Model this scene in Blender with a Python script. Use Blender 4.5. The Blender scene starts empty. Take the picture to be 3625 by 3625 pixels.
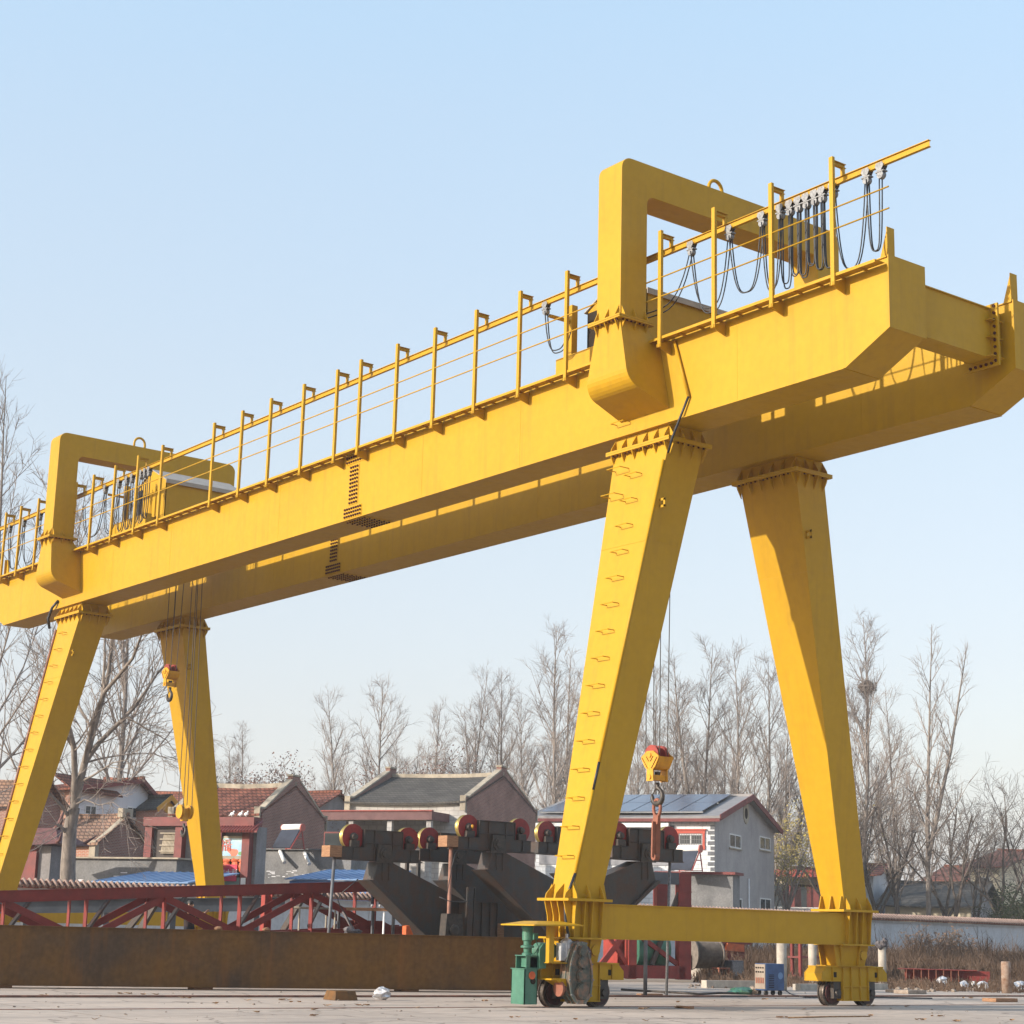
import bpy, math, random
from mathutils import Vector, Matrix
random.seed(7)
S = bpy.context.scene
COL = S.collection
PI = math.pi
R = math.radians

# ------------------------------------------------------------------ camera
F = 6327.87           # focal length in photo pixels (3625 wide)
CM = Matrix(((0.79432944, -0.15852409, -0.58643914), (-0.60696388, -0.16703949, -0.77697661), (0.02521101, 0.97312277, -0.22890278)))
EYE = Vector((0, 0, 1.6))
FWD = CM @ Vector((0, 0, -1))
cam = bpy.data.cameras.new('camera')
cam.sensor_width = 36.0
cam.lens = 36.0 * F / 3625.0
cam.clip_start = 0.5
cam.clip_end = 6000
camo = bpy.data.objects.new('camera', cam)
COL.objects.link(camo)
camo.matrix_world = Matrix.Translation(EYE) @ CM.to_4x4()
S.camera = camo

# survey helpers: sight lines of the photograph cut with real planes give metres
def ray(x, y):
    return CM @ Vector((x - 1812.5, -(y - 1812.5), -F))
def onX(x, y, X):
    r = ray(x, y); return EYE + r * (X / r.x)
def onY(x, y, Y):
    r = ray(x, y); return EYE + r * (Y / r.y)
def onG(x, y, z=0.0):
    r = ray(x, y); return EYE + r * ((z - 1.6) / r.z)
def at(x, y, d):
    r = ray(x, y); return EYE + r * (d / r.dot(FWD))
def proj(p):
    c = CM.transposed() @ (Vector(p) - EYE)
    return (1812.5 - c.x / c.z * F, 1812.5 + c.y / c.z * F)
def zat(p, y):
    lo, hi = -5.0, 60.0
    for _ in range(50):
        m = (lo + hi) / 2
        if proj((p[0], p[1], m))[1] > y: lo = m
        else: hi = m
    return lo
def along(p, d, px, z=3.0, lo=0.0, hi=80.0):
    a = proj((p[0], p[1], z))[0]
    s = 1 if proj((p[0] + d[0], p[1] + d[1], z))[0] > a else -1
    for _ in range(50):
        m = (lo + hi) / 2
        if (proj((p[0] + d[0] * m, p[1] + d[1] * m, z))[0] - px) * s < 0: lo = m
        else: hi = m
    return lo

# ------------------------------------------------------------------ materials
def mat(name, col, rough=0.6, col2=None, scale=2.0, detail=5.0, lo=0.35, hi=0.65, bump=0.0, bscale=None, metal=0.0,
        spec=0.5, fine=0.0, stretch=(1, 1, 1), coat=0.0):
    m = bpy.data.materials.new(name); m.use_nodes = True
    nt = m.node_tree; N = nt.nodes; L = nt.links
    b = N['Principled BSDF']
    b.inputs['Roughness'].default_value = rough
    b.inputs['Metallic'].default_value = metal
    b.inputs['Specular IOR Level'].default_value = spec if rough < .72 else .15
    b.inputs['Coat Weight'].default_value = coat
    geo = N.new('ShaderNodeNewGeometry')
    mp = N.new('ShaderNodeMapping'); mp.inputs['Scale'].default_value = stretch
    L.new(geo.outputs['Position'], mp.inputs['Vector'])
    c = (*col, 1)
    if col2 is None: col2 = tuple(x * 0.8 for x in col)
    n = N.new('ShaderNodeTexNoise'); n.inputs['Scale'].default_value = scale; n.inputs['Detail'].default_value = detail
    n.inputs['Roughness'].default_value = 0.6
    L.new(mp.outputs['Vector'], n.inputs['Vector'])
    r = N.new('ShaderNodeValToRGB')
    r.color_ramp.elements[0].position = lo; r.color_ramp.elements[1].position = hi
    r.color_ramp.elements[0].color = (*col2, 1); r.color_ramp.elements[1].color = c
    L.new(n.outputs['Fac'], r.inputs['Fac'])
    out = r.outputs['Color']
    if fine:
        n3 = N.new('ShaderNodeTexNoise'); n3.inputs['Scale'].default_value = scale * 14; n3.inputs['Detail'].default_value = 3
        L.new(mp.outputs['Vector'], n3.inputs['Vector'])
        mx = N.new('ShaderNodeMix'); mx.data_type = 'RGBA'; mx.blend_type = 'OVERLAY'
        mx.inputs['Factor'].default_value = fine
        L.new(out, mx.inputs['A']); L.new(n3.outputs['Fac'], mx.inputs['B']); out = mx.outputs['Result']
    L.new(out, b.inputs['Base Color'])
    if bump:
        n2 = N.new('ShaderNodeTexNoise'); n2.inputs['Scale'].default_value = bscale or scale * 4; n2.inputs['Detail'].default_value = 4
        L.new(mp.outputs['Vector'], n2.inputs['Vector'])
        bp = N.new('ShaderNodeBump'); bp.inputs['Strength'].default_value = bump; bp.inputs['Distance'].default_value = 0.05
        L.new(n2.outputs['Fac'], bp.inputs['Height']); L.new(bp.outputs['Normal'], b.inputs['Normal'])
    return m

def tile_mat(name, col, col2, joint, tw=0.28, th=0.33, mottle=None, bump=0.6):
    """roof tiles / bricks / wall tiles laid out in the object's own coordinates"""
    m = mat(name, col, 0.8, col2, scale=1.5)
    nt = m.node_tree; N = nt.nodes; L = nt.links; b = N['Principled BSDF']
    tc = N.new('ShaderNodeTexCoord')
    sep = N.new('ShaderNodeSeparateXYZ'); L.new(tc.outputs['Object'], sep.inputs['Vector'])
    add = N.new('ShaderNodeMath'); add.operation = 'ADD'
    L.new(sep.outputs['X'], add.inputs[0]); L.new(sep.outputs['Y'], add.inputs[1])
    cb = N.new('ShaderNodeCombineXYZ'); L.new(add.outputs[0], cb.inputs['X']); L.new(sep.outputs['Z'], cb.inputs['Y'])
    br = N.new('ShaderNodeTexBrick'); br.inputs['Scale'].default_value = 1.0
    br.inputs['Brick Width'].default_value = tw; br.inputs['Row Height'].default_value = th
    br.inputs['Mortar Size'].default_value = 0.016 if th < .2 else 0.03
    br.inputs['Color1'].default_value = (*col, 1); br.inputs['Color2'].default_value = (*col2, 1); br.inputs['Mortar'].default_value = (*joint, 1)
    L.new(cb.outputs['Vector'], br.inputs['Vector'])
    geo = N.new('ShaderNodeNewGeometry')
    n = N.new('ShaderNodeTexNoise'); n.inputs['Scale'].default_value = 0.7; n.inputs['Detail'].default_value = 6
    L.new(geo.outputs['Position'], n.inputs['Vector'])
    mx = N.new('ShaderNodeMix'); mx.data_type = 'RGBA'; mx.blend_type = 'OVERLAY'; mx.inputs['Factor'].default_value = 0.55
    L.new(br.outputs['Color'], mx.inputs['A']); L.new(n.outputs['Fac'], mx.inputs['B'])
    L.new(mx.outputs['Result'], b.inputs['Base Color'])
    bp = N.new('ShaderNodeBump'); bp.inputs['Strength'].default_value = bump; bp.inputs['Distance'].default_value = 0.04
    inv = N.new('ShaderNodeMath'); inv.operation = 'SUBTRACT'; inv.inputs[0].default_value = 1.0
    L.new(br.outputs['Fac'], inv.inputs[1]); L.new(inv.outputs[0], bp.inputs['Height']); L.new(bp.outputs['Normal'], b.inputs['Normal'])
    return m

M = {}
M['yellow'] = mat('yellow_paint', (0.455, 0.256, 0.009), 0.45, (0.42, 0.232, 0.008), scale=0.35, detail=7, lo=.3, hi=.7, bump=0.03, bscale=0.9, fine=.10, spec=.22)
M['yellow_box'] = mat('yellow_block_paint', (0.62, 0.30, 0.008), 0.45, (0.48, 0.22, 0.008), scale=6, bump=.05)
M['dark_steel'] = mat('dark_steel', (0.035, 0.032, 0.032), 0.5, (0.07, 0.055, 0.045), scale=8, metal=0.3)
M['wheel_steel'] = mat('wheel_steel', (0.16, 0.13, 0.11), 0.45, (0.06, 0.05, 0.045), scale=10, metal=0.7)
M['tread'] = mat('machined_tread', (0.50, 0.38, 0.13), 0.35, (0.42, 0.32, 0.11), scale=1.5, metal=0.7)
M['wheel_red'] = mat('wheel_red', (0.27, 0.018, 0.018), 0.5, (0.18, 0.013, 0.014), scale=9)
M['wheel_dark_red'] = mat('old_wheel_red', (0.075, 0.012, 0.014), 0.6, (0.03, 0.012, 0.012), scale=9)
M['black'] = mat('black_rubber', (0.018, 0.020, 0.026), 0.5, (0.012, 0.012, 0.016))
M['galv'] = mat('galvanised', (0.25, 0.25, 0.255), 0.5, (0.13, 0.13, 0.135), scale=18, metal=0.3)
M['rope'] = mat('wire_rope', (0.05, 0.04, 0.035), 0.6, (0.03, 0.025, 0.02), scale=30)
M['bolt'] = mat('splice_bolt', (0.085, 0.024, 0.013), 0.75, (0.05, 0.015, 0.01), scale=20)
M['shade_black'] = mat('opening_shade_black', (0.03, 0.022, 0.015), 0.9, (0.02, 0.015, 0.012))  # near-black: paints the shade inside openings, also colours stripes and knobs
M['shed_roof'] = mat('shed_roof', (0.36, 0.31, 0.26), 0.6, (0.30, 0.26, 0.22), scale=3)
M['red'] = mat('red_oxide', (0.20, 0.022, 0.017), 0.6, (0.14, 0.016, 0.014), scale=2.5, bump=.05, fine=.2)
M['bright_red'] = mat('bright_red_primer', (0.30, 0.034, 0.022), 0.6, (0.20, 0.024, 0.017), scale=2.5)
M['orange'] = mat('orange_primer', (0.60, 0.12, 0.03), 0.6, (0.45, 0.08, 0.02), scale=5)
M['primer'] = mat('dark_grey_primer', (0.040, 0.037, 0.036), 0.55, (0.052, 0.030, 0.022), scale=2.6, detail=9, lo=.42, hi=.55, fine=.4)
M['steel_blue'] = mat('blue_grey_steel', (0.075, 0.085, 0.10), 0.5, (0.045, 0.05, 0.06), scale=2)
M['green'] = mat('green_paint', (0.055, 0.175, 0.12), 0.45, (0.035, 0.125, 0.085), scale=3, fine=.2)
M['brake'] = mat('cast_aluminium', (0.62, 0.63, 0.66), 0.4, (0.4, 0.41, 0.44), scale=8, metal=.5)
M['blue'] = mat('blue_machine', (0.03, 0.085, 0.22), 0.4, (0.02, 0.055, 0.15), scale=5)
M['blue_roof'] = mat('blue_sheet', (0.16, 0.27, 0.46), 0.45, (0.10, 0.20, 0.38), scale=.8, stretch=(1, 1, 3))
M['blue_wall'] = mat('blue_sheet_wall', (0.06, 0.17, 0.42), 0.5, (0.04, 0.12, 0.33), scale=.8)
M['white'] = mat('white_paint', (0.78, 0.77, 0.75), 0.5, (0.66, 0.64, 0.62), scale=2)
M['cream'] = mat('cream_render', (0.72, 0.62, 0.45), 0.8, (0.58, 0.49, 0.36), scale=1.2)
M['grey_render'] = mat('grey_render', (0.265, 0.25, 0.25), 0.9, (0.20, 0.188, 0.188), scale=.7, detail=8, fine=.25)
M['house_render'] = mat('pale_render', (0.70, 0.69, 0.71), 0.9, (0.60, 0.59, 0.61), scale=.5, detail=6)
M['concrete'] = mat('old_concrete', (0.21, 0.205, 0.205), 0.9, (0.115, 0.115, 0.118), scale=.8, detail=9, lo=.3, hi=.62, fine=.35)
M['wall_white'] = mat('yard_wall_wash', (0.56, 0.57, 0.60), 0.9, (0.44, 0.445, 0.46), scale=.6, detail=8, fine=.2)
M['post'] = mat('cast_post', (0.46, 0.41, 0.35), 0.9, (0.33, 0.29, 0.25), scale=4, fine=.3)
M['rust_pipe'] = mat('rusty_pipe', (0.34, 0.26, 0.21), 0.9, (0.20, 0.11, 0.07), scale=5, fine=.4)
M['timber'] = mat('timber_block', (0.36, 0.20, 0.115), 0.85, (0.22, 0.12, 0.07), scale=6, stretch=(1, 1, 8))
M['pole_rust'] = mat('rusty_pole', (0.33, 0.15, 0.10), 0.7, (0.17, 0.09, 0.07), scale=4)
M['pole_grey'] = mat('grey_pole', (0.13, 0.135, 0.15), 0.6, (0.08, 0.08, 0.09), scale=4)
M['coping'] = mat('coping_cement', (0.42, 0.36, 0.28), 0.9, (0.28, 0.24, 0.19), scale=2, fine=.3)
M['trim_red'] = mat('red_trim', (0.18, 0.029, 0.026), 0.6, (0.12, 0.022, 0.02), scale=2)
M['window_red'] = mat('red_window_trim', (0.50, 0.075, 0.04), 0.6, (0.40, 0.06, 0.035), scale=2)
M['glass'] = mat('window_glass', (0.05, 0.06, 0.065), 0.12, (0.035, 0.04, 0.045), scale=1, spec=.8)
M['solar'] = mat('solar_glass', (0.07, 0.09, 0.14), 0.18, (0.05, 0.06, 0.10), scale=.6, spec=.7)
M['collector'] = mat('collector_tubes', (0.07, 0.08, 0.11), 0.75, (0.05, 0.055, 0.075), scale=1)
M['tank'] = mat('tank_white', (0.78, 0.76, 0.74), 0.35, (0.7, 0.66, 0.62), scale=2)
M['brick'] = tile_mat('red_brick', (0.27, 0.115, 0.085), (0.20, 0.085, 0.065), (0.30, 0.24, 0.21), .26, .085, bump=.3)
M['brick_lit'] = tile_mat('sunlit_brick', (0.42, 0.16, 0.10), (0.36, 0.13, 0.085), (0.42, 0.34, 0.28), .26, .085, bump=.3)  # brighter copy of the red brick, sunlight put into the colour
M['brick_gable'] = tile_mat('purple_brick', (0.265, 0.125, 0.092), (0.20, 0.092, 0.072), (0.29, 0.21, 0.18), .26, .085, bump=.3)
M['tile_red'] = tile_mat('red_roof_tiles', (0.27, 0.105, 0.07), (0.20, 0.075, 0.052), (0.09, 0.04, 0.03), .3, .22, bump=1)
M['tile_brown'] = tile_mat('brown_roof_tiles', (0.30, 0.19, 0.135), (0.22, 0.13, 0.095), (0.11, 0.07, 0.055), .3, .2, bump=1)
M['tile_dark'] = tile_mat('dark_roof_tiles', (0.105, 0.095, 0.085), (0.075, 0.068, 0.062), (0.05, 0.045, 0.04), .24, .16, bump=.8)
M['shaded_tile'] = tile_mat('shaded_white_tiles', (0.40, 0.38, 0.36), (0.36, 0.34, 0.325), (0.3, 0.28, 0.27), .6, .3, bump=.2)  # duller copy of the white wall tiles, veranda shadow put into the colour
M['gable_render'] = mat('gable_render', (0.40, 0.37, 0.36), 0.9, (0.33, 0.305, 0.30), scale=.7, detail=8, fine=.25)
M['grey_roof'] = mat('grey_roof', (0.25, 0.23, 0.225), 0.6, (0.20, 0.185, 0.18), scale=1.2)
M['white_tile'] = tile_mat('white_wall_tiles', (0.72, 0.72, 0.72), (0.66, 0.66, 0.67), (0.5, 0.5, 0.5), .6, .3, bump=.2)
M['bark'] = mat('bark', (0.27, 0.23, 0.20), 0.95, (0.16, 0.135, 0.12), scale=3, stretch=(2, 2, .6), fine=.4)
M['bark_dark'] = mat('dark_bark', (0.13, 0.105, 0.09), 0.95, (0.07, 0.058, 0.05), scale=3, stretch=(2, 2, .6))
M['twig'] = mat('twigs', (0.31, 0.262, 0.232), 0.95, (0.23, 0.19, 0.168), scale=.5)
M['twig_dark'] = mat('dark_twigs', (0.20, 0.165, 0.145), 0.95, (0.135, 0.11, 0.098), scale=.5)
M['dry_leaf'] = mat('dry_leaf', (0.40, 0.24, 0.12), 0.9, (0.26, 0.14, 0.07), scale=9)
M['yellow_leaf'] = mat('yellowing_leaf', (0.42, 0.33, 0.09), 0.9, (0.28, 0.24, 0.09), scale=.6)
M['weed'] = mat('dry_weeds', (0.185, 0.122, 0.085), 0.95, (0.10, 0.066, 0.048), scale=.5, detail=6)
M['green_leaf'] = mat('evergreen_leaf', (0.05, 0.065, 0.035), 0.9, (0.03, 0.04, 0.02), scale=2)
M['foil'] = mat('silver_bag', (0.72, 0.71, 0.72), 0.3, (0.45, 0.44, 0.46), scale=14, metal=.3)
M['rubble'] = mat('rubble', (0.34, 0.28, 0.23), 0.95, (0.20, 0.15, 0.12), scale=5)
M['skin'] = mat('skin', (0.42, 0.25, 0.17), 0.6, (0.36, 0.2, 0.14), scale=10)
M['hair'] = mat('black_hair', (0.015, 0.013, 0.012), 0.6)
M['jacket'] = mat('dark_jacket', (0.028, 0.026, 0.026), 0.9, (0.05, 0.03, 0.03), scale=6)
M['jeans'] = mat('dark_blue_trousers', (0.02, 0.024, 0.036), 0.9, (0.014, 0.016, 0.025), scale=6)
M['shoe'] = mat('grey_shoes', (0.45, 0.43, 0.42), 0.7)
M['cloth'] = mat('grey_cloth', (0.17, 0.15, 0.15), 0.9, (0.07, 0.065, 0.075), scale=7)
M['gear_green'] = mat('worn_green_casing', (0.062, 0.068, 0.054), 0.6, (0.16, 0.095, 0.06), scale=6, detail=10, lo=.40, hi=.56, fine=.5, bump=.4, bscale=20)
M['gear_rim'] = mat('rusty_casing_rim', (0.10, 0.115, 0.095), 0.55, (0.30, 0.16, 0.10), scale=4, detail=8, lo=.42, hi=.52, fine=.3)
M['coupling'] = mat('rusty_coupling', (0.25, 0.085, 0.05), .7, (0.2, 0.07, 0.04), scale=6)
M['pigeon'] = mat('white_feather', (0.75, 0.75, 0.75), .8)
M['cabinet'] = mat('beige_panel', (0.30, 0.245, 0.20), .5, (0.24, 0.19, 0.155), scale=4)

def rust_mat():
    m = mat('rusted_plate', (0.155, 0.078, 0.024), 0.75, (0.082, 0.053, 0.034), scale=.55, detail=9, lo=.35, hi=.62, bump=.05, fine=.35)
    nt = m.node_tree; N = nt.nodes; L = nt.links; b = N['Principled BSDF']
    src = b.inputs['Base Color'].links[0].from_socket
    geo = N.new('ShaderNodeNewGeometry')
    mp = N.new('ShaderNodeMapping'); mp.inputs['Scale'].default_value = (1.6, 1.6, .12)
    L.new(geo.outputs['Position'], mp.inputs['Vector'])
    n = N.new('ShaderNodeTexNoise'); n.inputs['Scale'].default_value = 1.3; n.inputs['Detail'].default_value = 8
    L.new(mp.outputs['Vector'], n.inputs['Vector'])
    r = N.new('ShaderNodeValToRGB'); r.color_ramp.elements[0].position = .56; r.color_ramp.elements[1].position = .74
    L.new(n.outputs['Fac'], r.inputs['Fac'])
    mx = N.new('ShaderNodeMix'); mx.data_type = 'RGBA'
    L.new(r.outputs['Color'], mx.inputs['Factor']); L.new(src, mx.inputs['A']); mx.inputs['B'].default_value = (0.20, 0.085, 0.025, 1)
    L.new(mx.outputs['Result'], b.inputs['Base Color'])
    return m
M['rust'] = rust_mat()
M['winding'] = mat('rope_winding', (0.20, 0.17, 0.15), .8, (0.13, 0.11, 0.095), scale=6)
def grime(m, amount, colr):
    nt = m.node_tree; N = nt.nodes; L = nt.links; b = N['Principled BSDF']; src = b.inputs['Base Color'].links[0].from_socket
    geo = N.new('ShaderNodeNewGeometry'); mp = N.new('ShaderNodeMapping'); mp.inputs['Scale'].default_value = (3.2, 3.2, .22); L.new(geo.outputs['Position'], mp.inputs['Vector'])
    n = N.new('ShaderNodeTexNoise'); n.inputs['Scale'].default_value = 1.1; n.inputs['Detail'].default_value = 9; n.inputs['Roughness'].default_value = .65; L.new(mp.outputs['Vector'], n.inputs['Vector'])
    r = N.new('ShaderNodeMapRange'); r.inputs['From Min'].default_value = .52; r.inputs['From Max'].default_value = .80; r.inputs['To Max'].default_value = amount; L.new(n.outputs['Fac'], r.inputs['Value'])
    mx = N.new('ShaderNodeMix'); mx.data_type = 'RGBA'; L.new(r.outputs['Result'], mx.inputs['Factor']); L.new(src, mx.inputs['A']); mx.inputs['B'].default_value = (*colr, 1)
    n2 = N.new('ShaderNodeTexNoise'); n2.inputs['Scale'].default_value = 2.3; n2.inputs['Detail'].default_value = 12; n2.inputs['Roughness'].default_value = .75; L.new(geo.outputs['Position'], n2.inputs['Vector'])
    r2 = N.new('ShaderNodeMapRange'); r2.inputs['From Min'].default_value = .66; r2.inputs['From Max'].default_value = .74; r2.inputs['To Max'].default_value = amount * .9; L.new(n2.outputs['Fac'], r2.inputs['Value'])
    mx2 = N.new('ShaderNodeMix'); mx2.data_type = 'RGBA'; L.new(r2.outputs['Result'], mx2.inputs['Factor']); L.new(mx.outputs['Result'], mx2.inputs['A']); mx2.inputs['B'].default_value = (colr[0] * .7, colr[1] * .7, colr[2] * .7, 1)
    L.new(mx2.outputs['Result'], b.inputs['Base Color'])
    rr = N.new('ShaderNodeMapRange'); rr.inputs['To Min'].default_value = b.inputs['Roughness'].default_value - .12; rr.inputs['To Max'].default_value = b.inputs['Roughness'].default_value + .2; L.new(n2.outputs['Fac'], rr.inputs['Value']); L.new(rr.outputs['Result'], b.inputs['Roughness'])
grime(M['yellow'], .38, (.24, .125, .02)); grime(M['red'], .5, (.10, .03, .02)); grime(M['primer'], .6, (.10, .05, .03)); grime(M['green'], .5, (.10, .10, .07)); grime(M['gable_render'], .5, (.2, .18, .17)); grime(M['rust'], .5, (.05, .03, .02)); grime(M['grey_render'], .5, (.12, .115, .11)); grime(M['house_render'], .5, (.45, .44, .43)); grime(M['wall_white'], .6, (.30, .28, .26)); grime(M['white_tile'], .35, (.40, .38, .36)); grime(M['trim_red'], .5, (.09, .03, .025)); grime(M['yellow_box'], .6, (.20, .10, .02))

# ------------------------------------------------------------------ mesh builder
WM = {}
class MB:
    def __init__(s): s.v = []; s.f = []; s.sm = []; s.mi = []; s.cur = 0
    def add(s, vs, fs, smooth=False):
        o = len(s.v); s.v += [Vector(p) for p in vs]
        for f in fs:
            s.f.append([i + o for i in f]); s.sm.append(smooth); s.mi.append(s.cur)
        return s
    def hexa(s, b, t):
        return s.add(list(b) + list(t), [(3, 2, 1, 0), (4, 5, 6, 7), (0, 1, 5, 4), (1, 2, 6, 5), (2, 3, 7, 6), (3, 0, 4, 7)])
    def box(s, x0, x1, y0, y1, z0, z1):
        return s.hexa([(x0, y0, z0), (x1, y0, z0), (x1, y1, z0), (x0, y1, z0)], [(x0, y0, z1), (x1, y0, z1), (x1, y1, z1), (x0, y1, z1)])
    def bar(s, a, b, w, h, up=(0, 0, 1)):
        a = Vector(a); b = Vector(b); d = (b - a).normalized(); up = Vector(up)
        if abs(d.dot(up)) > .99: up = Vector((1, 0, 0))
        x = d.cross(up).normalized() * (w / 2); y = x.cross(d).normalized() * (h / 2)
        q = lambda p: [p - x - y, p - x + y, p + x + y, p + x - y]
        return s.hexa(q(a), q(b))
    def prism(s, poly, vec):
        vec = Vector(vec); n = len(poly); p = [Vector(q) for q in poly]
        nrm = Vector((0, 0, 0))
        for i in range(n): nrm += p[i].cross(p[(i + 1) % n])
        if nrm.dot(vec) > 0: p.reverse()
        return s.add(p + [q + vec for q in p], [tuple(range(n)), tuple(range(2 * n - 1, n - 1, -1))] + [((i + 1) % n, i, n + i, n + (i + 1) % n) for i in range(n)])
    def tube(s, pts, r, n=8, cap=True, smooth=True):
        pts = [Vector(p) for p in pts]; k = len(pts)
        rs = r if isinstance(r, (list, tuple)) else [r] * k
        vs = []; ref = None
        for i, p in enumerate(pts):
            d = (pts[min(i + 1, k - 1)] - pts[max(i - 1, 0)])
            if d.length < 1e-9: d = Vector((0, 0, 1))
            d.normalize()
            if ref is None:
                ref = d.orthogonal().normalized()
            x = (ref - d * ref.dot(d))
            x = x.normalized() if x.length > 1e-6 else d.orthogonal().normalized()
            ref = x; y = d.cross(x)
            for j in range(n):
                a = 2 * PI * j / n; vs.append(p + (x * math.cos(a) + y * math.sin(a)) * rs[i])
        fs = []
        for i in range(k - 1):
            for j in range(n):
                j2 = (j + 1) % n; fs.append((i * n + j, i * n + j2, (i + 1) * n + j2, (i + 1) * n + j))
        s.add(vs, fs, smooth)
        if cap and n > 2:
            o = len(s.v) - len(vs)
            s.f.append([o + j for j in range(n - 1, -1, -1)]); s.sm.append(False); s.mi.append(s.cur)
            s.f.append([o + (k - 1) * n + j for j in range(n)]); s.sm.append(False); s.mi.append(s.cur)
        return s
    def lathe(s, c, axis, prof, n=24, smooth=False):
        c = Vector(c); a = Vector(axis).normalized(); x = a.orthogonal().normalized(); y = a.cross(x); k = len(prof)
        vs = [c + a * h + (x * math.cos(2 * PI * j / n) + y * math.sin(2 * PI * j / n)) * r for (h, r) in prof for j in range(n)]
        fs = [(i * n + j, i * n + (j + 1) % n, (i + 1) * n + (j + 1) % n, (i + 1) * n + j) for i in range(k - 1) for j in range(n)]
        s.add(vs, fs, smooth); o = len(s.v) - len(vs)
        for idx in (list(range(n - 1, -1, -1)), [(k - 1) * n + j for j in range(n)]):
            s.f.append([o + i for i in idx]); s.sm.append(False); s.mi.append(s.cur)
        return s
    def blob(s, c, r, seed=0, n=8, m=6, rough=.25):
        rr = random.Random(seed); c = Vector(c)
        vs = []; r = r if isinstance(r, (tuple, list)) else (r, r, r)
        for i in range(m + 1):
            t = PI * i / m
            for j in range(n):
                a = 2 * PI * j / n; k = 1 + rr.uniform(-rough, rough)
                vs.append(c + Vector((r[0] * math.sin(t) * math.cos(a) * k, r[1] * math.sin(t) * math.sin(a) * k, r[2] * math.cos(t) * (1 + rr.uniform(-rough, rough) * .3))))
        fs = [(i * n + j, (i + 1) * n + j, (i + 1) * n + (j + 1) % n, i * n + (j + 1) % n) for i in range(m) for j in range(n)]
        return s.add(vs, fs)
    def build(s, name, m, parent=None, world=True, loc=None, bevel=0):
        me = bpy.data.meshes.new(name)
        vs = s.v
        if parent is not None:
            if world: inv = WM[parent.name].inverted(); vs = [inv @ p for p in vs]
        elif loc is None:
            if vs:
                zx = [p.x for p in vs]; zy = [p.y for p in vs]; zz = [p.z for p in vs]
                loc = Vector(((min(zx) + max(zx)) / 2, (min(zy) + max(zy)) / 2, min(zz))); vs = [p - loc for p in vs]
        me.from_pydata([tuple(p) for p in vs], [], s.f)
        me.polygons.foreach_set('use_smooth', s.sm)
        ms = m if isinstance(m, (list, tuple)) else [m]
        for q in ms: me.materials.append(M[q] if isinstance(q, str) else q)
        if len(ms) > 1: me.polygons.foreach_set('material_index', s.mi)
        me.update()
        o = bpy.data.objects.new(name, me); COL.objects.link(o)
        if parent is not None:
            o.parent = parent; WM[o.name] = WM[parent.name]
        else:
            o.location = loc; WM[o.name] = Matrix.Translation(Vector(loc))
        if bevel:
            b = o.modifiers.new('bevel', 'BEVEL'); b.width = bevel; b.segments = 2; b.limit_method = 'ANGLE'
        return o

def tag(o, label=None, cat=None, group=None, kind=None):
    if label: o['label'] = label
    if cat: o['category'] = cat
    if group: o['group'] = group
    if kind: o['kind'] = kind
    return o
def empty(name, loc, label=None, cat=None, group=None, rz=0.0):
    o = bpy.data.objects.new(name, None); COL.objects.link(o); o.location = loc; o.rotation_euler = (0, 0, rz)
    o.empty_display_size = .2
    WM[o.name] = Matrix.Translation(Vector(loc)) @ Matrix.Rotation(rz, 4, 'Z')
    return tag(o, label, cat, group)
KIDS = {}
def copy_tree(o, parent=None):
    c = o.copy(); COL.objects.link(c)
    if parent is not None: c.parent = parent
    for ch in list(o.children): copy_tree(ch, c)
    return c
# ------------------------------------------------------------------ the gantry crane
XC = 31.17
YN, YF = 32.5, 66.95          # the two rails
DY = YF - YN
mir = lambda x: 2 * XC - x
crane = empty('gantry_crane', (XC, YN, 0), 'huge yellow double girder gantry crane on four splayed legs, spanning the yard', 'gantry crane')
PATH = lambda pts: pts

def arc(cx, cz, r, a0, a1, n=6):
    return [(cx + r * math.cos(R(a0 + (a1 - a0) * i / n)), cz + r * math.sin(R(a0 + (a1 - a0) * i / n))) for i in range(n + 1)]

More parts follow.
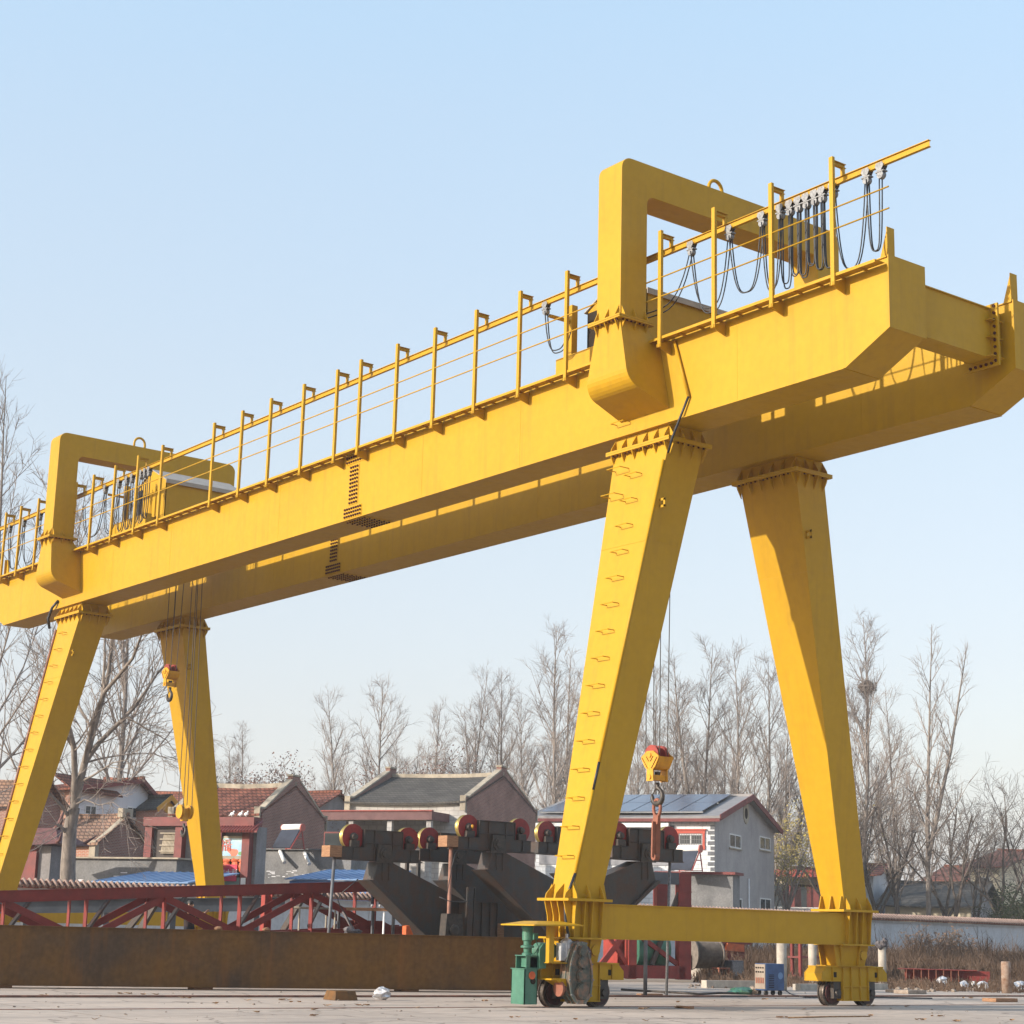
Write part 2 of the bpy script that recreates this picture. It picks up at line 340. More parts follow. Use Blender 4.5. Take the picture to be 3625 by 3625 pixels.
POSTS = [25.59, 27.49, 29.4, 31.32, 33.15, 35.02, 37.06, 39.1, 41.14, 43.12, 45.15, 46.52, 48.57, 50.7, 52.65, 54.68, 58.67, 60.68, 62.67, 64.64, 66.31, 68.2, 70.05, 71.93, 73.59]
def girder(x0, x1, near):
    prof = [(24.33, 16.12), (24.33, 14.52), (25.62, 13.9), (73.75, 13.9), (75.04, 14.52), (75.04, 16.12)]
    b = MB(); b.prism([(x0, y, z) for y, z in prof], (x1 - x0, 0, 0))
    b.box(x0 - .04, x1 + .04, 24.36, 75.01, 16.12, 16.145)                      # top flange plate
    b.box(x0 - .025, x1 + .025, 25.66, 73.71, 13.88, 13.9)
    b.box(x0 - .03, x1 + .03, 24.305, 24.33, 14.50, 16.17); b.box(x0 - .03, x1 + .03, 75.04, 75.065, 14.50, 16.17)
    # field weld seams
    for y in (37.4, 42.1, 50.4, 58.2, 63.1, 29.0):
        b.box(x0 - .0035, x0, y, y + .012, 13.9, 16.1)
    b.box(x0 + .35, x0 + .43, 24.4, 75.0, 16.145, 16.225)                       # trolley rail
    g = b.build('girder', 'yellow', crane)
    # bolted splice: cover plates and bolt heads
    ys = 45.82 if near else 53.9
    c = MB(); hh = c
    for (za, zb, w) in ((15.66, 16.08, .50), (14.34, 15.60, .25), (13.93, 14.28, .50)):
        c.cur = 0; c.box(x0 - .014, x0, ys - w, ys + w, za, zb); c.cur = 1
        nz = max(3, round((zb - za) / .125)); nw = 4 if w < .3 else 8
        for i in range(nz):
            for j in range(nw):
                z = za + (i + .5) * (zb - za) / nz; y = ys - w + (j + .5) * 2 * w / nw
                hh.lathe((x0 - .014, y, z), (-1, 0, 0), [(0, .036), (.04, .036)], 6)
    for i in range(6):
        for j in range(8):
            x = x0 + .12 + i * .18; y = ys - .5 + j * .14
            hh.lathe((x, y, 13.868), (0, 0, -1), [(0, .032), (.04, .032)], 6)
    c.cur = 0; c.box(x0 + .04, x1 - .04, ys - .6, ys + .6, 13.868, 13.88)
    c.build('splice_plate', ['yellow', 'bolt'], g)
    # buffer stops on both ends
    for y, d in ((24.55, 1), (74.8, -1)):
        st = MB(); st.prism([(x0 + .32, y, 16.145), (x0 + .32, y + d * .34, 16.145), (x0 + .32, y + d * .08, 16.95), (x0 + .32, y, 16.95)], (.05, 0, 0))
        st.box(x0 + .22, x0 + .46, y - .012, y + .012, 16.145, 16.95); st.build('buffer_stop', 'yellow', g)
    if not near: return g
    # ledge, posts, handrail, runway beam
    l = MB(); l.box(28.09, 28.40, 24.4, 75.0, 15.985, 15.997)
    l.box(28.075, 28.09, 24.4, 75.0, 15.93, 16.0)
    rr = random.Random(4)
    y = 24.9
    while y < 75:
        l.box(28.09, 28.435, y, y + .02, 15.93, 15.985); y += .65
    # small bent lips of the ledge
    l.build('ledge', 'yellow', g)
    for y in POSTS:
        p = MB()
        p.box(28.035, 28.07, y - .055, y + .055, 15.72, 18.78)                   # channel web
        p.box(28.07, 28.115, y - .055, y - .04, 15.9, 18.78); p.box(28.07, 28.115, y + .04, y + .055, 15.9, 18.78)
        p.box(28.115, 28.50, y - .05, y + .05, 18.70, 18.712); p.box(28.115, 28.50, y - .006, y + .006, 18.62, 18.70); p.box(28.07, 28.50, y - .05, y + .05, 18.61, 18.62)
        p.box(28.40, 28.46, y - .045, y + .045, 18.43, 18.61)
        p.prism([(28.02, y - .02, 15.72), (28.44, y - .02, 15.60), (28.44, y - .02, 15.95), (28.02, y - .02, 15.80)], (0, .04, 0))
        p.box(28.02, 28.435, y + .06, y + .072, 15.72, 15.8)
        p.build('railing_post', 'yellow', g)
    h = MB()
    for z in (17.53, 17.03): h.tube([(28.06, 23.95, z), (28.06, 74.9, z)], .019, 8)
    h.build('handrail', 'yellow', g)
    r = MB()
    r.box(28.385, 28.475, 23.1, 75.4, 18.415, 18.43); r.box(28.385, 28.475, 23.1, 75.4, 18.27, 18.285); r.box(28.426, 28.434, 23.1, 75.4, 18.285, 18.415)
    r.build('festoon_beam', 'yellow', g)
    # ladder rungs on the web below the near bracket
    for yy, zz in ((33.05, 14.72), (33.1, 14.22)):
        rung(g, 28.44, yy, zz)
    # conduit from the ledge to the leg
    c = MB(); c.tube([(28.39, 31.15, 15.92), (28.39, 30.62, 14.35)], .04, 8); c.build('conduit', 'yellow', g)
    c = MB(); c.tube([(28.38, 30.62, 14.36), (28.36, 30.85, 13.95), (28.33, 31.15, 13.4), (28.40, 31.36, 13.1)], .03, 8); c.build('power_cable', 'black', g)
    c = MB(); a = Vector((28.40, 67.95, 14.2))
    c.tube([a, a + Vector((-.1, .3, -.25)), a + Vector((-.16, .5, -.7)), a + Vector((-.1, .4, -1.1))], .06, 6); c.build('power_cable', 'black', g)
    return g

def rung(par, x, y, z, slope=0.0, w=.25):
    b = MB(); o = .21
    b.tube([(x, y - w, z), (x - o, y - w, z), (x - o, y + w, z), (x, y + w, z)], .013, 5, smooth=False)
    b.build('ladder_rung', 'yellow', par)

gn = girder(28.44, 29.59, True)
gf = girder(32.75, 33.92, False)

# end beams between the girders
for y0, nm in ((24.68, 0), (74.1, 1)):
    b = MB(); b.box(29.6, 32.35, y0, y0 + .6, 14.74, 15.92); b.box(29.6, 32.32, y0 - .05, y0 + .65, 15.92, 15.945)
    eb = b.build('end_beam', 'yellow', crane)
    f = MB(); f.box(32.35, 32.375, y0 - .2, y0 + .8, 14.55, 16.05); f.box(32.38, 32.405, y0 - .2, y0 + .8, 14.55, 16.05)
    f.box(32.405, 32.74, y0 + .02, y0 + .58, 14.74, 15.92)
    for z in (14.75, 15.2, 15.62): f.box(32.15, 32.62, y0 - .16, y0 + .02, z, z + .015)
    h = f; f.cur = 1
    for i in range(9): h.lathe((32.34, y0 - .12, 14.66 + i * .165), (-1, 0, 0), [(0, .035), (.035, .035)], 6)
    for i in range(5): h.lathe((32.34, y0 + .0 + i * .15, 14.62), (-1, 0, 0), [(0, .035), (.035, .035)], 6)
    f.build('joint_flange', ['yellow', 'bolt'], eb)

# portal frames that tie both girders over the trolley
for k in (0, 1):
    dy = DY * k; yf = 31.82 + dy; yb = 32.72 + dy; yc = (yf + yb) / 2
    xo, xi = 27.2, 28.06
    out = [(xo, 16.47)] + [(x, z) for x, z in arc(xo + .32, 20.74 - .32, .32, 180, 90)] + [(x, z) for x, z in arc(mir(xo) - .32, 20.74 - .32, .32, 90, 0)] + [(mir(xo), 16.47), (mir(xi), 16.47)]
    inn = [(x, z) for x, z in arc(mir(xi) - .22, 19.87 - .22, .22, 0, 90)] + [(x, z) for x, z in arc(xi + .22, 19.87 - .22, .22, 90, 180)] + [(xi, 16.47)]
    b = MB(); b.prism([(x, yf, z) for x, z in out + inn], (0, yb - yf, 0))
    pf = b.build('portal_frame', 'yellow', crane, bevel=.012)
    lu = MB()
    lp = [(30.62, yc, 20.7), (30.62, yc, 20.98)] + [(30.86 + .24 * math.cos(R(180 - a)), yc, 20.98 + .26 * math.sin(R(a))) for a in range(20, 180, 20)] + [(31.10, yc, 20.98), (31.10, yc, 20.7)]
    lu.tube(lp, .05, 8); lu.build('lifting_lug', 'yellow', pf)
    for sx in (0, 1):
        mx = (lambda x: x) if sx == 0 else mir
        f = MB()
        for z in (16.435, 16.385): 
            xs = sorted((mx(xo - .16), mx(xi + .14))); f.box(xs[0], xs[1], yf - .16, yb + .16, z, z + .04)
        for t in (0.06, .5, .94):
            y = yf + (yb - yf) * t
            for s, z in ((1, 16.475), (-1, 16.385)):
                f.prism([(mx(xo), y - .012, z), (mx(xo - .14), y - .012, z), (mx(xo - .12), y - .012, z + s * .05), (mx(xo - .0), y - .012, z + s * .3)], (0, .024, 0))
            x = xo + (xi - xo) * t
            for s, z in ((1, 16.475), (-1, 16.385)):
                f.prism([(mx(x) - .012, yf, z), (mx(x) - .012, yf - .14, z), (mx(x) - .012, yf - .12, z + s * .05), (mx(x) - .012, yf, z + s * .3)], (.024, 0, 0))
        hb = f; f.cur = 1
        for i in range(7):
            hb.lathe((mx(xo - .09), yf + .02 + i * .145, 16.38), (0, 0, -1), [(0, .03), (.03, .03)], 6)
            hb.lathe((mx(xo + .02 + i * .135), yf - .09, 16.38), (0, 0, -1), [(0, .03), (.03, .03)], 6)
        f.build('column_flange', ['yellow', 'bolt'], pf)
        # bracket that carries the column on the outside of the girder
        br = MB()
        prof = [(xi, 16.38), (xo, 16.38), (xo - .03, 15.05)] + [(x, z) for x, z in arc(xo - .03 + .5, 15.05, .5, 180, 245, 6)] + [(28.435, 14.25), (28.435, 15.9)]
        hw = lambda z: .45 + (16.38 - z) * .215
        pa = [Vector((mx(x), yc - hw(z), z)) for x, z in prof]; pb = [Vector((mx(x), yc + hw(z), z)) for x, z in prof]; n = len(prof)
        br.add(pa + pb, [tuple(range(n)), tuple(range(2 * n - 1, n - 1, -1))])
        for i in range(n):
            j = (i + 1) % n; br.add([pa[i], pa[j], pb[j], pb[i]], [(0, 3, 2, 1)], smooth=False)
        br.build('column_bracket', 'yellow', pf)

# legs
def leg(left, yc):
    xb0, xb1 = (26.23, 27.08) if left else (35.27, 36.13)
    xt0, xt1 = (28.53, 29.67) if left else (32.97, 34.02)
    zb, zt = 2.39, 13.44
    ht, hb = 1.03, .37
    b = MB()
    b.hexa([(xb0, yc - hb, zb), (xb1, yc - hb, zb), (xb1, yc + hb, zb), (xb0, yc + hb, zb)], [(xt0, yc - ht, zt), (xt1, yc - ht, zt), (xt1, yc + ht, zt), (xt0, yc + ht, zt)])
    t = .77; lx = lambda a, c, t: a + (c - a) * t
    zs = lx(zb, zt, t); hs = lx(hb, ht, t) + .004
    b.box(lx(xb0, xt0, t) - .006, lx(xb1, xt1, t) + .006, yc - hs, yc + hs, zs, zs + .014)    # weld seam
    lg = b.build('leg', 'yellow', crane)
    # head: two flanges, stiffeners, pedestal under the girder
    h = MB()
    h.box(xt0 + .02, xt1 - .02, yc - ht + .02, yc + ht - .02, zt + .11, 13.88)
    for z in (13.44, 13.495): h.box(xt0 - .16, xt1 + .16, yc - ht - .16, yc + ht + .16, z, z + .05)
    for i in range(6):
        y = yc - ht + .03 + i * (2 * ht - .06) / 5
        for xx, s in ((xt0, -1), (xt1, 1)):
            h.prism([(xx, y - .012, 13.43), (xx + s * .15, y - .012, 13.43), (xx + s * .13, y - .012, 13.36), (xx - (.055 if s < 0 else -.03) * 0, y - .012, 13.10)], (0, .024, 0))
            h.prism([(xx - s * .02, y - .012, 13.55), (xx + s * .15, y - .012, 13.55), (xx + s * .13, y - .012, 13.62), (xx - s * .02, y - .012, 13.86)], (0, .024, 0))
    for i in range(4):
        x = xt0 + .03 + i * (xt1 - xt0 - .06) / 3
        for yy, s in ((yc - ht, -1), (yc + ht, 1)):
            h.prism([(x - .012, yy, 13.43), (x - .012, yy + s * .15, 13.43), (x - .012, yy + s * .13, 13.36), (x - .012, yy - s * .02, 13.08)], (.024, 0, 0))
            h.prism([(x - .012, yy - s * .02, 13.55), (x - .012, yy + s * .15, 13.55), (x - .012, yy + s * .13, 13.62), (x - .012, yy - s * .02, 13.86)], (.024, 0, 0))
    hb2 = h; h.cur = 1
    for i in range(14):
        for xx in (xt0 - .09, xt1 + .09): hb2.lathe((xx, yc - ht + .05 + i * .15, 13.44), (0, 0, -1), [(0, .028), (.035, .028)], 6)
    for i in range(7):
        hb2.lathe((xt0 + .05 + i * .17, yc - ht - .09, 13.44), (0, 0, -1), [(0, .028), (.035, .028)], 6)
    h.build('leg_flange', ['yellow', 'bolt'], lg)
    # foot flange with triangular stiffeners
    f = MB()
    f.box(xb0 - .26, xb1 + .20, yc - hb - .2, yc + hb + .2, 2.33, 2.39)
    for t in (.03, .5, .97):
        y = yc - hb + 2 * hb * t
        for xx, s in ((xb0, -1), (xb1, 1)):
            lean = .22 * .4 * (1 if left else -1)
            f.prism([(xx - s * .05, y - .013, 2.39), (xx + s * .2, y - .013, 2.39), (xx + s * .17 , y - .013, 2.5), (xx + s * .03 + lean, y - .013, 2.72), (xx - s * .05 + lean, y - .013, 2.72)], (0, .026, 0))
        x = xb0 + (xb1 - xb0) * t
        for yy, s in ((yc - hb, -1), (yc + hb, 1)):
            f.prism([(x - .013, yy, 2.39), (x - .013, yy + s * .18, 2.39), (x - .013, yy + s * .15, 2.5), (x - .013, yy + s * .01, 2.72)], (.026, 0, 0))
    f.build('leg_flange', 'yellow', lg)
    # rungs on the outer face
    xo = lambda z: lx(xb0, xt0, (z - zb) / (zt - zb)) if left else lx(xb1, xt1, (z - zb) / (zt - zb))
    z = 3.35; sgn = 1 if left else -1
    while z < 13.1:
        r = MB(); x = xo(z); w = .22; o = .2 * sgn; yy = yc + .04
        r.tube([(x + .02 * sgn, yy - w, z), (x - o, yy - w, z), (x - o, yy + w, z), (x + .02 * sgn, yy + w, z)], .013, 5, smooth=False)
        r.build('ladder_rung', 'yellow', lg); z += .672
    if left and yc < 40:
        for z, dyy in ((13.0, .62), (12.3, .66)):
            r = MB(); x = xo(z); w = .25; yy = yc + dyy
            r.tube([(x + .02, yy - w, z), (x - .3, yy - w, z), (x - .3, yy + w, z), (x + .02, yy + w, z)], .013, 5, smooth=False)
            r.build('ladder_rung', 'yellow', lg)
    # erection lugs
    z = 11.85; t = (z - zb) / (zt - zb); hy = lx(hb, ht, t); xa, xb = lx(xb0, xt0, t), lx(xb1, xt1, t)
    def ring(c, ax):
        m = MB(); c = Vector(c); ax = Vector(ax)
        for a, b2 in ((-.03, .15),):
            p = c - ax * .08; q = c + ax * .2
            up = Vector((0, 0, 1))
            m.bar(p + up * .085, q + up * .085, .02, .06); m.bar(p - up * .085, q - up * .085, .02, .06)
            m.bar(q - ax * .03 - up * .12, q - ax * .03 + up * .12, .02, .06, up=ax); m.bar(c - ax * .02 - up * .08, c - ax * .02 + up * .08, .02, .1, up=ax)
        m.build('lifting_lug', 'yellow', lg)
    ring((xa + .25 if left else xb - .25, yc + hy, z), (0, 1, 0)); ring((xa + .12, yc - hy, z), (0, -1, 0)); ring((xb, yc + .2, z), (1, 0, 0))
    # conduit down the front corner
    if left:
        c = MB(); e = lambda z: Vector((xo(z) - .035, yc + (-1 if yc < 40 else 1) * (lx(hb, ht, (z - zb) / (zt - zb)) - .02), z))
        if yc < 40:
            c.tube([e(12.95), e(5.5)], .035, 8); c.build('conduit', 'yellow', lg); c = MB(); c.tube([e(4.85), e(2.95)], .035, 8); c.build('conduit', 'yellow', lg)
            c = MB(); c.tube([e(5.5), e(4.85)], .028, 8); c.build('power_cable', 'black', lg); c = MB(); p = e(2.95)
            c.tube([p, p + Vector((-.12, .05, -.35)), p + Vector((-.2, .1, -.6)), p + Vector((-.22, .06, -1.0)), p + Vector((-.14, .0, -1.5)), p + Vector((-.15, .05, -1.8))], .033, 8)
            c.build('power_cable', 'black', lg)
        else:
            c.tube([e(13.0), e(3.0)], .045, 8); c.build('conduit', 'pole_rust', lg)
    return lg
for yc in (YN, YF):
    for left in (True, False): leg(left, yc)

# ground beams with the column bases
for yc in (YN, YF):
    b = MB(); b.box(27.07, 35.28, yc - .36, yc + .36, 1.53, 2.27); b.box(27.07, 35.28, yc - .39, yc + .39, 2.27, 2.295); b.box(27.07, 35.28, yc - .39, yc + .39, 1.505, 1.53)
    gb = b.build('ground_beam', 'yellow', crane)
    for xb0, xb1, s in ((26.23, 27.07, -1), (35.28, 36.13, 1)):
        c = MB(); c.box(xb0, xb1, yc - .36, yc + .36, 1.53, 2.33); c.box(xb0 - .24, xb1 + .08, yc - .52, yc + .52, 1.49, 1.53)
        for t in (.02, .35, .62, .98):
            x = xb0 + (xb1 - xb0) * t
            for yy, sy in ((yc - .36, -1), (yc + .36, 1)):
                c.prism([(x - .012, yy, 1.53), (x - .012, yy + sy * .10, 1.53), (x - .012, yy + sy * .14, 2.1), (x - .012, yy + sy * .17, 2.33), (x - .012, yy, 2.33)], (.024, 0, 0))
        xx = xb0 if s < 0 else xb1
        for t in (.02, .35, .67, .98):
            y = yc - .36 + .72 * t
            c.prism([(xx, y - .012, 1.53), (xx + s * .10, y - .012, 1.53), (xx + s * .13, y - .012, 2.0), (xx + s * .22, y - .012, 2.33), (xx, y - .012, 2.33)], (0, .024, 0))
        c.build('column_base', 'yellow', gb)

# wheel bogies
def bogie(left, yc):
    xc = 26.65 if left else 35.68
    b = MB()
    P = lambda pts, y0, y1: b.prism([(xc + x, y0, z) for x, z in pts], (0, y1 - y0, 0))
    side = [(-1.22, .62), (-.5, .62), (-.5, .12), (.5, .12), (.5, .62), (1.22, .62), (1.22, .80), (1.06, .945), (-1.06, .945), (-1.22, .80)]
    P(side, yc - .30, yc - .275); P(side, yc + .275, yc + .30)
    b.box(xc - 1.06, xc + 1.06, yc - .33, yc + .33, .945, .975)
    for x in (-.5, .5): b.box(xc + x - .012, xc + x + .012, yc - .275, yc + .275, .12, .94)
    for x in (-1.2, 1.2): b.box(xc + x - .012, xc + x + .012, yc - .275, yc + .275, .62, .80)
    b.box(xc - .5, xc + .5, yc - .275, yc + .275, .135, .15)
    for x in (-1.2, 1.2):
        s = 1 if x > 0 else -1
        b.hexa([(xc + x - .01, yc - .275, .80), (xc + x + .01, yc - .275, .80), (xc + x + .01, yc + .275, .80), (xc + x - .01, yc + .275, .80)],
               [(xc + s * 1.06 - .01, yc - .275, .94), (xc + s * 1.06 + .01, yc - .275, .94), (xc + s * 1.06 + .01, yc + .275, .94), (xc + s * 1.06 - .01, yc + .275, .94)])
    for x in (-1.2, -.55, .55): b.box(xc + x, xc + x + .65, yc - .33, yc + .33, .60, .62) if x != -.55 else None
    for sy in (-1, 1):
        y0 = yc + sy * .30
        for x in (-.85, -.47, -.17, .17, .47, .85):
            b.box(xc + x - .01, xc + x + .01, min(y0, y0 + sy * .045), max(y0, y0 + sy * .045), .13 if abs(x) < .5 else .62, .945)
        b.box(xc - .5, xc + .5, min(y0, y0 + sy * .04), max(y0, y0 + sy * .04), .46, .48); b.box(xc - .5, xc + .5, min(y0, y0 + sy * .04), max(y0, y0 + sy * .04), .12, .14)
    bo = b.build('bogie', 'yellow', crane)
    hl = MB()
    for sy in (-1, 1):
        for x in (-.75, .82): hl.box(xc + x - .07, xc + x + .07, yc + sy * .3 - .004, yc + sy * .3 + .004, .70, .83)
    hl.build('inspection_hole_shade', 'shade_black', bo)  # thin dark patches on solid plate, painted as shade inside holes
    # pedestal between bogie and ground beam
    p = MB(); xp = xc + (.02 if left else -.02)
    p.hexa([(xp - .46, yc - .28, .985), (xp + .42, yc - .28, .985), (xp + .42, yc + .28, .985), (xp - .46, yc + .28, .985)], [(xp - .55, yc - .36, 1.49), (xp + .48, yc - .36, 1.49), (xp + .48, yc + .36, 1.49), (xp - .55, yc + .36, 1.49)])
    for y in (-.28, .25): p.hexa([(xp - .62, yc + y, .985), (xp - .46, yc + y, .985), (xp - .46, yc + y + .03, .985), (xp - .62, yc + y + .03, .985)], [(xp - .72, yc + y, 1.49), (xp - .5, yc + y, 1.49), (xp - .5, yc + y + .03, 1.49), (xp - .72, yc + y + .03, 1.49)])
    p.box(xp - .66, xp + .60, yc - .40, yc + .40, .975, .99)
    p.hexa([(xp + .1, yc - .36, 1.0), (xp + .13, yc - .36, 1.0), (xp + .13, yc - .27, 1.0), (xp + .1, yc - .27, 1.0)], [(xp + .1, yc - .42, 1.48), (xp + .13, yc - .42, 1.48), (xp + .13, yc - .34, 1.48), (xp + .1, yc - .34, 1.48)])
    p.lathe((xp + .3, yc - .30, 1.25), (0, -1, 0), [(0, .12), (.07, .12)], 20)
    p.build('pedestal', 'yellow', bo)
    for x in (-.64, .64):
        w = MB(); w.lathe((xc + x, yc - .10, .31), (0, 1, 0), [(0, .30), (.0, .335), (.03, .34), (.035, .31), (.165, .31), (.17, .34), (.2, .335), (.2, .30)], 40)
        w.cur = 1; w.lathe((xc + x, yc - .14, .31), (0, 1, 0), [(0, .27), (.28, .27)], 32)
        w.build('wheel', ['wheel_steel', 'wheel_dark_red'], bo)
        for sg in (-1, 1):
            y0_, y1_ = sorted((yc + sg * .28, yc + sg * .15)); hs = MB(); hs.box(xc + x - .13, xc + x + .13, y0_, y1_, .18, .60); hs.lathe((xc + x, yc + sg * .28, .32), (0, sg, 0), [(0, .09), (.06, .08)], 16); hs.build('bearing_housing', 'dark_steel', bo)
    return bo
bg = {}
for yc in (YN, YF):
    for left in (True, False): bg[(left, yc)] = bogie(left, yc)

# travel drive, rail clamp and their canopy on the near left corner
dr = MB(); dr.box(25.36, 26.3, 31.72, 32.17, .60, .635); dr.hexa([(25.9, 31.72, .42), (26.3, 31.72, .42), (26.3, 32.17, .42), (25.9, 32.17, .42)], [(25.5, 31.72, .60), (26.3, 31.72, .60), (26.3, 32.17, .60), (25.5, 32.17, .60)])
dr.box(25.36, 26.3, 31.72, 32.17, .96, .98)
drv = dr.build('travel_drive', 'yellow', crane)
# open gear casing: tall worn casing with three stepped discs
gx, gy = 26.1, 31.60
def gear_outline(k=1.0):
    pts = [(.0, 1.42), (-.13, 1.40), (-.22, 1.22), (-.31, .95), (-.335, .62), (-.28, .30), (-.12, .12), (.12, .12), (.28, .28), (.33, .62), (.30, .95), (.2, 1.22), (.12, 1.40)]
    c = (0, .76)
    return [(c[0] + (x - c[0]) * k, c[1] + (z - c[1]) * k) for x, z in pts]
g = MB(); g.prism([(gx + x, gy, z) for x, z in gear_outline(.97)], (0, .30, 0))
gc = g.build('gear_casing', 'gear_green', drv)
g = MB()
o1 = gear_outline(1.04); o0 = gear_outline(.90); n = len(o1)
for ya, yb in ((gy - .02, gy), (gy + .13, gy + .16), (gy + .30, gy + .32)):
    for i in range(n):
        j = (i + 1) % n
        g.hexa([(gx + o1[i][0], ya, o1[i][1]), (gx + o1[j][0], ya, o1[j][1]), (gx + o0[j][0], ya, o0[j][1]), (gx + o0[i][0], ya, o0[i][1])], [(gx + o1[i][0], yb, o1[i][1]), (gx + o1[j][0], yb, o1[j][1]), (gx + o0[j][0], yb, o0[j][1]), (gx + o0[i][0], yb, o0[i][1])])
g.build('casing_rim', 'gear_rim', gc)
g = MB()
for z, r in ((1.24, .10), (.98, .115), (.70, .135), (.37, .16)): g.lathe((gx + .02, gy - .02, z), (0, -1, 0), [(0, r + .025), (.02, r + .025), (.02, r), (.05, r)], 24)
for z in (1.1, .84, .54): g.box(gx - .28, gx + .28, gy - .03, gy - .02, z, z + .02)
g.build('gear_cover', 'gear_green', gc)
g = MB()
for i in range(n):
    for k in (.97,): 
        x, z = o1[i]; g.lathe((gx + x * k, gy - .02, .76 + (z - .76) * k), (0, -1, 0), [(0, .018), (.025, .018)], 6)
g.build('casing_bolts', 'galv', gc)
# brake, motor and couplings above
m = MB(); m.lathe((25.92, 31.9, 1.02), (0, 0, 1), [(0, .07), (.02, .115), (.42, .125), (.46, .09), (.5, .03), (.58, .03)], 20)
for i in range(12): a = i * PI / 6; m.box(25.92 + .125 * math.cos(a) - .008, 25.92 + .125 * math.cos(a) + .008, 31.9 + .125 * math.sin(a) - .008, 31.9 + .125 * math.sin(a) + .008, 1.05, 1.44)
m.box(25.7, 25.82, 31.82, 32.0, 1.02, 1.40); m.build('brake_thruster', 'brake', drv)
m = MB(); m.lathe((26.25, 31.95, 1.17), (1, 0, 0), [(0, .1), (.02, .17), (.3, .17), (.32, .1)], 20); m.box(26.05, 26.2, 31.85, 32.05, .98, 1.45); m.bar((26.0, 31.8, 1.0), (26.2, 31.85, 1.45), .06, .06); m.build('brake_drum', 'wheel_dark_red', drv)
m = MB(); m.lathe((25.62, 32.05, 1.22), (0, 1, 0), [(0, .1), (.02, .18), (.5, .18), (.55, .1)], 20)
for z in range(7): m.box(25.50, 25.56, 32.1, 32.5, 1.08 + z * .045, 1.10 + z * .045)
m.build('drive_motor', 'green', drv)
m = MB(); m.lathe((25.62, 31.80, .42), (1, 0, 0), [(0, .06), (0, .17), (.06, .17), (.06, .07), (.2, .07)], 24); m.build('coupling', 'coupling', drv)
# canopy
c = MB(); q = [(24.62, 31.42, 1.78), (25.98, 31.42, 1.80), (25.98, 32.62, 1.80), (24.62, 32.62, 1.78)]; tp = [(25.0, 31.75, 1.86), (25.6, 31.75, 1.87), (25.6, 32.3, 1.87), (25.0, 32.3, 1.86)]
c.hexa(q, tp)
for i in range(4): 
    j = (i + 1) % 4; a, b2 = Vector(q[i]), Vector(q[j]); c.bar(a - Vector((0, 0, .012)), b2 - Vector((0, 0, .012)), .03, .03)
can = c.build('canopy', 'yellow', drv)
for q4 in ((25.28, 25.42, 31.72, 31.84, .975, 1.775), (24.96, 25.04, 32.2, 32.28, 1.62, 1.78), (25.7, 25.78, 32.2, 32.28, .975, 1.79)): c = MB(); c.box(*q4); c.build('canopy_post', 'yellow', drv)

rc = MB()
x0, x1, y0, y1 = 24.87, 25.23, 32.05, 32.53
rc.box(x0, x1, y0, y0 + .02, .07, .82); rc.box(x0, x0 + .02, y0, y1, .07, .82); rc.box(x0, x1, y1 - .02, y1, .3, .82); rc.box(x1 - .02, x1, y0, y1, .1, .82)
rc.box(x0 - .02, x1 + .02, y0 - .02, y1 + .02, .82, .835)
rc.box(x0 + .06, x1 + .06, y0 + .03, y0 + .05, .835, 1.1); rc.box(x0 + .05, x1 + .06, y1 - .1, y1 - .08, .835, 1.1); rc.box(x0 + .17, x1 + .06, y0 + .03, y1 - .1, .86, 1.08); rc.box(x0 + .04, x1 + .08, y0 + .02, y1 - .06, 1.1, 1.12)
rc.prism([(25.24, 32.0, .84), (25.42, 32.0, .84), (25.42, 32.0, 1.34), (25.34, 32.0, 1.38), (25.24, 32.0, 1.25)], (0, .1, 0))
clamp = rc.build('rail_clamp', 'green', crane)
c = MB(); c.lathe((25.06, 32.04, .69), (0, -1, 0), [(0, .085), (.02, .085)], 20); c.build('warning_disc', 'orange', clamp)
c = MB(); c.lathe((25.10, 32.045, .57), (0, -1, 0), [(0, .07), (.01, .07)], 20); c.build('inspection_hole_shade', 'shade_black', clamp)  # dark disc on the casing paints the shade of a hole
c = MB(); c.lathe((25.06, 32.22, 1.12), (0, 0, 1), [(0, .12), (.04, .12), (.06, .08), (.16, .09), (.16, .15), (.2, .15), (.22, .085), (.30, .09), (.32, .12), (.56, .125), (.58, .14), (.66, .135), (.68, .08)], 22)
c.box(25.10, 25.22, 32.04, 32.16, 1.46, 1.60); c.tube([(25.2, 32.1, 1.45), (25.26, 32.08, 1.3), (25.2, 32.1, 1.18), (25.05, 32.06, 1.12)], .012, 6); c.build('clamp_motor', 'green', clamp)

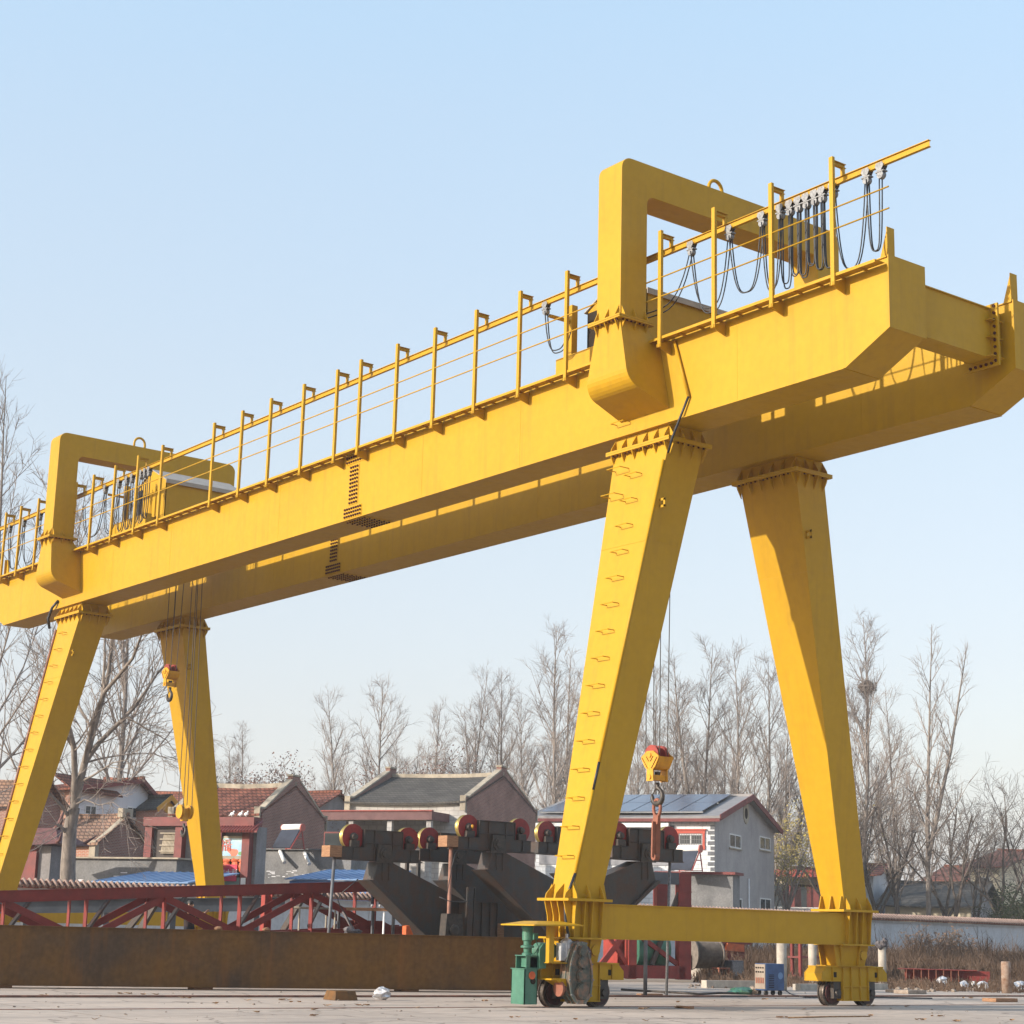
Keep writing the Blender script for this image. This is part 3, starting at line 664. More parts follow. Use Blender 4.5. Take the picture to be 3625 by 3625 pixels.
# ------------------------------------------------------------------ trolleys on the girders
def trolley(y0, y1, far):
    root = empty('hoist_trolley', (31.17, (y0 + y1) / 2, 16.2),
                 'yellow hoist trolley with gabled machine house riding the girders behind the ' + ('far portal frame' if far else 'near portal frame'), 'hoist trolley', 'hoist trolleys on the crane girders')
    b = MB(); 
    for y in (y0 + .1, y1 - .4): b.box(29.0, 33.4, y, y + .3, 16.45, 16.75)
    for x in (28.8, 33.1): b.box(x, x + .25, y0 - .25, y1 + .25, 16.35, 16.78)
    b.box(29.3, 33.1, y0, y1, 16.75, 16.79)
    fr = b.build('trolley_frame', 'yellow', root)
    for x in (28.93, 33.22):
        for y in (y0 + .1, y1 - .1):
            w = MB(); w.lathe((x - .08, y, 16.42), (1, 0, 0), [(0, .2), (.16, .2)], 20); w.build('trolley_wheel', 'dark_steel', root)
    ym = (y0 + y1) / 2; xa, xb = 29.68, 33.0; ze, zp = 18.28, 18.86
    w = MB()
    w.prism([(xa, y0, 16.8), (xa, y1, 16.8), (xa, y1, ze), (xa, ym, zp), (xa, y0, ze)], (.03, 0, 0)); w.prism([(xb - .03, y0, 16.8), (xb - .03, y1, 16.8), (xb - .03, y1, ze), (xb - .03, ym, zp), (xb - .03, y0, ze)], (.03, 0, 0))
    w.box(xa, xb, y0, y0 + .03, 16.8, ze); w.box(xa, xb, y1 - .03, y1, 16.8, ze)
    for y in (y0 + .45, y0 + .8, y0 + 1.15): w.box(xa - .02, xa, y, y + .03, 16.85, ze - .2)
    wl = w.build('house_wall', 'yellow', root)
    r = MB()
    for ya, yb, za, zb in ((y0 - .08, ym, ze - .03, zp + .03), (y1 + .08, ym, ze - .03, zp + .03)):
        r.prism([(xa - .06, ya, za), (xa - .06, yb, zb), (xa - .06, yb, zb + .03), (xa - .06, ya, za + .03)], (xb - xa + .12, 0, 0))
    r.box(xa - .06, xb + .06, y0 - .1, y0 - .08, ze - .14, ze + .02)
    r.build('house_roof', 'shed_roof', root)
    d = MB(); d.box(xa - .025, xa - .001, y1 - .45, y1 - .06, 16.85, ze - .05); d.build('doorway', 'shade_black', root)  # dark panel on the wall, painted as the shade inside an open door
    a = MB(); a.box(29.25, 29.45, y1 + .15, y1 + .35, 16.3, 18.45); a.box(28.6, 29.45, y1 + .22, y1 + .3, 17.95, 18.03); a.lathe((28.55, y1 + .26, 17.99), (1, 0, 0), [(0, .05), (.3, .05)], 10); a.build('towing_arm', 'yellow', root)
    return root
trolley(33.65, 36.1, False)
trolley(61.5, 64.0, True)

# ------------------------------------------------------------------ hook blocks
def hook_pts(c, r):
    x, y, z = c
    pts = [(0, 0, 1.75), (0, 0, 1.3), (0, .05, 1.08)] + [(0, .98 * math.cos(R(a)) * 1.0, .98 * math.sin(R(a))) for a in range(60, -181, -20)] + [(0, -1.02, .35)]
    rad = [.3, .3, .34] + [.40 - .17 * abs(a + 70) / 130 for a in range(60, -181, -20)] + [.1]
    return [(x, y - q[1] * r, z + q[2] * r) for q in pts], [v * r for v in rad]
def hook_block(x, y, zh, label, rope_tops, k=1.0):
    """zh = height of the sheave axle"""
    root = empty('hook_block', (x, y, zh), label, 'hook block', 'hook blocks hanging from the hoist trolleys')
    r_ = .27 * k
    for xx in (-.17, .10):
        s = MB(); X0 = x + xx * k
        s.lathe((X0 - .05 * k, y, zh), (1, 0, 0), [(0, r_ * .8), (0, r_), (.02, r_), (.05 * k, r_ * .86), (.08 * k, r_), (.10 * k, r_), (.10 * k, r_ * .8)], 28)
        s.lathe((X0 - .06 * k, y, zh), (1, 0, 0), [(0, .08 * k), (.12 * k, .08 * k)], 16)
        s.lathe((X0 - .02 * k, y, zh), (1, 0, 0), [(0, r_ * .82), (.04 * k, r_ * .82)], 24)
        for a in range(0, 360, 60): s.bar((X0 - .035 * k, y + .08 * k * math.cos(R(a)), zh + .08 * k * math.sin(R(a))), (X0 - .035 * k, y + r_ * .82 * math.cos(R(a)), zh + r_ * .82 * math.sin(R(a))), .025 * k, .025 * k, up=(1, 0, 0))
        s.build('sheave', 'bright_red', root)
    for xx in (-.27, .21):
        p = MB(); prof = [(-.12, .11), (.12, .11), (.33, -.03), (.33, -.08), (.20, -.30), (.12, -.36), (.13, -.66), (-.13, -.66), (-.12, -.36), (-.20, -.30), (-.33, -.08), (-.33, -.03)]
        p.prism([(x + xx * k, y + a * k, zh + b * k) for a, b in prof], (.04 * k, 0, 0))
        for zz in (-.0, -.56): p.lathe((x + (xx - .03 if xx < 0 else xx + .035) * k, y, zh + zz * k), (1, 0, 0), [(0, .06 * k), (.032 * k, .06 * k)], 16)
        pl = p.build('side_plate', 'yellow_box', root)
        if xx < 0:
            for sg in (-1, 1):
                for (ya, za, yb, zb) in ((.29, -.06, .07, -.34), (.13, -.03, .03, -.16)):
                    t = MB(); xs = x + xx * k - .004; t.bar((xs, y + sg * ya * k, zh + za * k), (xs, y + sg * yb * k, zh + zb * k), .006, .03 * k, up=(1, 0, 0)); t.build('warning_stripe', 'shade_black', pl)
    c = MB(); prof = [(-.33, -.04)] + [(-.33 * math.cos(R(a)), -.04 - .33 * math.sin(R(a))) for a in range(15, 166, 15)] + [(.33, -.04)]
    c.prism([(x - .22 * k, y + a * k, zh + b * k) for a, b in prof], (.425 * k, 0, 0)); c.build('sheave_guard', 'yellow_box', root)
    c = MB(); c.box(x - .22 * k, x + .20 * k, y - .09 * k, y + .09 * k, zh - .64 * k, zh - .50 * k); c.build('crosshead', 'yellow_box', root)
    c = MB(); c.lathe((x, y, zh - .50 * k), (0, 0, 1), [(-.02, .08 * k), (.09 * k, .08 * k)], 16); hp, hr = hook_pts((x, y, zh - 1.04 * k), .20 * k); c.tube(hp, hr, 10)
    c.bar((x, y + .18 * k, zh - .98 * k), (x, y + .04 * k, zh - .80 * k), .025 * k, .02 * k); c.build('hook', 'dark_steel', root)
    for (dx, dy), (tx, ty) in rope_tops:
        r = MB(); r.tube([(x + dx * k, y + dy * k, zh), (tx, ty, 16.5)], .014, 6, cap=False); r.build('rope', 'rope', root)
    return root
h1 = onX(2328, 2676, 31.2)
hook_block(h1.x, h1.y, h1.z, 'yellow hook block with red sheaves under the near trolley, holding a rusty tong', [((-.17, .265), (31.03, h1.y + .34)), ((-.17, -.265), (31.03, h1.y - .3)), ((.10, .265), (31.3, h1.y + .34)), ((.10, -.265), (31.32, h1.y - .4))])
# rusty lifting tong hanging in the near hook
t0 = Vector((h1.x, h1.y, h1.z - 1.04))
t = MB(); c0 = t0 + Vector((0, .01, -.30))
lnk = [c0 + Vector((0, .13 * math.sin(R(a)), .22 * math.cos(R(a)))) for a in range(180, 541, 20)]
t.tube(lnk, .045, 8); t.bar(c0 + Vector((0, 0, -.19)), c0 + Vector((0, .03, -.40)), .09, .19, up=(0, 1, 0)); 
p = c0 + Vector((0, .03, -.34)); q = p + Vector((0, .02, -.90))
t.bar(p + Vector((-.05, 0, 0)), q + Vector((-.05, 0, 0)), .05, .17, up=(1, 0, 0)); t.bar(p + Vector((.05, 0, 0)), q + Vector((.05, 0, 0)), .05, .17, up=(1, 0, 0))
t.lathe(q + Vector((-.075, 0, 0)), (1, 0, 0), [(0, .085), (.15, .085)], 14); t.bar(p + Vector((0, 0, 0)), q + Vector((0, 0, .1)), .08, .06, up=(1, 0, 0))
tag(t.build('lifting_tong', 'coupling'), 'rusty red lifting tong hanging in the near hook', 'lifting tong')
h2 = onX(606, 2375, 31.2)
hook_block(h2.x, h2.y, h2.z, 'faded yellow hook block with empty black hook under the far trolley', [((-.17, .265), (31.03, h2.y + .34)), ((-.17, -.265), (31.03, h2.y - .3)), ((.10, .265), (31.3, h2.y + .34)), ((.10, -.265), (31.32, h2.y - .4))], .93)
# small auxiliary hook
h3 = onX(654, 2874, 31.2)
ax = empty('auxiliary_hook_block', (h3.x, h3.y, h3.z), 'small yellow auxiliary hook block hanging low in front of the far right leg', 'hook block')
for xx in (-.24, .12):
    s = MB(); s.lathe((h3.x + xx, h3.y, h3.z), (1, 0, 0), [(0, .12), (0, .26), (.03, .26), (.06, .22), (.09, .26), (.12, .26), (.12, .12)], 24); s.build('sheave', 'yellow_box', ax)
s = MB(); s.box(h3.x - .12, h3.x + .12, h3.y - .09, h3.y + .09, h3.z - .34, h3.z + .12); s.build('block_body', 'yellow_box', ax)
s = MB(); hp, hr = hook_pts((h3.x, h3.y, h3.z - .72), .17); s.tube(hp, hr, 8); s.build('hook', 'dark_steel', ax)
for dx, dy, ty in ((-.18, .2, .3), (-.18, -.2, -.05), (.18, .2, .6), (.18, -.2, .25)):
    r = MB(); r.tube([(h3.x + dx, h3.y + dy, h3.z), (h3.x + dx, h3.y + ty, 16.5)], .014, 6, cap=False); r.build('rope', 'rope', ax)

# ------------------------------------------------------------------ festoon trolleys and cable loops on the runway beam
def ord_(n): return ['first', 'second', 'third', 'fourth', 'fifth', 'sixth', 'seventh', 'eighth', 'ninth', 'tenth', 'eleventh', 'twelfth', 'thirteenth'][n]
ct = empty('cable_trolley', (28.43, 24.46, 18.27), None, None)
for s in (-1, 1): b = MB(); b.prism([(28.43 + s * .062, 24.46 - .09, 18.35), (28.43 + s * .062, 24.46 + .09, 18.35), (28.43 + s * .062, 24.46 + .12, 18.27), (28.43 + s * .062, 24.46 + .05, 18.16), (28.43 + s * .062, 24.46 - .05, 18.16), (28.43 + s * .062, 24.46 - .12, 18.27)], (.012 * s, 0, 0)); b.build('side_plate', 'galv', ct)
for dy in (-.06, .06): b = MB(); b.lathe((28.43, 24.46 + dy, 18.235), (1, 0, 0), [(-.06, .028), (.06, .028)], 10); b.build('roller', 'dark_steel', ct)
b = MB(); b.box(28.36, 28.50, 24.34, 24.58, 18.13, 18.16); b.lathe((28.37, 24.46, 18.07), (1, 0, 0), [(0, .09), (.12, .09)], 14); b.build('cable_saddle', 'galv', ct)
near_t = [24.46, 24.87, 25.87, 26.2, 26.43, 26.69, 26.94, 27.21, 27.52, 28.12, 29.22, 30.57, 36.36]
mid_t = [60.41, 60.74, 61.08, 61.86, 62.32, 63.02, 64.25]
far_t = [69.0, 70.64, 72.39, 73.92]
groups = [('near portal frame', 'from the free end of the near beam', near_t, 'cable trolleys near the near portal frame'), ('far hoist trolley', 'from the far hoist trolley', mid_t, 'cable trolleys by the far trolley'), ('far portal frame', 'beyond the far portal frame', far_t, 'cable trolleys beyond the far portal')]
first = True
for where, frm, ys, grp in groups:
    for i, y in enumerate(ys):
        o = ct if first else copy_tree(ct); first = False
        o.location = (28.43, y, 18.27)
        if where == 'near portal frame':
            lab = ('grey cable trolley at the towing arm left of the near portal frame' if i == 12 else 'small grey cable trolley hanging on the festoon beam, %s from its free right end' % ord_(i))
        elif where == 'far hoist trolley':
            lab = 'small grey cable trolley on the festoon beam, %s from the far hoist trolley leftwards' % ord_(i)
        else:
            lab = 'small grey cable trolley, %s past the far portal frame' % ord_(i)
        tag(o, lab, 'cable trolley', grp)
        o['group'] = 'cable trolleys on the festoon beam'
rr = random.Random(11)
def loop(y0, y1, zb, label, mat_='black', z0=18.08, z1=18.08):
    b = MB()
    for k in (0, 1):
        n = 22; pts = []; dx = .035 * (1 if k else -1); dz = rr.uniform(-.12, .10) * k
        bulge = .12 * max(0, .6 - (y1 - y0)) 
        for i in range(n + 1):
            t = i / n; s = 2 * t - 1
            f = 1 - abs(s) ** 3.0
            za = z0 + (z1 - z0) * t
            y = y0 + .03 + (y1 - y0 - .06) * t + bulge * math.sin(s * PI) * f
            pts.append((28.43 + dx + .03 * math.sin(t * 5 + k), y, za + (zb + dz - za) * f))
        b.tube(pts, .017, 6)
    return tag(b.build('festoon_cable', mat_), label, 'cable', 'festoon cable loops under the runway beam')
sag = [16.35, 16.15, 16.35, 16.4, 16.55, 16.4, 16.45, 16.35, 16.3, 16.5, 16.45]
for i in range(11):
    loop(near_t[i], near_t[i + 1], sag[i], 'black festoon cable loop hanging by the near handrail, %s from the free right end' % ord_(i))
loop(near_t[11], 33.3, 16.9, 'black festoon cable drooping behind the near portal column', z1=17.6)
loop(35.3, near_t[12], 16.85, 'thin black cable drooping from the towing arm left of the near portal', z0=17.3)
for i in range(6): loop(mid_t[i], mid_t[i + 1], (16.4, 16.25, 16.3, 16.2, 16.25, 16.3)[i], 'black festoon cable loop in front of the far portal, %s from the far hoist trolley' % ord_(i))
loop(mid_t[6], 66.2, 16.4, 'wide black festoon cable loop just right of the far portal column', z1=17.8)
for i in range(3): loop(far_t[i], far_t[i + 1], (16.4, 16.3, 16.3)[i], 'black festoon cable loop past the far portal, %s from the column' % ord_(i))
# ------------------------------------------------------------------ ground, yard, rails
b = MB(); b.add([(-900, -300, -.06), (1500, -300, -.06), (1500, 2400, -.06), (-900, 2400, -.06)], [(0, 1, 2, 3)])
tag(b.build('ground', mat('dry_earth', (0.33, 0.26, 0.20), .95, (0.22, 0.165, 0.12), scale=.35, detail=9, fine=.3, bump=.3), loc=(0, 0, 0)), kind='structure')
def slab_mat():
    m = mat('yard_concrete', (0.50, 0.412, 0.345), .9, (0.385, 0.32, 0.27), scale=.22, detail=10, lo=.32, hi=.62, bump=.12, bscale=5, fine=.22)
    nt = m.node_tree; N = nt.nodes; L = nt.links; b = N['Principled BSDF']
    src = b.inputs['Base Color'].links[0].from_socket; geo = N.new('ShaderNodeNewGeometry')
    mp = N.new('ShaderNodeMapping'); mp.inputs['Scale'].default_value = (.25, 1.6, 1); L.new(geo.outputs['Position'], mp.inputs['Vector'])
    n = N.new('ShaderNodeTexNoise'); n.inputs['Scale'].default_value = .8; n.inputs['Detail'].default_value = 7; L.new(mp.outputs['Vector'], n.inputs['Vector'])
    r = N.new('ShaderNodeValToRGB'); r.color_ramp.elements[0].position = .5; r.color_ramp.elements[1].position = .72; L.new(n.outputs['Fac'], r.inputs['Fac'])
    mx = N.new('ShaderNodeMix'); mx.data_type = 'RGBA'; L.new(r.outputs['Color'], mx.inputs['Factor']); L.new(src, mx.inputs['A']); mx.inputs['B'].default_value = (.31, .265, .235, 1)
    br = N.new('ShaderNodeTexBrick'); br.inputs['Scale'].default_value = 1.0; br.inputs['Brick Width'].default_value = 7.0; br.inputs['Row Height'].default_value = 4.6; br.inputs['Mortar Size'].default_value = .035; br.offset = .0
    br.inputs['Color1'].default_value = (1, 1, 1, 1); br.inputs['Color2'].default_value = (.9, .9, .9, 1); br.inputs['Mortar'].default_value = (.66, .64, .62, 1); L.new(geo.outputs['Position'], br.inputs['Vector'])
    v = N.new('ShaderNodeTexVoronoi'); v.feature = 'DISTANCE_TO_EDGE'; v.inputs['Scale'].default_value = .28; v.inputs['Randomness'].default_value = 1
    nz = N.new('ShaderNodeTexNoise'); nz.inputs['Scale'].default_value = 1.5; nz.inputs['Detail'].default_value = 6; L.new(geo.outputs['Position'], nz.inputs['Vector'])
    ad = N.new('ShaderNodeVectorMath'); ad.operation = 'MULTIPLY_ADD'; ad.inputs[1].default_value = (.8, .8, .8); L.new(nz.outputs['Color'], ad.inputs[0]); L.new(geo.outputs['Position'], ad.inputs[2]); L.new(ad.outputs[0], v.inputs['Vector'])
    cr = N.new('ShaderNodeMapRange'); cr.inputs['From Max'].default_value = .012; cr.inputs['To Min'].default_value = .5; L.new(v.outputs['Distance'], cr.inputs['Value'])
    st = N.new('ShaderNodeTexNoise'); st.inputs['Scale'].default_value = .55; st.inputs['Detail'].default_value = 10; st.inputs['Roughness'].default_value = .7; L.new(geo.outputs['Position'], st.inputs['Vector'])
    sr = N.new('ShaderNodeMapRange'); sr.inputs['From Min'].default_value = .60; sr.inputs['From Max'].default_value = .70; sr.inputs['To Min'].default_value = 1; sr.inputs['To Max'].default_value = .62; L.new(st.outputs['Fac'], sr.inputs['Value'])
    m1 = N.new('ShaderNodeMath'); m1.operation = 'MULTIPLY'; L.new(cr.outputs['Result'], m1.inputs[0]); L.new(sr.outputs['Result'], m1.inputs[1])
    x1 = N.new('ShaderNodeMix'); x1.data_type = 'RGBA'; x1.blend_type = 'MULTIPLY'; x1.inputs['Factor'].default_value = 1; L.new(mx.outputs['Result'], x1.inputs['A']); L.new(br.outputs['Color'], x1.inputs['B'])
    x2 = N.new('ShaderNodeMix'); x2.data_type = 'RGBA'; x2.blend_type = 'MULTIPLY'; x2.inputs['Factor'].default_value = 1; L.new(x1.outputs['Result'], x2.inputs['A']); L.new(m1.outputs[0], x2.inputs['B'])
    L.new(x2.outputs['Result'], b.inputs['Base Color']); return m
b = MB(); xs = [-60 + 6 * i for i in range(29)]; ys = [-20, 4, 10, 16, 22, 28, 31.9]
random.seed(3)
b.box(-60, 110, -20, 32.30, -.2, 0.0); b.box(-60, 110, 32.34, 32.66, -.2, -.03); b.box(-60, 110, 32.70, 37.3, -.2, -.004); b.box(-60, 110, 37.31, 49.3, -.2, 0.0)
tag(b.build('yard', slab_mat(), loc=(0, 0, 0)), kind='structure')
def railbar(y, name, label, h=.03, x0=-40, x1=100, group=None):
    b = MB(); b.box(x0, x1, y - .07, y + .07, -.1, h - .045); b.box(x0, x1, y - .012, y + .012, h - .045, h - .03); b.box(x0, x1, y - .036, y + .036, h - .03, h)
    return tag(b.build(name, 'pole_rust'), label, 'rail', 'rails set in the yard')
railbar(32.5, 'crane_rail', 'rusty crane rail under the wheels of the near crane legs', .0 + .003)
railbar(37.45, 'crane_rail', 'rusty rail in the yard just in front of the long rusted girder', .045)
railbar(66.95, 'crane_rail', 'crane rail under the far crane legs behind the red lattice truss', .003)

# ------------------------------------------------------------------ long rusted plate girder in the foreground
pa = onG(-260, 3496); pb = onG(1960, 3516); d = (pb - pa).normalized(); pb = pa + d * (pb - pa).length
nrm = Vector((-d.y, d.x, 0)); 
root = empty('plate_girder', pa + Vector((0, 0, .06)), 'long rusted steel plate girder lying along the yard in front of the red truss', 'steel girder')
hgt = zat(pa, 3273 - 26 * .028 - 4) - .02
hgt2 = zat(pb, 3324)
GD, GA, GN = d, pa, nrm
def gq(t, off, z): p = GA + GD * t + GN * off; return (p.x, p.y, z)
Lg = (pb - pa).length
b = MB(); w = .012
b.hexa([gq(0, .04, .08), gq(Lg, .04, .08), gq(Lg, .06, .08), gq(0, .06, .08)], [gq(0, .04, hgt), gq(Lg, .04, hgt2), gq(Lg, .06, hgt2), gq(0, .06, hgt)])
b.hexa([gq(0, .58, .08), gq(Lg, .58, .08), gq(Lg, .60, .08), gq(0, .60, .08)], [gq(0, .58, hgt), gq(Lg, .58, hgt2), gq(Lg, .60, hgt2), gq(0, .60, hgt)])
b.hexa([gq(Lg - .02, .06, .08), gq(Lg, .06, .08), gq(Lg, .58, .08), gq(Lg - .02, .58, .08)], [gq(Lg - .02, .06, hgt2), gq(Lg, .06, hgt2), gq(Lg, .58, hgt2), gq(Lg - .02, .58, hgt2)])
for t in (5.05, 8.2, 11.65): b.hexa([gq(t, .036, .08), gq(t + .012, .036, .08), gq(t + .012, .04, .08), gq(t, .04, .08)], [gq(t, .036, hgt - .01), gq(t + .012, .036, hgt - .01), gq(t + .012, .04, hgt - .01), gq(t, .04, hgt - .01)])
b.build('web', 'rust', root)
b = MB(); b.hexa([gq(-.02, 0, hgt), gq(Lg + .02, 0, hgt2), gq(Lg + .02, .64, hgt2), gq(-.02, .64, hgt)], [gq(-.02, 0, hgt + .02), gq(Lg + .02, 0, hgt2 + .02), gq(Lg + .02, .64, hgt2 + .02), gq(-.02, .64, hgt + .02)])
b.build('flange', 'rust', root)
b = MB(); b.hexa([gq(-.02, 0, .06), gq(Lg + .02, 0, .06), gq(Lg + .02, .64, .06), gq(-.02, .64, .06)], [gq(-.02, 0, .08), gq(Lg + .02, 0, .08), gq(Lg + .02, .64, .08), gq(-.02, .64, .08)])
b.build('flange', 'rust', root)
for i, t in enumerate((1.5, 6.5, 12.2)):
    b = MB(); b.hexa([gq(t, .1, 0), gq(t + .5, .1, 0), gq(t + .5, .6, 0), gq(t, .6, 0)], [gq(t, .1, .06), gq(t + .5, .1, .06), gq(t + .5, .6, .06), gq(t, .6, .06)])
    tag(b.build('support_block', 'timber'), 'flat timber packing block under the %s of the rusted girder' % ('left end', 'middle', 'right end')[i], 'support block')
p = onG(1218, 3541)
b = MB(); b.hexa([(p.x - .3, p.y - .1, 0), (p.x + .3, p.y - .12, 0), (p.x + .32, p.y + .5, 0), (p.x - .26, p.y + .5, 0)], [(p.x - .22, p.y + .02, .2), (p.x + .3, p.y, .2), (p.x + .31, p.y + .45, .21), (p.x - .2, p.y + .45, .21)])
tag(b.build('steel_block', 'rust', bevel=.01), 'brown tapered steel block on the concrete before the rusted girder', 'steel block')

# ------------------------------------------------------------------ red lattice truss and things behind the girder
A = onY(-90, 3157, 46.0); B = onY(1490, 3117, 46.0)
root = empty('lattice_truss', (A.x, A.y, 0), 'long dark red lattice truss lying behind the rusted girder', 'truss')
dT = (B - A); dh = Vector((dT.x, dT.y, 0)).normalized(); nT = Vector((-dh.y, dh.x, 0))
if nT.dot(FWD) < 0: nT = -nT
def onT(px, lo=0.0, hi=1.0):
    for _ in range(40):
        m = (lo + hi) / 2
        if proj(A + dT * m)[0] < px: lo = m
        else: hi = m
    return A + dT * lo
CH = .285; HB = 1.34
def chord(off, z0, nm, mt='red'):
    b = MB(); o = nT * off
    for w2 in (0,):
        a0 = A + o; b0 = B + o
        b.bar(a0 - Vector((0, 0, z0 + CH / 2)), b0 - Vector((0, 0, z0 + CH / 2)), .02, CH)
        for zz in (0, CH): b.bar(a0 - Vector((0, 0, z0 + zz)) + nT * .04, b0 - Vector((0, 0, z0 + zz)) + nT * .04, .14, .016)
    b.build(nm, mt, root)
for off in (0, 1.1):
    chord(off, 0, 'top_chord'); chord(off, HB, 'bottom_chord')
vx = [19, 311, 587, 854, 1107, 1330]
for off in (0.02, 1.12):
    for i, x in enumerate(vx):
        p = onT(x) + nT * off; b = MB(); b.bar(p - Vector((0, 0, CH)), p - Vector((0, 0, HB + .05)), .03, .2 if off < 1 else .16, up=nT); b.build('vertical_strut', 'red', root)
    for i in range(len(vx) - 1):
        p, q = onT(vx[i]) + nT * off, onT(vx[i + 1]) + nT * off
        b = MB()
        if i % 2 == 0: b.bar(p - Vector((0, 0, CH)), q - Vector((0, 0, HB)), .03, .19, up=(0, 0, 1))
        else: b.bar(p - Vector((0, 0, HB)), q - Vector((0, 0, CH)), .03, .19, up=(0, 0, 1))
        b.build('diagonal_strut', 'red', root)
    for i in (1, 3, 5):
        p = onT(vx[i]) + nT * (off - .02); b = MB()
        g = [(-.75, HB + .2), (-.75, HB - .02), (-.3, HB - .2), (.3, HB - .2), (.75, HB - .02), (.75, HB + .2)]
        b.prism([p + dh * x - Vector((0, 0, z)) for x, z in g], nT * .02); b.build('gusset_plate', 'red', root)
for i, x in enumerate(vx):
    p = onT(x); b = MB(); b.bar(p + nT * .05 - Vector((0, 0, .2)), p + nT * 1.1 - Vector((0, 0, .2)), .1, .1); b.build('cross_member', 'red', root)
    if i < 5:
        q = onT((vx[i] + vx[i + 1]) / 2); b = MB(); b.bar(p + nT * .1 - Vector((0, 0, HB - .1)), q + nT * 1.05 - Vector((0, 0, CH)), .09, .09); b.build('cross_member', 'primer', root)

# grey steel beam on props behind the truss
def gbeam(px0, y0, d0, px1, y1, d1, hh, name, label, mt, cat='steel beam', props=(), w=.25):
    a = at(px0, y0, d0); c = at(px1, y1, d1)
    b = MB(); b.bar(a - Vector((0, 0, hh / 2)), c - Vector((0, 0, hh / 2)), .02, hh); b.bar(a, c, w, .025); b.bar(a - Vector((0, 0, hh)), c - Vector((0, 0, hh)), w, .025)
    r = empty(name, (a.x, a.y, 0), label, cat)
    b.build('beam', mt, r)
    for t in props:
        p = a + (c - a) * t; b = MB(); b.bar((p.x, p.y, 0), (p.x, p.y, p.z - hh - .013), .22, .2, up=(1, 0, 0)); b.build('prop', 'steel_blue', r)
    return r
gbeam(-60, 3186, 58, 1010, 3178, 60, .42, 'steel_beam', 'blue grey steel beam on props behind the red lattice truss', 'steel_blue', props=(.14, .40, .62, .9))
for x0, y0, x1, y1, d, mt, lab in ((560, 3182, 497, 3290, 53, 'primer', 'dark diagonal strut leaning at left behind the red truss'), (1078, 3165, 1000, 3300, 54.5, 'primer', 'dark diagonal strut leaning behind the red truss near the white trestle'), (520, 3205, 470, 3268, 54, 'primer', 'short dark strut leaning left of the crouching worker')):
    a = at(x0, y0, d); c = at(x1, y1, d); c = a + (c - a) * (a.z / (a.z - c.z)); b = MB(); b.bar(a, c, .16, .16)
    tag(b.build('steel_strut', mt), lab, 'strut')
p = at(938, 3300, 55.5); b = MB(); zt = zat(p, 3166); b.box(p.x - .11, p.x + .11, p.y - .02, p.y + .02, 0, zt); b.box(p.x - .13, p.x - .11, p.y - .12, p.y + .12, 0, zt); b.box(p.x + .11, p.x + .13, p.y - .12, p.y + .12, 0, zt)
tag(b.build('steel_post', 'bright_red'), 'bright red steel post standing before the lattice truss', 'post')

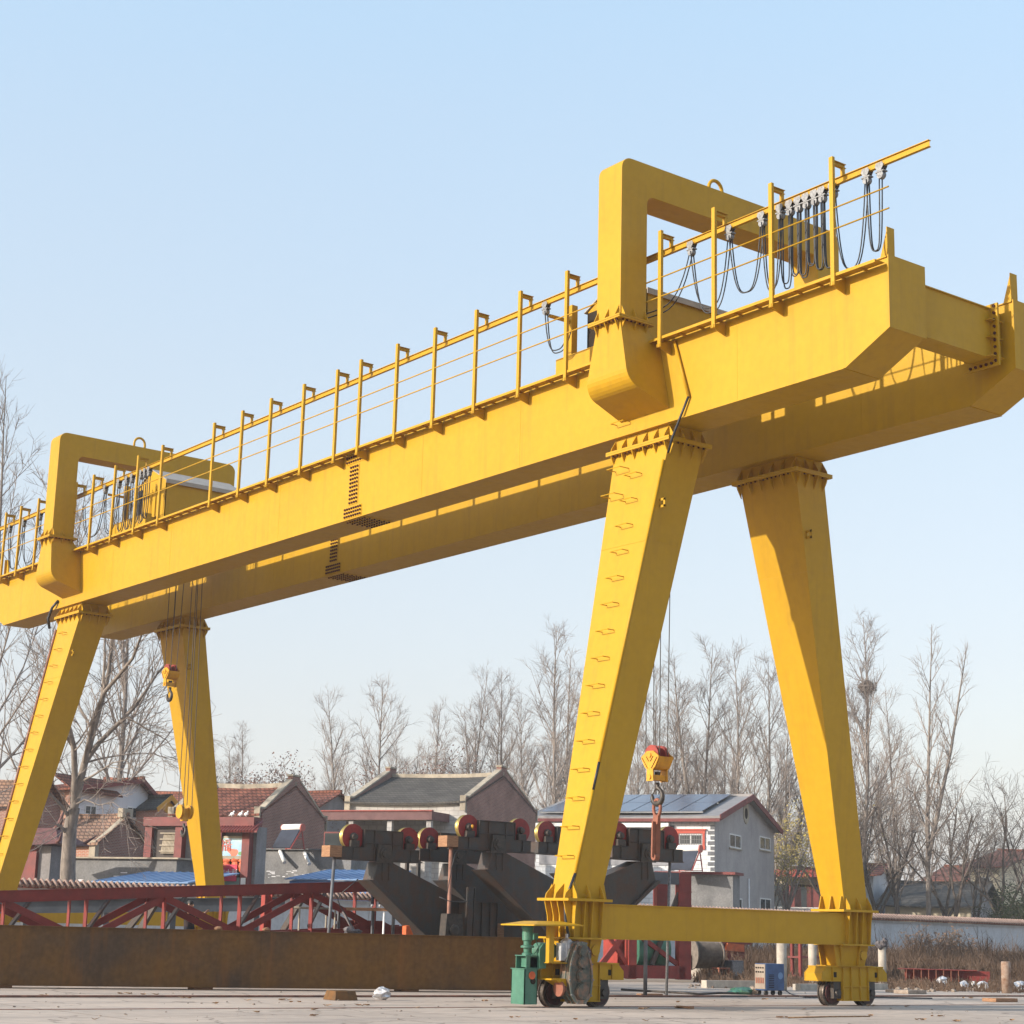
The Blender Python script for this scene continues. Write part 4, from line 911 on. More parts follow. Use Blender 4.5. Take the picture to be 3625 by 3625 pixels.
# upturned leg assemblies of another crane: wheels on top, leg slanting down
def upturned(px, y_fl, dist, flip, label, ly=3.6, block=True, leglen=1.0, greased=False):
    p = at(px, y_fl, dist); X, Y, Z = p
    sg = -1 if flip else 1
    r = empty('upturned_crane_leg', (X, Y, 0), label, 'crane leg', 'upturned dark crane legs with red wheels')
    def P(b, pts, y0, y1): b.prism([(X + sg * x, Y + y0, Z + z) for x, z in pts], (0, y1 - y0, 0))
    b = MB()
    body = [(-1.33, 0), (1.25, 0), (1.25, .31), (.70, .31), (.66, .35), (.66, .80), (-.58, .80), (-.60, .35), (-.64, .31), (-1.33, .31)]
    P(b, body, -.24, -.22); P(b, body, .22, .24)
    b.box(X - 1.36, X + 1.36, Y - .27, Y + .27, Z - .03, Z); b.box(X - .64, X + .66, Y - .27, Y + .27, Z + .80, Z + .82)
    for x0, x1 in ((-1.34, -.60), (.66, 1.27)): xs = sorted((X + sg * x0, X + sg * x1)); b.box(xs[0], xs[1], Y - .26, Y + .26, Z + .31, Z + .325)
    for x in (-.62, .66): b.box(X + sg * x - .012, X + sg * x + .012, Y - .26, Y + .26, Z + .31, Z + .80)
    for x in (-1.33, 1.25): b.box(X + sg * x - .012, X + sg * x + .012, Y - .24, Y + .24, Z, Z + .31)
    for x, z0, z1 in ((-.98, 0, .31), (-.29, 0, .8), (.32, 0, .8), (.95, 0, .31)): b.box(X + sg * x - .01, X + sg * x + .01, Y - .28, Y - .24, Z + z0, Z + z1)
    b.box(X - .6, X + .64, Y - .28, Y - .24, Z + .44, Z + .455)
    car = b.build('carriage', 'primer', r, bevel=.012)
    for x in (-.93, .93):
        w = MB(); xc = X + sg * x; zc = Z + .60
        w.lathe((xc, Y - .12, zc), (0, 1, 0), [(0, .30), (0, .355), (.012, .36), (.025, .35), (.03, .34), (.13, .34), (.135, .35), (.148, .36), (.16, .355), (.16, .30)], 96, True)
        w.cur = 1; w.lathe((xc, Y - .127, zc), (0, 1, 0), [(0, .325), (.174, .325)], 48); w.lathe((xc, Y - .131, zc), (0, 1, 0), [(0, .358), (.006, .358)], 64)
        w.build('wheel', ['tread', 'wheel_red'], r)
        h = MB(); h.lathe((xc, Y - .12, zc), (0, -1, 0), [(0, .12), (.05, .12), (.07, .09), (.14, .085), (.15, .04)], 18); h.box(xc - .14, xc + .14, Y - .26, Y - .14, Z + .33, Z + .50)
        h.build('bearing_housing', 'dark_steel', r)
        if greased and x < 0:
            h = MB(); h.blob((xc + .02, Y - .30, zc + .02), (.05, .03, .06), 5, 7, 5); h.build('grease_lump', 'yellow_box', r)
    h = MB(); P(h, [(-.26, -.08), (.30, -.08), (.24, .42), (-.20, .42)], -.34, -.29); h.lathe((X, Y - .34, Z + .16), (0, -1, 0), [(0, .17), (.03, .17), (.03, .10), (.07, .09)], 20); h.build('pivot_bracket', 'dark_steel', r)
    g = MB()
    prof = [(-.30, -.55), (-.16, -.06), (.32, -.06), (3.3 * leglen + .3, -1.30 * leglen), (3.3 * leglen + .3, min(-.55 - .786 * (3.3 * leglen + .6), -1.6)), ]
    zb = prof[-1][1]
    if Z + zb < .02:
        prof[-1] = (prof[-1][0], -Z + .02); prof.append((-.30 + (Z - .02 - .55) / .786, -Z + .02))
    P(g, prof, -.27, .27)
    P(g, [(-.45, -.57), (-.30, -.55), (3.0 * leglen, -.55 - .786 * (3.0 * leglen + .3)), (3.0 * leglen - .03, -.57 - .786 * (3.0 * leglen + .3))], -.36, .36)
    for x in (-.02, .2): P(g, [(x, -.06), (x + .02, -.06), (x + .02, -.58), (x, -.5)], -.30, -.27)
    g.build('leg_box', 'primer', r, bevel=.012)
    if block:
        k = MB(); xs = sorted((X + sg * -1.74, X + sg * -1.35)); k.box(xs[0], xs[1], Y - .24, Y + .2, Z + .02, Z + .33)
        tag(k.build('timber_block', 'timber'), 'square timber block at the left end of the ' + label.split(',')[0], 'timber block')
    return Vector((X, Y, Z)), r
c1, _ = upturned(1337, 3045, 50.6, False, 'left upturned dark crane leg, behind the rusted girder, two red wheels on top')
c2, _ = upturned(1739, 3010, 51.6, False, 'middle upturned dark crane leg, standing highest, grease on its left hub', greased=True)
c1b, _ = upturned(1600, 3050, 53.6, False, 'upturned dark crane leg half hidden behind the left and middle ones', block=False, leglen=.8)
c2b, _ = upturned(2010, 3026, 54.6, False, 'upturned dark crane leg mostly hidden behind the near yellow leg', block=False, leglen=.5)
c3, _ = upturned(2270, 3043, 49.6, True, 'right upturned dark crane leg, slanting down to the left below the hook', block=False, leglen=.8)

def pole(x, ytop, p, mt, label, r=.05, lean=0.0, ztop=None):
    z = ztop if ztop is not None else zat(p, ytop); b = MB(); b.tube([(p.x + lean, p.y, 0), (p.x, p.y, z)], r, 10)
    b.box(p.x + lean - .1, p.x + lean + .1, p.y - .1, p.y + .1, 0, .012)
    tag(b.build('prop_pole', mt), label, 'prop pole', 'poles propping the upturned crane legs')
pole(0, 0, Vector((c1.x - 1.5, c1.y - .1, 0)), 'pole_grey', 'dark grey prop pole under the timber block of the left upturned leg', .045, -.12, c1.z + .02)
pole(0, 0, Vector((c2.x - 1.5, c2.y - .1, 0)), 'pole_rust', 'rusty pink prop pole under the timber block of the middle upturned leg', .055, 0, c2.z + .02)
pole(0, 0, Vector((c3.x + 1.02, c3.y - .05, 0)), 'galv', 'light grey prop pole under the right end of the right upturned leg', .04, -.1, c3.z - .03)
pp = onG(2284, 3528); pole(0, 0, pp, 'pole_grey', 'dark leaning prop pole on the rail left of the light grey one', .055, 0, 2.0)
p = at(1655, 3300, 50.4); b = MB(); b.bar((p.x, p.y, 0), (p.x + .05, p.y, zat(p, 3140)), .18, .1, up=(0, 1, 0)); b.bar((p.x + .14, p.y, 0), (p.x + .19, p.y, zat(p, 3140)), .03, .12, up=(0, 1, 0))
tag(b.build('steel_prop', 'primer'), 'dark channel prop under the slanting leg of the middle upturned crane leg', 'prop')
# bracket stand between the two
p = at(1608, 3300, 50.0); r = empty('bearing_stand', (p.x, p.y, 0), 'dark trapezoid bearing stand beside the rusty pink pole', 'bearing stand'); zt = zat(p, 3235)
b = MB(); b.prism([(p.x - .42, p.y, 0), (p.x + .42, p.y, 0), (p.x + .26, p.y, zt), (p.x - .26, p.y, zt)], (0, .3, 0)); b.build('stand_body', 'dark_steel', r)
b = MB(); b.lathe((p.x, p.y, zt - .45), (0, -1, 0), [(0, .16), (.04, .16), (.06, .1)], 20); b.build('stand_hub', 'dark_steel', r)

# tall red machine frame with green drum beyond the ground beam
F0 = onG(2120, 3474); F1 = onG(2418, 3478)
r = empty('machine_frame', (F0.x, F0.y, 0), 'tall red steel machine frame seen under and over the near ground beam', 'steel frame')
dF = (F1 - F0); LF = dF.length; dF.normalize(); nF = Vector((-dF.y, dF.x, 0)); zt = zat(F1, 3092)
f_ = lambda t, n, z: F0 + dF * t + nF * n + Vector((0, 0, z))
for n in (0, 1.6): b = MB(); b.bar(f_(0, n, .35), f_(LF, n, .35), .3, .45); b.build('base', 'red', r)
for t, w, mt in ((LF, .5, 'red'), (LF * .37, .32, 'bright_red')):
    for n in (0, 1.6):
        b = MB(); b.bar(f_(t, n, .1), f_(t, n, zt), .3, w, up=dF) 
        for z in (.9, 1.5, 2.1, 2.7, 3.2): b.bar(f_(t - w / 2 - .02, n - .16, z), f_(t + w / 2 + .02, n - .16, z), .03, .03)
        b.build('column', mt, r)
for n in (0, 1.6): b = MB(); b.bar(f_(LF * .37, n, zt - .2), f_(LF, n, zt - .2), .25, .42); b.build('top_beam', 'steel_blue', r)
b = MB(); b.bar(f_(LF * .62, 0, .6), f_(LF * .95, 0, zt - .7), .12, .16); b.build('brace', 'primer', r)
b = MB(); b.bar(f_(LF * .40, 0, 1.75), f_(LF * .97, 0, .55), .12, .16); b.build('brace', 'red', r)
b = MB(); b.bar(f_(.1, 0, .6), f_(LF * .33, 0, 1.8), .12, .2); b.bar(f_(LF * .12, 0, 1.5), f_(LF * .33, 0, .6), .1, .14); b.build('brace', 'bright_red', r)
b = MB(); b.bar(f_(LF * .40, .8, .5), f_(LF * .40, .8, 1.9), .9, .9, up=dF); b.build('housing', 'bright_red', r)
g = f_(LF * .70, .8, 1.12); r2 = empty('green_drum', (g.x, g.y, g.z - .75), 'pale green gear drum standing inside the red machine frame', 'drum')
b = MB(); b.lathe(g - dF * .7, dF, [(0, .55), (0, .70), (.1, .72), (.55, .72), (.6, .6), (.8, .6), (.85, .70), (1.3, .70), (1.35, .5)], 30); b.build('drum_shell', 'green', r2)
b = MB(); b.box(g.x - .6, g.x + .6, g.y - .5, g.y + .5, .57, g.z - .55); b.build('drum_cradle', 'red', r2)
# cable drum and winch further right
g = onG(2490, 3468); g.z = .95; r2 = empty('cable_drum', (g.x, g.y, 0), 'grey brown cable drum wound with wire rope right of the red frame', 'cable drum')
b = MB(); prof = [(0, .52)]
for i in range(26): prof += [(.02 + i * .042, .50), (.041 + i * .042, .535)]
b.lathe(g - dF * .55, dF, prof + [(1.12, .52)], 28); b.build('rope_winding', 'winding', r2)
for t in (-.60, .58): b = MB(); b.lathe(g + dF * t, dF, [(0, .6), (.05, .6)], 28); b.build('drum_flange', 'winding', r2)
b = MB(); b.bar(g - dF * .8 - Vector((0, 0, .95)), g - dF * .8, .3, .2, up=dF); b.bar(g + dF * .8 - Vector((0, 0, .95)), g + dF * .8, .3, .2, up=dF); b.bar(g - dF * .9, g + dF * .95, .1, .1); b.build('drum_stand', 'dark_steel', r2)
g = onG(2600, 3462); r2 = empty('winch', (g.x, g.y, 0), 'red winch frame with orange guard right of the cable drum', 'winch')
b = MB(); b.box(g.x - 1.7, g.x + 1.1, g.y + .1, g.y + .6, 1.35, 1.62); b.box(g.x - .35, g.x + .6, g.y, g.y + .7, .35, 1.35); b.box(g.x + .5, g.x + .95, g.y - .1, g.y + .5, 0, .8); b.build('winch_frame', 'red', r2)
b = MB(); b.prism([(g.x - .55, g.y - .08, 1.1), (g.x + .5, g.y - .08, 1.05), (g.x + .5, g.y - .08, 1.35), (g.x - .45, g.y - .08, 1.4)], (0, .1, 0)); b.build('guard_plate', 'orange', r2)
b = MB(); b.lathe((g.x - .7, g.y + .2, .85), (0, -1, 0), [(0, .2), (.2, .2)], 16); b.box(g.x - .8, g.x - .6, g.y, g.y + .3, 0, .85); b.build('winch_hub', 'dark_steel', r2)
g = onG(2596, 3470); r2 = empty('control_box', (g.x, g.y, 0), 'small grey metal box standing before the red winch', 'control box')
b = MB(); b.box(g.x - .32, g.x + .32, g.y - .25, g.y + .25, .08, .75); b.build('case', 'pole_grey', r2); b = MB(); b.box(g.x - .27, g.x + .27, g.y - .26, g.y - .25, .14, .69); b.build('front_panel', 'galv', r2)
g = onG(2553, 3470); r2 = empty('stool', (g.x, g.y, 0), 'low rusty brown stool between cable drum and winch', 'stool')
b = MB(); b.box(g.x - .3, g.x + .3, g.y - .2, g.y + .2, .42, .48); b.build('seat', 'coupling', r2)
for sx in (-.25, .25):
    for sy in (-.15, .15): b = MB(); b.box(g.x + sx - .03, g.x + sx + .03, g.y + sy - .03, g.y + sy + .03, 0, .42); b.build('leg', 'coupling', r2)
g = onG(2500, 3458); b = MB(); b.tube([g + dF * -.6 + Vector((0, 0, .25)), g + dF * .75 + Vector((0, 0, .25))], .25, 16); tag(b.build('steel_pipe', 'post'), 'short beige pipe lying below the cable drum', 'pipe')
a = onG(2492, 3497); c = onG(2690, 3499); b = MB(); b.bar(a + Vector((0, 0, .12)), c + Vector((0, 0, .12)), .3, .24); tag(b.build('concrete_beam', 'post'), 'low beige beam lying on the yard left of the blue welding machine', 'beam')
a = onG(2820, 3506); c = onG(3130, 3503); b = MB(); b.bar(a + Vector((0, 0, .1)), c + Vector((0, 0, .1)), .3, .2); tag(b.build('concrete_beam', 'post'), 'low beige beam lying behind the near right wheels', 'beam')

# blue welding machine
g = onG(2728, 3524); r2 = empty('welding_machine', (g.x, g.y, 0), 'blue welding machine on castors with a beige front panel', 'welding machine')
x0, x1, y0, y1 = g.x - .26, g.x + .52, g.y - .05, g.y + .40
b = MB(); b.box(x0 + .03, x1, y0, y1, .14, .90); b.build('case', 'blue', r2, bevel=.012)
b = MB(); b.box(x0, x0 + .029, y0 + .02, y1 - .02, .18, .88); b.build('front_panel', 'cabinet', r2)
b = MB()
for i in range(2):
    for j in range(4): b.lathe((x0, y0 + .09 + j * .09, .66 + i * .12), (-1, 0, 0), [(0, .024), (.03, .02)], 10)
b.build('knob', 'shade_black', r2)
b = MB(); 
for i in range(4): b.box(x0 - .012, x0, y0 + .06 + i * .09, y0 + .12 + i * .09, .34, .5)
b.build('socket', 'coupling', r2)
b = MB()
for i in range(8): b.box(x0 + .14, x0 + .36, y0 - .006, y0, .22 + i * .05, .24 + i * .05)
b.build('louvre', 'shade_black', r2)
b = MB(); b.lathe((x0 + .62, y0, .56), (0, -1, 0), [(0, .10), (.004, .10)], 24); b.build('badge', 'blue_roof', r2)
for sx in (x0 + .1, x1 - .1):
    for sy in (y0 + .08, y1 - .08): b = MB(); b.lathe((sx, sy - .03, .07), (0, 1, 0), [(0, .07), (.06, .07)], 14); b.box(sx - .03, sx + .03, sy - .03, sy + .03, .08, .14); b.build('castor', 'dark_steel', r2)
b = MB(); pts = [onG(x, y, .02) for x, y in ((2795, 3516), (2815, 3524), (2850, 3530), (2920, 3531), (3120, 3531), (3300, 3534))]; b.tube([Vector((x1, g.y + .3, .3))] + pts, .018, 6)
tag(b.build('power_cable', 'black'), 'black power cable trailing right from the blue welding machine', 'cable')
b = MB(); pts = [onG(x, y, .03) for x, y in ((2200, 3503), (2290, 3508), (2400, 3514), (2470, 3519), (2540, 3515), (2610, 3517), (2680, 3512))]; b.tube(pts, .035, 6)
tag(b.build('hose', 'dark_steel'), 'dark hose snaking over the yard left of the blue welding machine', 'hose')
b = MB(); pts = [onG(x, y, .02) for x, y in ((2160, 3522), (2300, 3525), (2500, 3526), (2640, 3527), (2690, 3520))]; b.tube(pts, .02, 6)
tag(b.build('power_cable', 'black'), 'thin black cable lying left of the blue welding machine', 'cable')
p = onG(2630, 3520); b = MB(); b.blob((p.x, p.y, .07), (.45, .3, .14), 3, 14, 6, .35); tag(b.build('green_sack', 'green'), 'crumpled green sack on the yard beside the blue welding machine', 'sack')
p = onG(2668, 3521); b = MB(); b.blob((p.x, p.y, .09), (.2, .2, .16), 4, 10, 6, .35); tag(b.build('rag_heap', 'rubble'), 'small brown rag heap between green sack and blue welding machine', 'rag heap')

# cast posts
def cpost(px, d, h, lab, rad=.15, rag=False, m='post'):
    p = at(px, 3400, d); r = empty('concrete_post', (p.x, p.y, 0), lab, 'post')
    b = MB(); b.lathe((p.x, p.y, 0), (0, 0, 1), [(0, rad), (h, rad * .97), (h + .01, rad * .8)], 20, True); b.build('shaft', m, r)
    if rag:
        b = MB()
        for i in range(9):
            a = i * .7; b.blob((p.x + .12 * math.cos(a), p.y + .12 * math.sin(a), h + .02 + .11 * random.random() + (.1 if i > 5 else 0)), (.12, .1, .13), i, 8, 6, .4)
        tag(b.build('cloth_bundle', 'cloth'), 'dark grey cloth bundle tied on top of the concrete post right of the crane', 'cloth')
    return p
cpost(2767, 58, 1.62, 'round concrete post directly behind the blue welding machine', .165)
cpost(2876, 63.5, 1.62, 'round concrete post between the blue machine and the right crane wheels', .15)
cpost(3123, 64, 1.42, 'round concrete post right of the crane, topped by a cloth bundle', .145, True)
q = onG(3564, 3516); r = empty('pipe_stub', (q.x, q.y, 0), 'rusty upright pipe stub at the far right of the yard', 'pipe')
b = MB(); b.lathe((q.x, q.y, 0), (0, 0, 1), [(0, .17), (1.02, .165), (1.06, .14), (1.04, .12)], 20, True); b.build('shaft', 'rust_pipe', r)
q = onG(3446, 3500); b = MB(); b.lathe((q.x, q.y, 0), (0, 0, 1), [(0, .09), (.25, .09), (.27, .05)], 14); tag(b.build('pipe_stub', 'white'), 'short pale pipe stub among the bags at the right', 'pipe')
# red rack
p = at(2833, 3400, 69); q = at(2990, 3400, 72); r = empty('steel_rack', (p.x, p.y, 0), 'red steel rack with shelves behind the near right bogie', 'rack')
for e in (p, q):
    for o in (0, .6): b = MB(); b.bar((e.x + .3 * o, e.y + o, 0), (e.x + .3 * o, e.y + o, 2.3), .12, .1, up=(1, 0, 0)); b.build('upright', 'red', r)
for z in (.25, .95, 1.55): b = MB(); b.bar((p.x, p.y + .3, z), (q.x, q.y + .3, z), .6, .07); b.build('shelf', 'red', r)
# red stiffened box at right
p = onG(3205, 3488); q = onG(3508, 3497); r = empty('box_girder', (p.x, p.y, 0), 'short red stiffened steel girder lying at right before the weeds', 'steel girder')
dd = (q - p).normalized(); nn = Vector((-dd.y, dd.x, 0)); Lb = (q - p).length
b = MB(); b.bar(p + Vector((0, 0, .32)) + nn * .25, q + Vector((0, 0, .32)) + nn * .25, .03, .56); b.bar(p + Vector((0, 0, .02)) + nn * .2, q + Vector((0, 0, .02)) + nn * .2, .5, .03); b.build('web', 'red', r)
b = MB(); b.bar(p - dd * .25 + Vector((0, 0, .62)) + nn * .2, q - dd * .5 + Vector((0, 0, .62)) + nn * .2, .5, .03); b.build('flange', 'red', r)
b = MB()
for i in range(8): t = .05 + i * .28; b.bar(p + dd * t + Vector((0, 0, .04)) + nn * .1, p + dd * t + Vector((0, 0, .6)) + nn * .1, .28, .025, up=dd)
b.build('stiffener', 'coupling', r)
for i, (x, y, s, lab) in enumerate(((3337, 3499, .24, 'largest crumpled silver bag before the red girder at right'), (3413, 3503, .17, 'small silver bag standing right of the largest one'), (3480, 3506, .22, 'flat white bag left of the rusty pipe stub'), (3612, 3512, .26, 'white bag at the right edge behind the rusty pipe stub'), (1352, 3540, .20, 'crumpled white plastic bag in front of the rusted girder'))):
    p = onG(x, y); b = MB(); b.blob((p.x, p.y, s * .7), (s * 1.1, s * .8, s * (1.1 if i < 2 else .75)), 20 + i, 12, 8, .42); tag(b.build('plastic_bag', 'foil'), lab, 'bag', 'discarded bags in the yard')
for i, (x, y, w, l, h, lab) in enumerate(((3180, 3514, .35, .25, .1, 'flat concrete slab on the yard right of the crane wheels'), (3222, 3518, .45, .3, .12, 'second flat concrete slab beside the first one'), (3540, 3546, .5, .25, .1, 'low brown plank stub at the right edge of the yard'), (2300, 3524, .4, .1, .05, 'dark wooden offcut lying by the left bogie'))):
    p = onG(x, y); b = MB(); b.box(p.x - w, p.x + w, p.y - l, p.y + l, 0, h); tag(b.build('slab_piece' if i < 2 else 'plank_piece', 'rubble' if i < 2 else 'timber', bevel=.01), lab, 'slab' if i < 2 else 'plank')
b = MB()
rr = random.Random(5)
for i in range(240):
    x = rr.uniform(3170, 3625); y = rr.uniform(3488, 3512) ; p = onG(x, y); s = rr.uniform(.02, .12); b.blob((p.x, p.y, s * .4), (s, s * .8, s * .6), i, 6, 4, .4)
for i in range(160):
    x = rr.uniform(2440, 2900); y = rr.uniform(3462, 3500); p = onG(x, y); s = rr.uniform(.02, .09); b.blob((p.x, p.y, s * .4), (s, s * .8, s * .6), i, 6, 4, .4)
tag(b.build('rubble', 'rubble'), 'scattered rubble and litter at the edge of the yard', 'rubble', kind='stuff')
# leaves on the concrete
rr = random.Random(21)
lp = [(930, 3587), (1100, 3598), (1125, 3578), (1160, 3562), (880, 3544), (1050, 3550), (1000, 3542), (760, 3555), (2266, 3616), (2420, 3570), (2395, 3550), (2276, 3573), (3070, 3562), (3215, 3565), (3320, 3600), (3265, 3612), (3390, 3617), (3590, 3614), (2760, 3605), (3080, 3597), (2700, 3540), (2910, 3536), (450, 3520), (640, 3535), (360, 3612), (520, 3523), (150, 3528), (1290, 3562), (1830, 3605), (2050, 3612), (3425, 3535), (3560, 3528), (2830, 3575), (1480, 3570), (1700, 3545)]
for i, (x, y) in enumerate(lp):
    p = onG(x, y); b = MB(); n = 5
    for k in range(rr.choice((1, 2, 3))):
        a = rr.uniform(0, 6.28); s = rr.uniform(.07, .15); c = Vector((p.x + rr.uniform(-.2, .2), p.y + rr.uniform(-.1, .1), .012))
        pts = [c + Vector((math.cos(a + t) * s * q2, math.sin(a + t) * s * q2 * .6, zz)) for t, q2, zz in ((0, 1, .03), (1.2, .6, .01), (2.4, .8, .035), (3.6, .6, .005), (5.0, .8, .03))]
        b.add(pts + [c], [(j, (j + 1) % 5, 5) for j in range(5)])
    tag(b.build('fallen_leaf', 'dry_leaf'), 'small curled dry leaves lying on the bare concrete', 'leaf', 'dry leaves fallen on the yard')
a = onG(2790, 3605); c = onG(3080, 3600); b = MB(); b.tube([a + Vector((0, 0, .015)), (a + c) / 2 + Vector((0, .05, .02)), c + Vector((0, 0, .015))], .015, 5); tag(b.build('stick', 'dry_leaf'), 'thin long stick lying on the concrete at lower right', 'stick')
a = onG(2400, 3568); c = onG(2450, 3572); b = MB(); b.bar(a + Vector((0, 0, .03)), c + Vector((0, 0, .03)), .12, .05); tag(b.build('plank_piece', 'timber'), 'weathered plank piece on the concrete right of the left bogie', 'plank')

b = MB(); rr = random.Random(31)
for i in range(170):
    p = onG(rr.uniform(0, 3625), 3512 + 112 * rr.random() ** 1.3); s = .006 + .024 * rr.random() ** 2.5; b.blob((p.x, p.y, s * .4), (s * 1.4, s, s * .6), i, 5, 3, .4)
tag(b.build('grit', 'rubble'), 'fine grit and leaf scraps strewn over the concrete', 'grit', kind='stuff')
a = at(1214, 3228, 51.6); c = at(1262, 3312, 51.2); c.z = max(c.z, .02); b = MB(); b.bar(a, c, .06, .06); tag(b.build('steel_angle', 'cloth'), 'thin grey steel angle leaning under the scaffold plank', 'steel angle')
p = at(1450, 3300, 49.9); b = MB(); zt = zat(p, 3276); b.prism([(p.x - .12, p.y, 0), (p.x + .13, p.y, 0), (p.x + .13, p.y, zt - .25), (p.x - .02, p.y, zt), (p.x - .12, p.y, zt - .02)], (0, .2, 0)); tag(b.build('orange_plate', 'orange'), 'bright orange steel plate standing under the left upturned leg', 'plate')
p = at(1357, 3300, 50.2); b = MB(); b.tube([(p.x, p.y, 0), (p.x, p.y, zat(p, 3228))], .03, 8); tag(b.build('white_pole', 'white'), 'thin white pole standing below the slanting left upturned leg', 'pole')
b = MB(); b.tube([at(x, y, 49.9) for x, y in ((1268, 3112), (1235, 3140), (1205, 3165), (1196, 3185), (1203, 3205), (1225, 3240), (1240, 3275), (1243, 3305))], .014, 5); tag(b.build('hanging_cable', 'black'), 'thin black cable drooping from the left upturned leg', 'cable')
for i, (x, y, s) in enumerate(((1360, 3313, .11), (1395, 3314, .07), (880, 3297, .06), (1090, 3302, .06))):
    p = at(x, y, 45.2 if x > 1200 else 43.6); t = (p - GA).dot(GD); p = Vector(gq(t, .3, hgt + (hgt2 - hgt) * t / Lg + .02)); b = MB(); b.blob((p.x, p.y, p.z + s * .6), (s * 1.8, s, s), i, 8, 6, .35)
    tag(b.build('rag', 'cloth' if i < 2 else 'timber'), ('largest grey rag heap on top of the rusted girder', 'small grey rag beside the largest one on the girder', 'brown wooden chip on the girder left of the red post', 'brown wooden chip on the girder by the white trestle')[i], 'rag' if i < 2 else 'wood chip')
for px, lab in ((1432, 'left of two thin dark posts behind the slanting left upturned leg'), (1473, 'right of two thin dark posts behind the slanting left upturned leg')):
    p = at(px, 3300, 54.5); b = MB(); b.bar((p.x, p.y, 0), (p.x, p.y, zat(p, 3046)), .1, .1, up=(1, 0, 0)); tag(b.build('steel_post', 'primer'), lab, 'post')
p = at(1733, 3300, 51.0); b = MB(); zt = zat(p, 3196); b.box(p.x - .45, p.x + .5, p.y + .3, p.y + .9, 0, zt); b.box(p.x - .55, p.x + .6, p.y + .2, p.y + 1.0, zt, zt + .03)
for t in (-.4, -.1, .2, .45): b.box(p.x + t, p.x + t + .02, p.y + .25, p.y + .3, 0, zt)
tag(b.build('steel_crate', 'primer'), 'dark ribbed steel box below the slanting middle upturned leg', 'steel box')
p = at(1815, 3300, 57.5); zt = zat(p, 3205); b = MB(); b.prism([(p.x - 1.5, p.y, 0), (p.x + .9, p.y, 0), (p.x + .9, p.y, zt - .15), (p.x - .2, p.y, zt), (p.x - .5, p.y, zt - .35), (p.x - .9, p.y, zt - .75)], (0, .6, 0)); b.box(p.x - .3, p.x - .24, p.y - .12, p.y, 0, zt - .2)
tag(b.build('red_housing', 'red'), 'dark red sloping steel housing behind the canopy of the near left corner', 'housing')
p = at(1763, 3300, 53.5); b = MB(); zt = zat(p, 3268); b.prism([(p.x - .28, p.y, 0), (p.x + .22, p.y, 0), (p.x + .22, p.y, zt), (p.x - .05, p.y, zt)], (0, .2, 0)); tag(b.build('orange_plate', 'timber'), 'tan sloping plate standing left of the dark red housing', 'plate')
for pts, lab in ((((1612, 3020), (1600, 3070), (1585, 3150), (1578, 3210)), 'thin black cable hanging beside the rusty pink pole'), (((1555, 3175), (1590, 3190), (1640, 3195), (1680, 3182)), 'black hose sagging over the left slanting leg')):
    b = MB(); b.tube([at(x, y, 49.6) for x, y in pts], .012, 5); tag(b.build('hanging_cable', 'black'), lab, 'cable')
# trestle, plank and its post
p = at(1120, 3310, 53.2); r = empty('trestle', (p.x, p.y, 0), 'white tubular trestle behind the rusted girder beside the grey pole', 'trestle'); zt = zat(p, 3215); hw = .62
for sx in (-hw, hw):
    for sy in (0, .5): b = MB(); b.tube([(p.x + sx, p.y + sy, 0), (p.x + sx, p.y + sy, zt)], .03, 8); b.build('leg', 'coping', r)
for z in (zt, .9):
    for sy in (0, .5): b = MB(); b.tube([(p.x - hw, p.y + sy, z), (p.x + hw, p.y + sy, z)], .03, 8); b.build('rail', 'coping', r)
a = at(1192, 3217, 53); c = at(1400, 3221, 53.2); b = MB(); b.bar(a, c, .35, .09); r = empty('scaffold_plank', (a.x, a.y, 0), 'brown scaffold plank on posts that the standing worker uses', 'scaffold'); b.build('plank', 'timber', r)
b = MB()
for t in (.04, .62, .97): q = a + (c - a) * t; b.bar((q.x, q.y - .0, 0), (q.x, q.y, q.z - .046), .07, .07, up=(1, 0, 0))
b.build('post', 'pole_grey', r)
PLANK = a + (c - a) * .66
# ------------------------------------------------------------------ yard wall
WA = onG(71, 3106, 3.31); WB = onG(3625, 3254, 3.31)
dW = (WB - WA); dW.z = 0; LW = dW.length; dW.normalize(); nW = Vector((-dW.y, dW.x, 0))
WA = WA - dW * 8; LW += 30
root = empty('yard_wall', (WA.x, WA.y, 0), 'long whitewashed yard wall with red tile coping behind the yard', 'wall')
w_ = lambda t, n, z: Vector((WA.x, WA.y, 0)) + dW * t + nW * n + Vector((0, 0, z))
b = MB(); b.bar(w_(0, .12, 1.44), w_(LW, .12, 1.44), .24, 2.88); b.build('panel', 'wall_white', root)
b = MB()
t = 2.0
while t < LW: b.bar(w_(t, -.03, 0), w_(t, -.03, 2.86), .06, .36, up=dW); t += 6.0
b.bar(w_(0, -.04, 2.82), w_(LW, -.04, 2.82), .08, .12); b.build('pier', 'wall_white', root)
b = MB(); b.prism([w_(0, -.28, 2.90), w_(0, .52, 2.90), w_(0, .52, 2.96), w_(0, .12, 3.22), w_(0, -.28, 2.96)], dW * LW)
b.build('coping', 'tile_red', root)
b = MB(); t = .1
while t < LW:
    b.tube([w_(t, -.33, 2.98), w_(t, .12, 3.26)], .075, 6); t += .27
b.build('coping_tiles', mat('coping_tile', (0.37, 0.26, 0.215), .8, (0.25, 0.165, 0.135), scale=4), root)

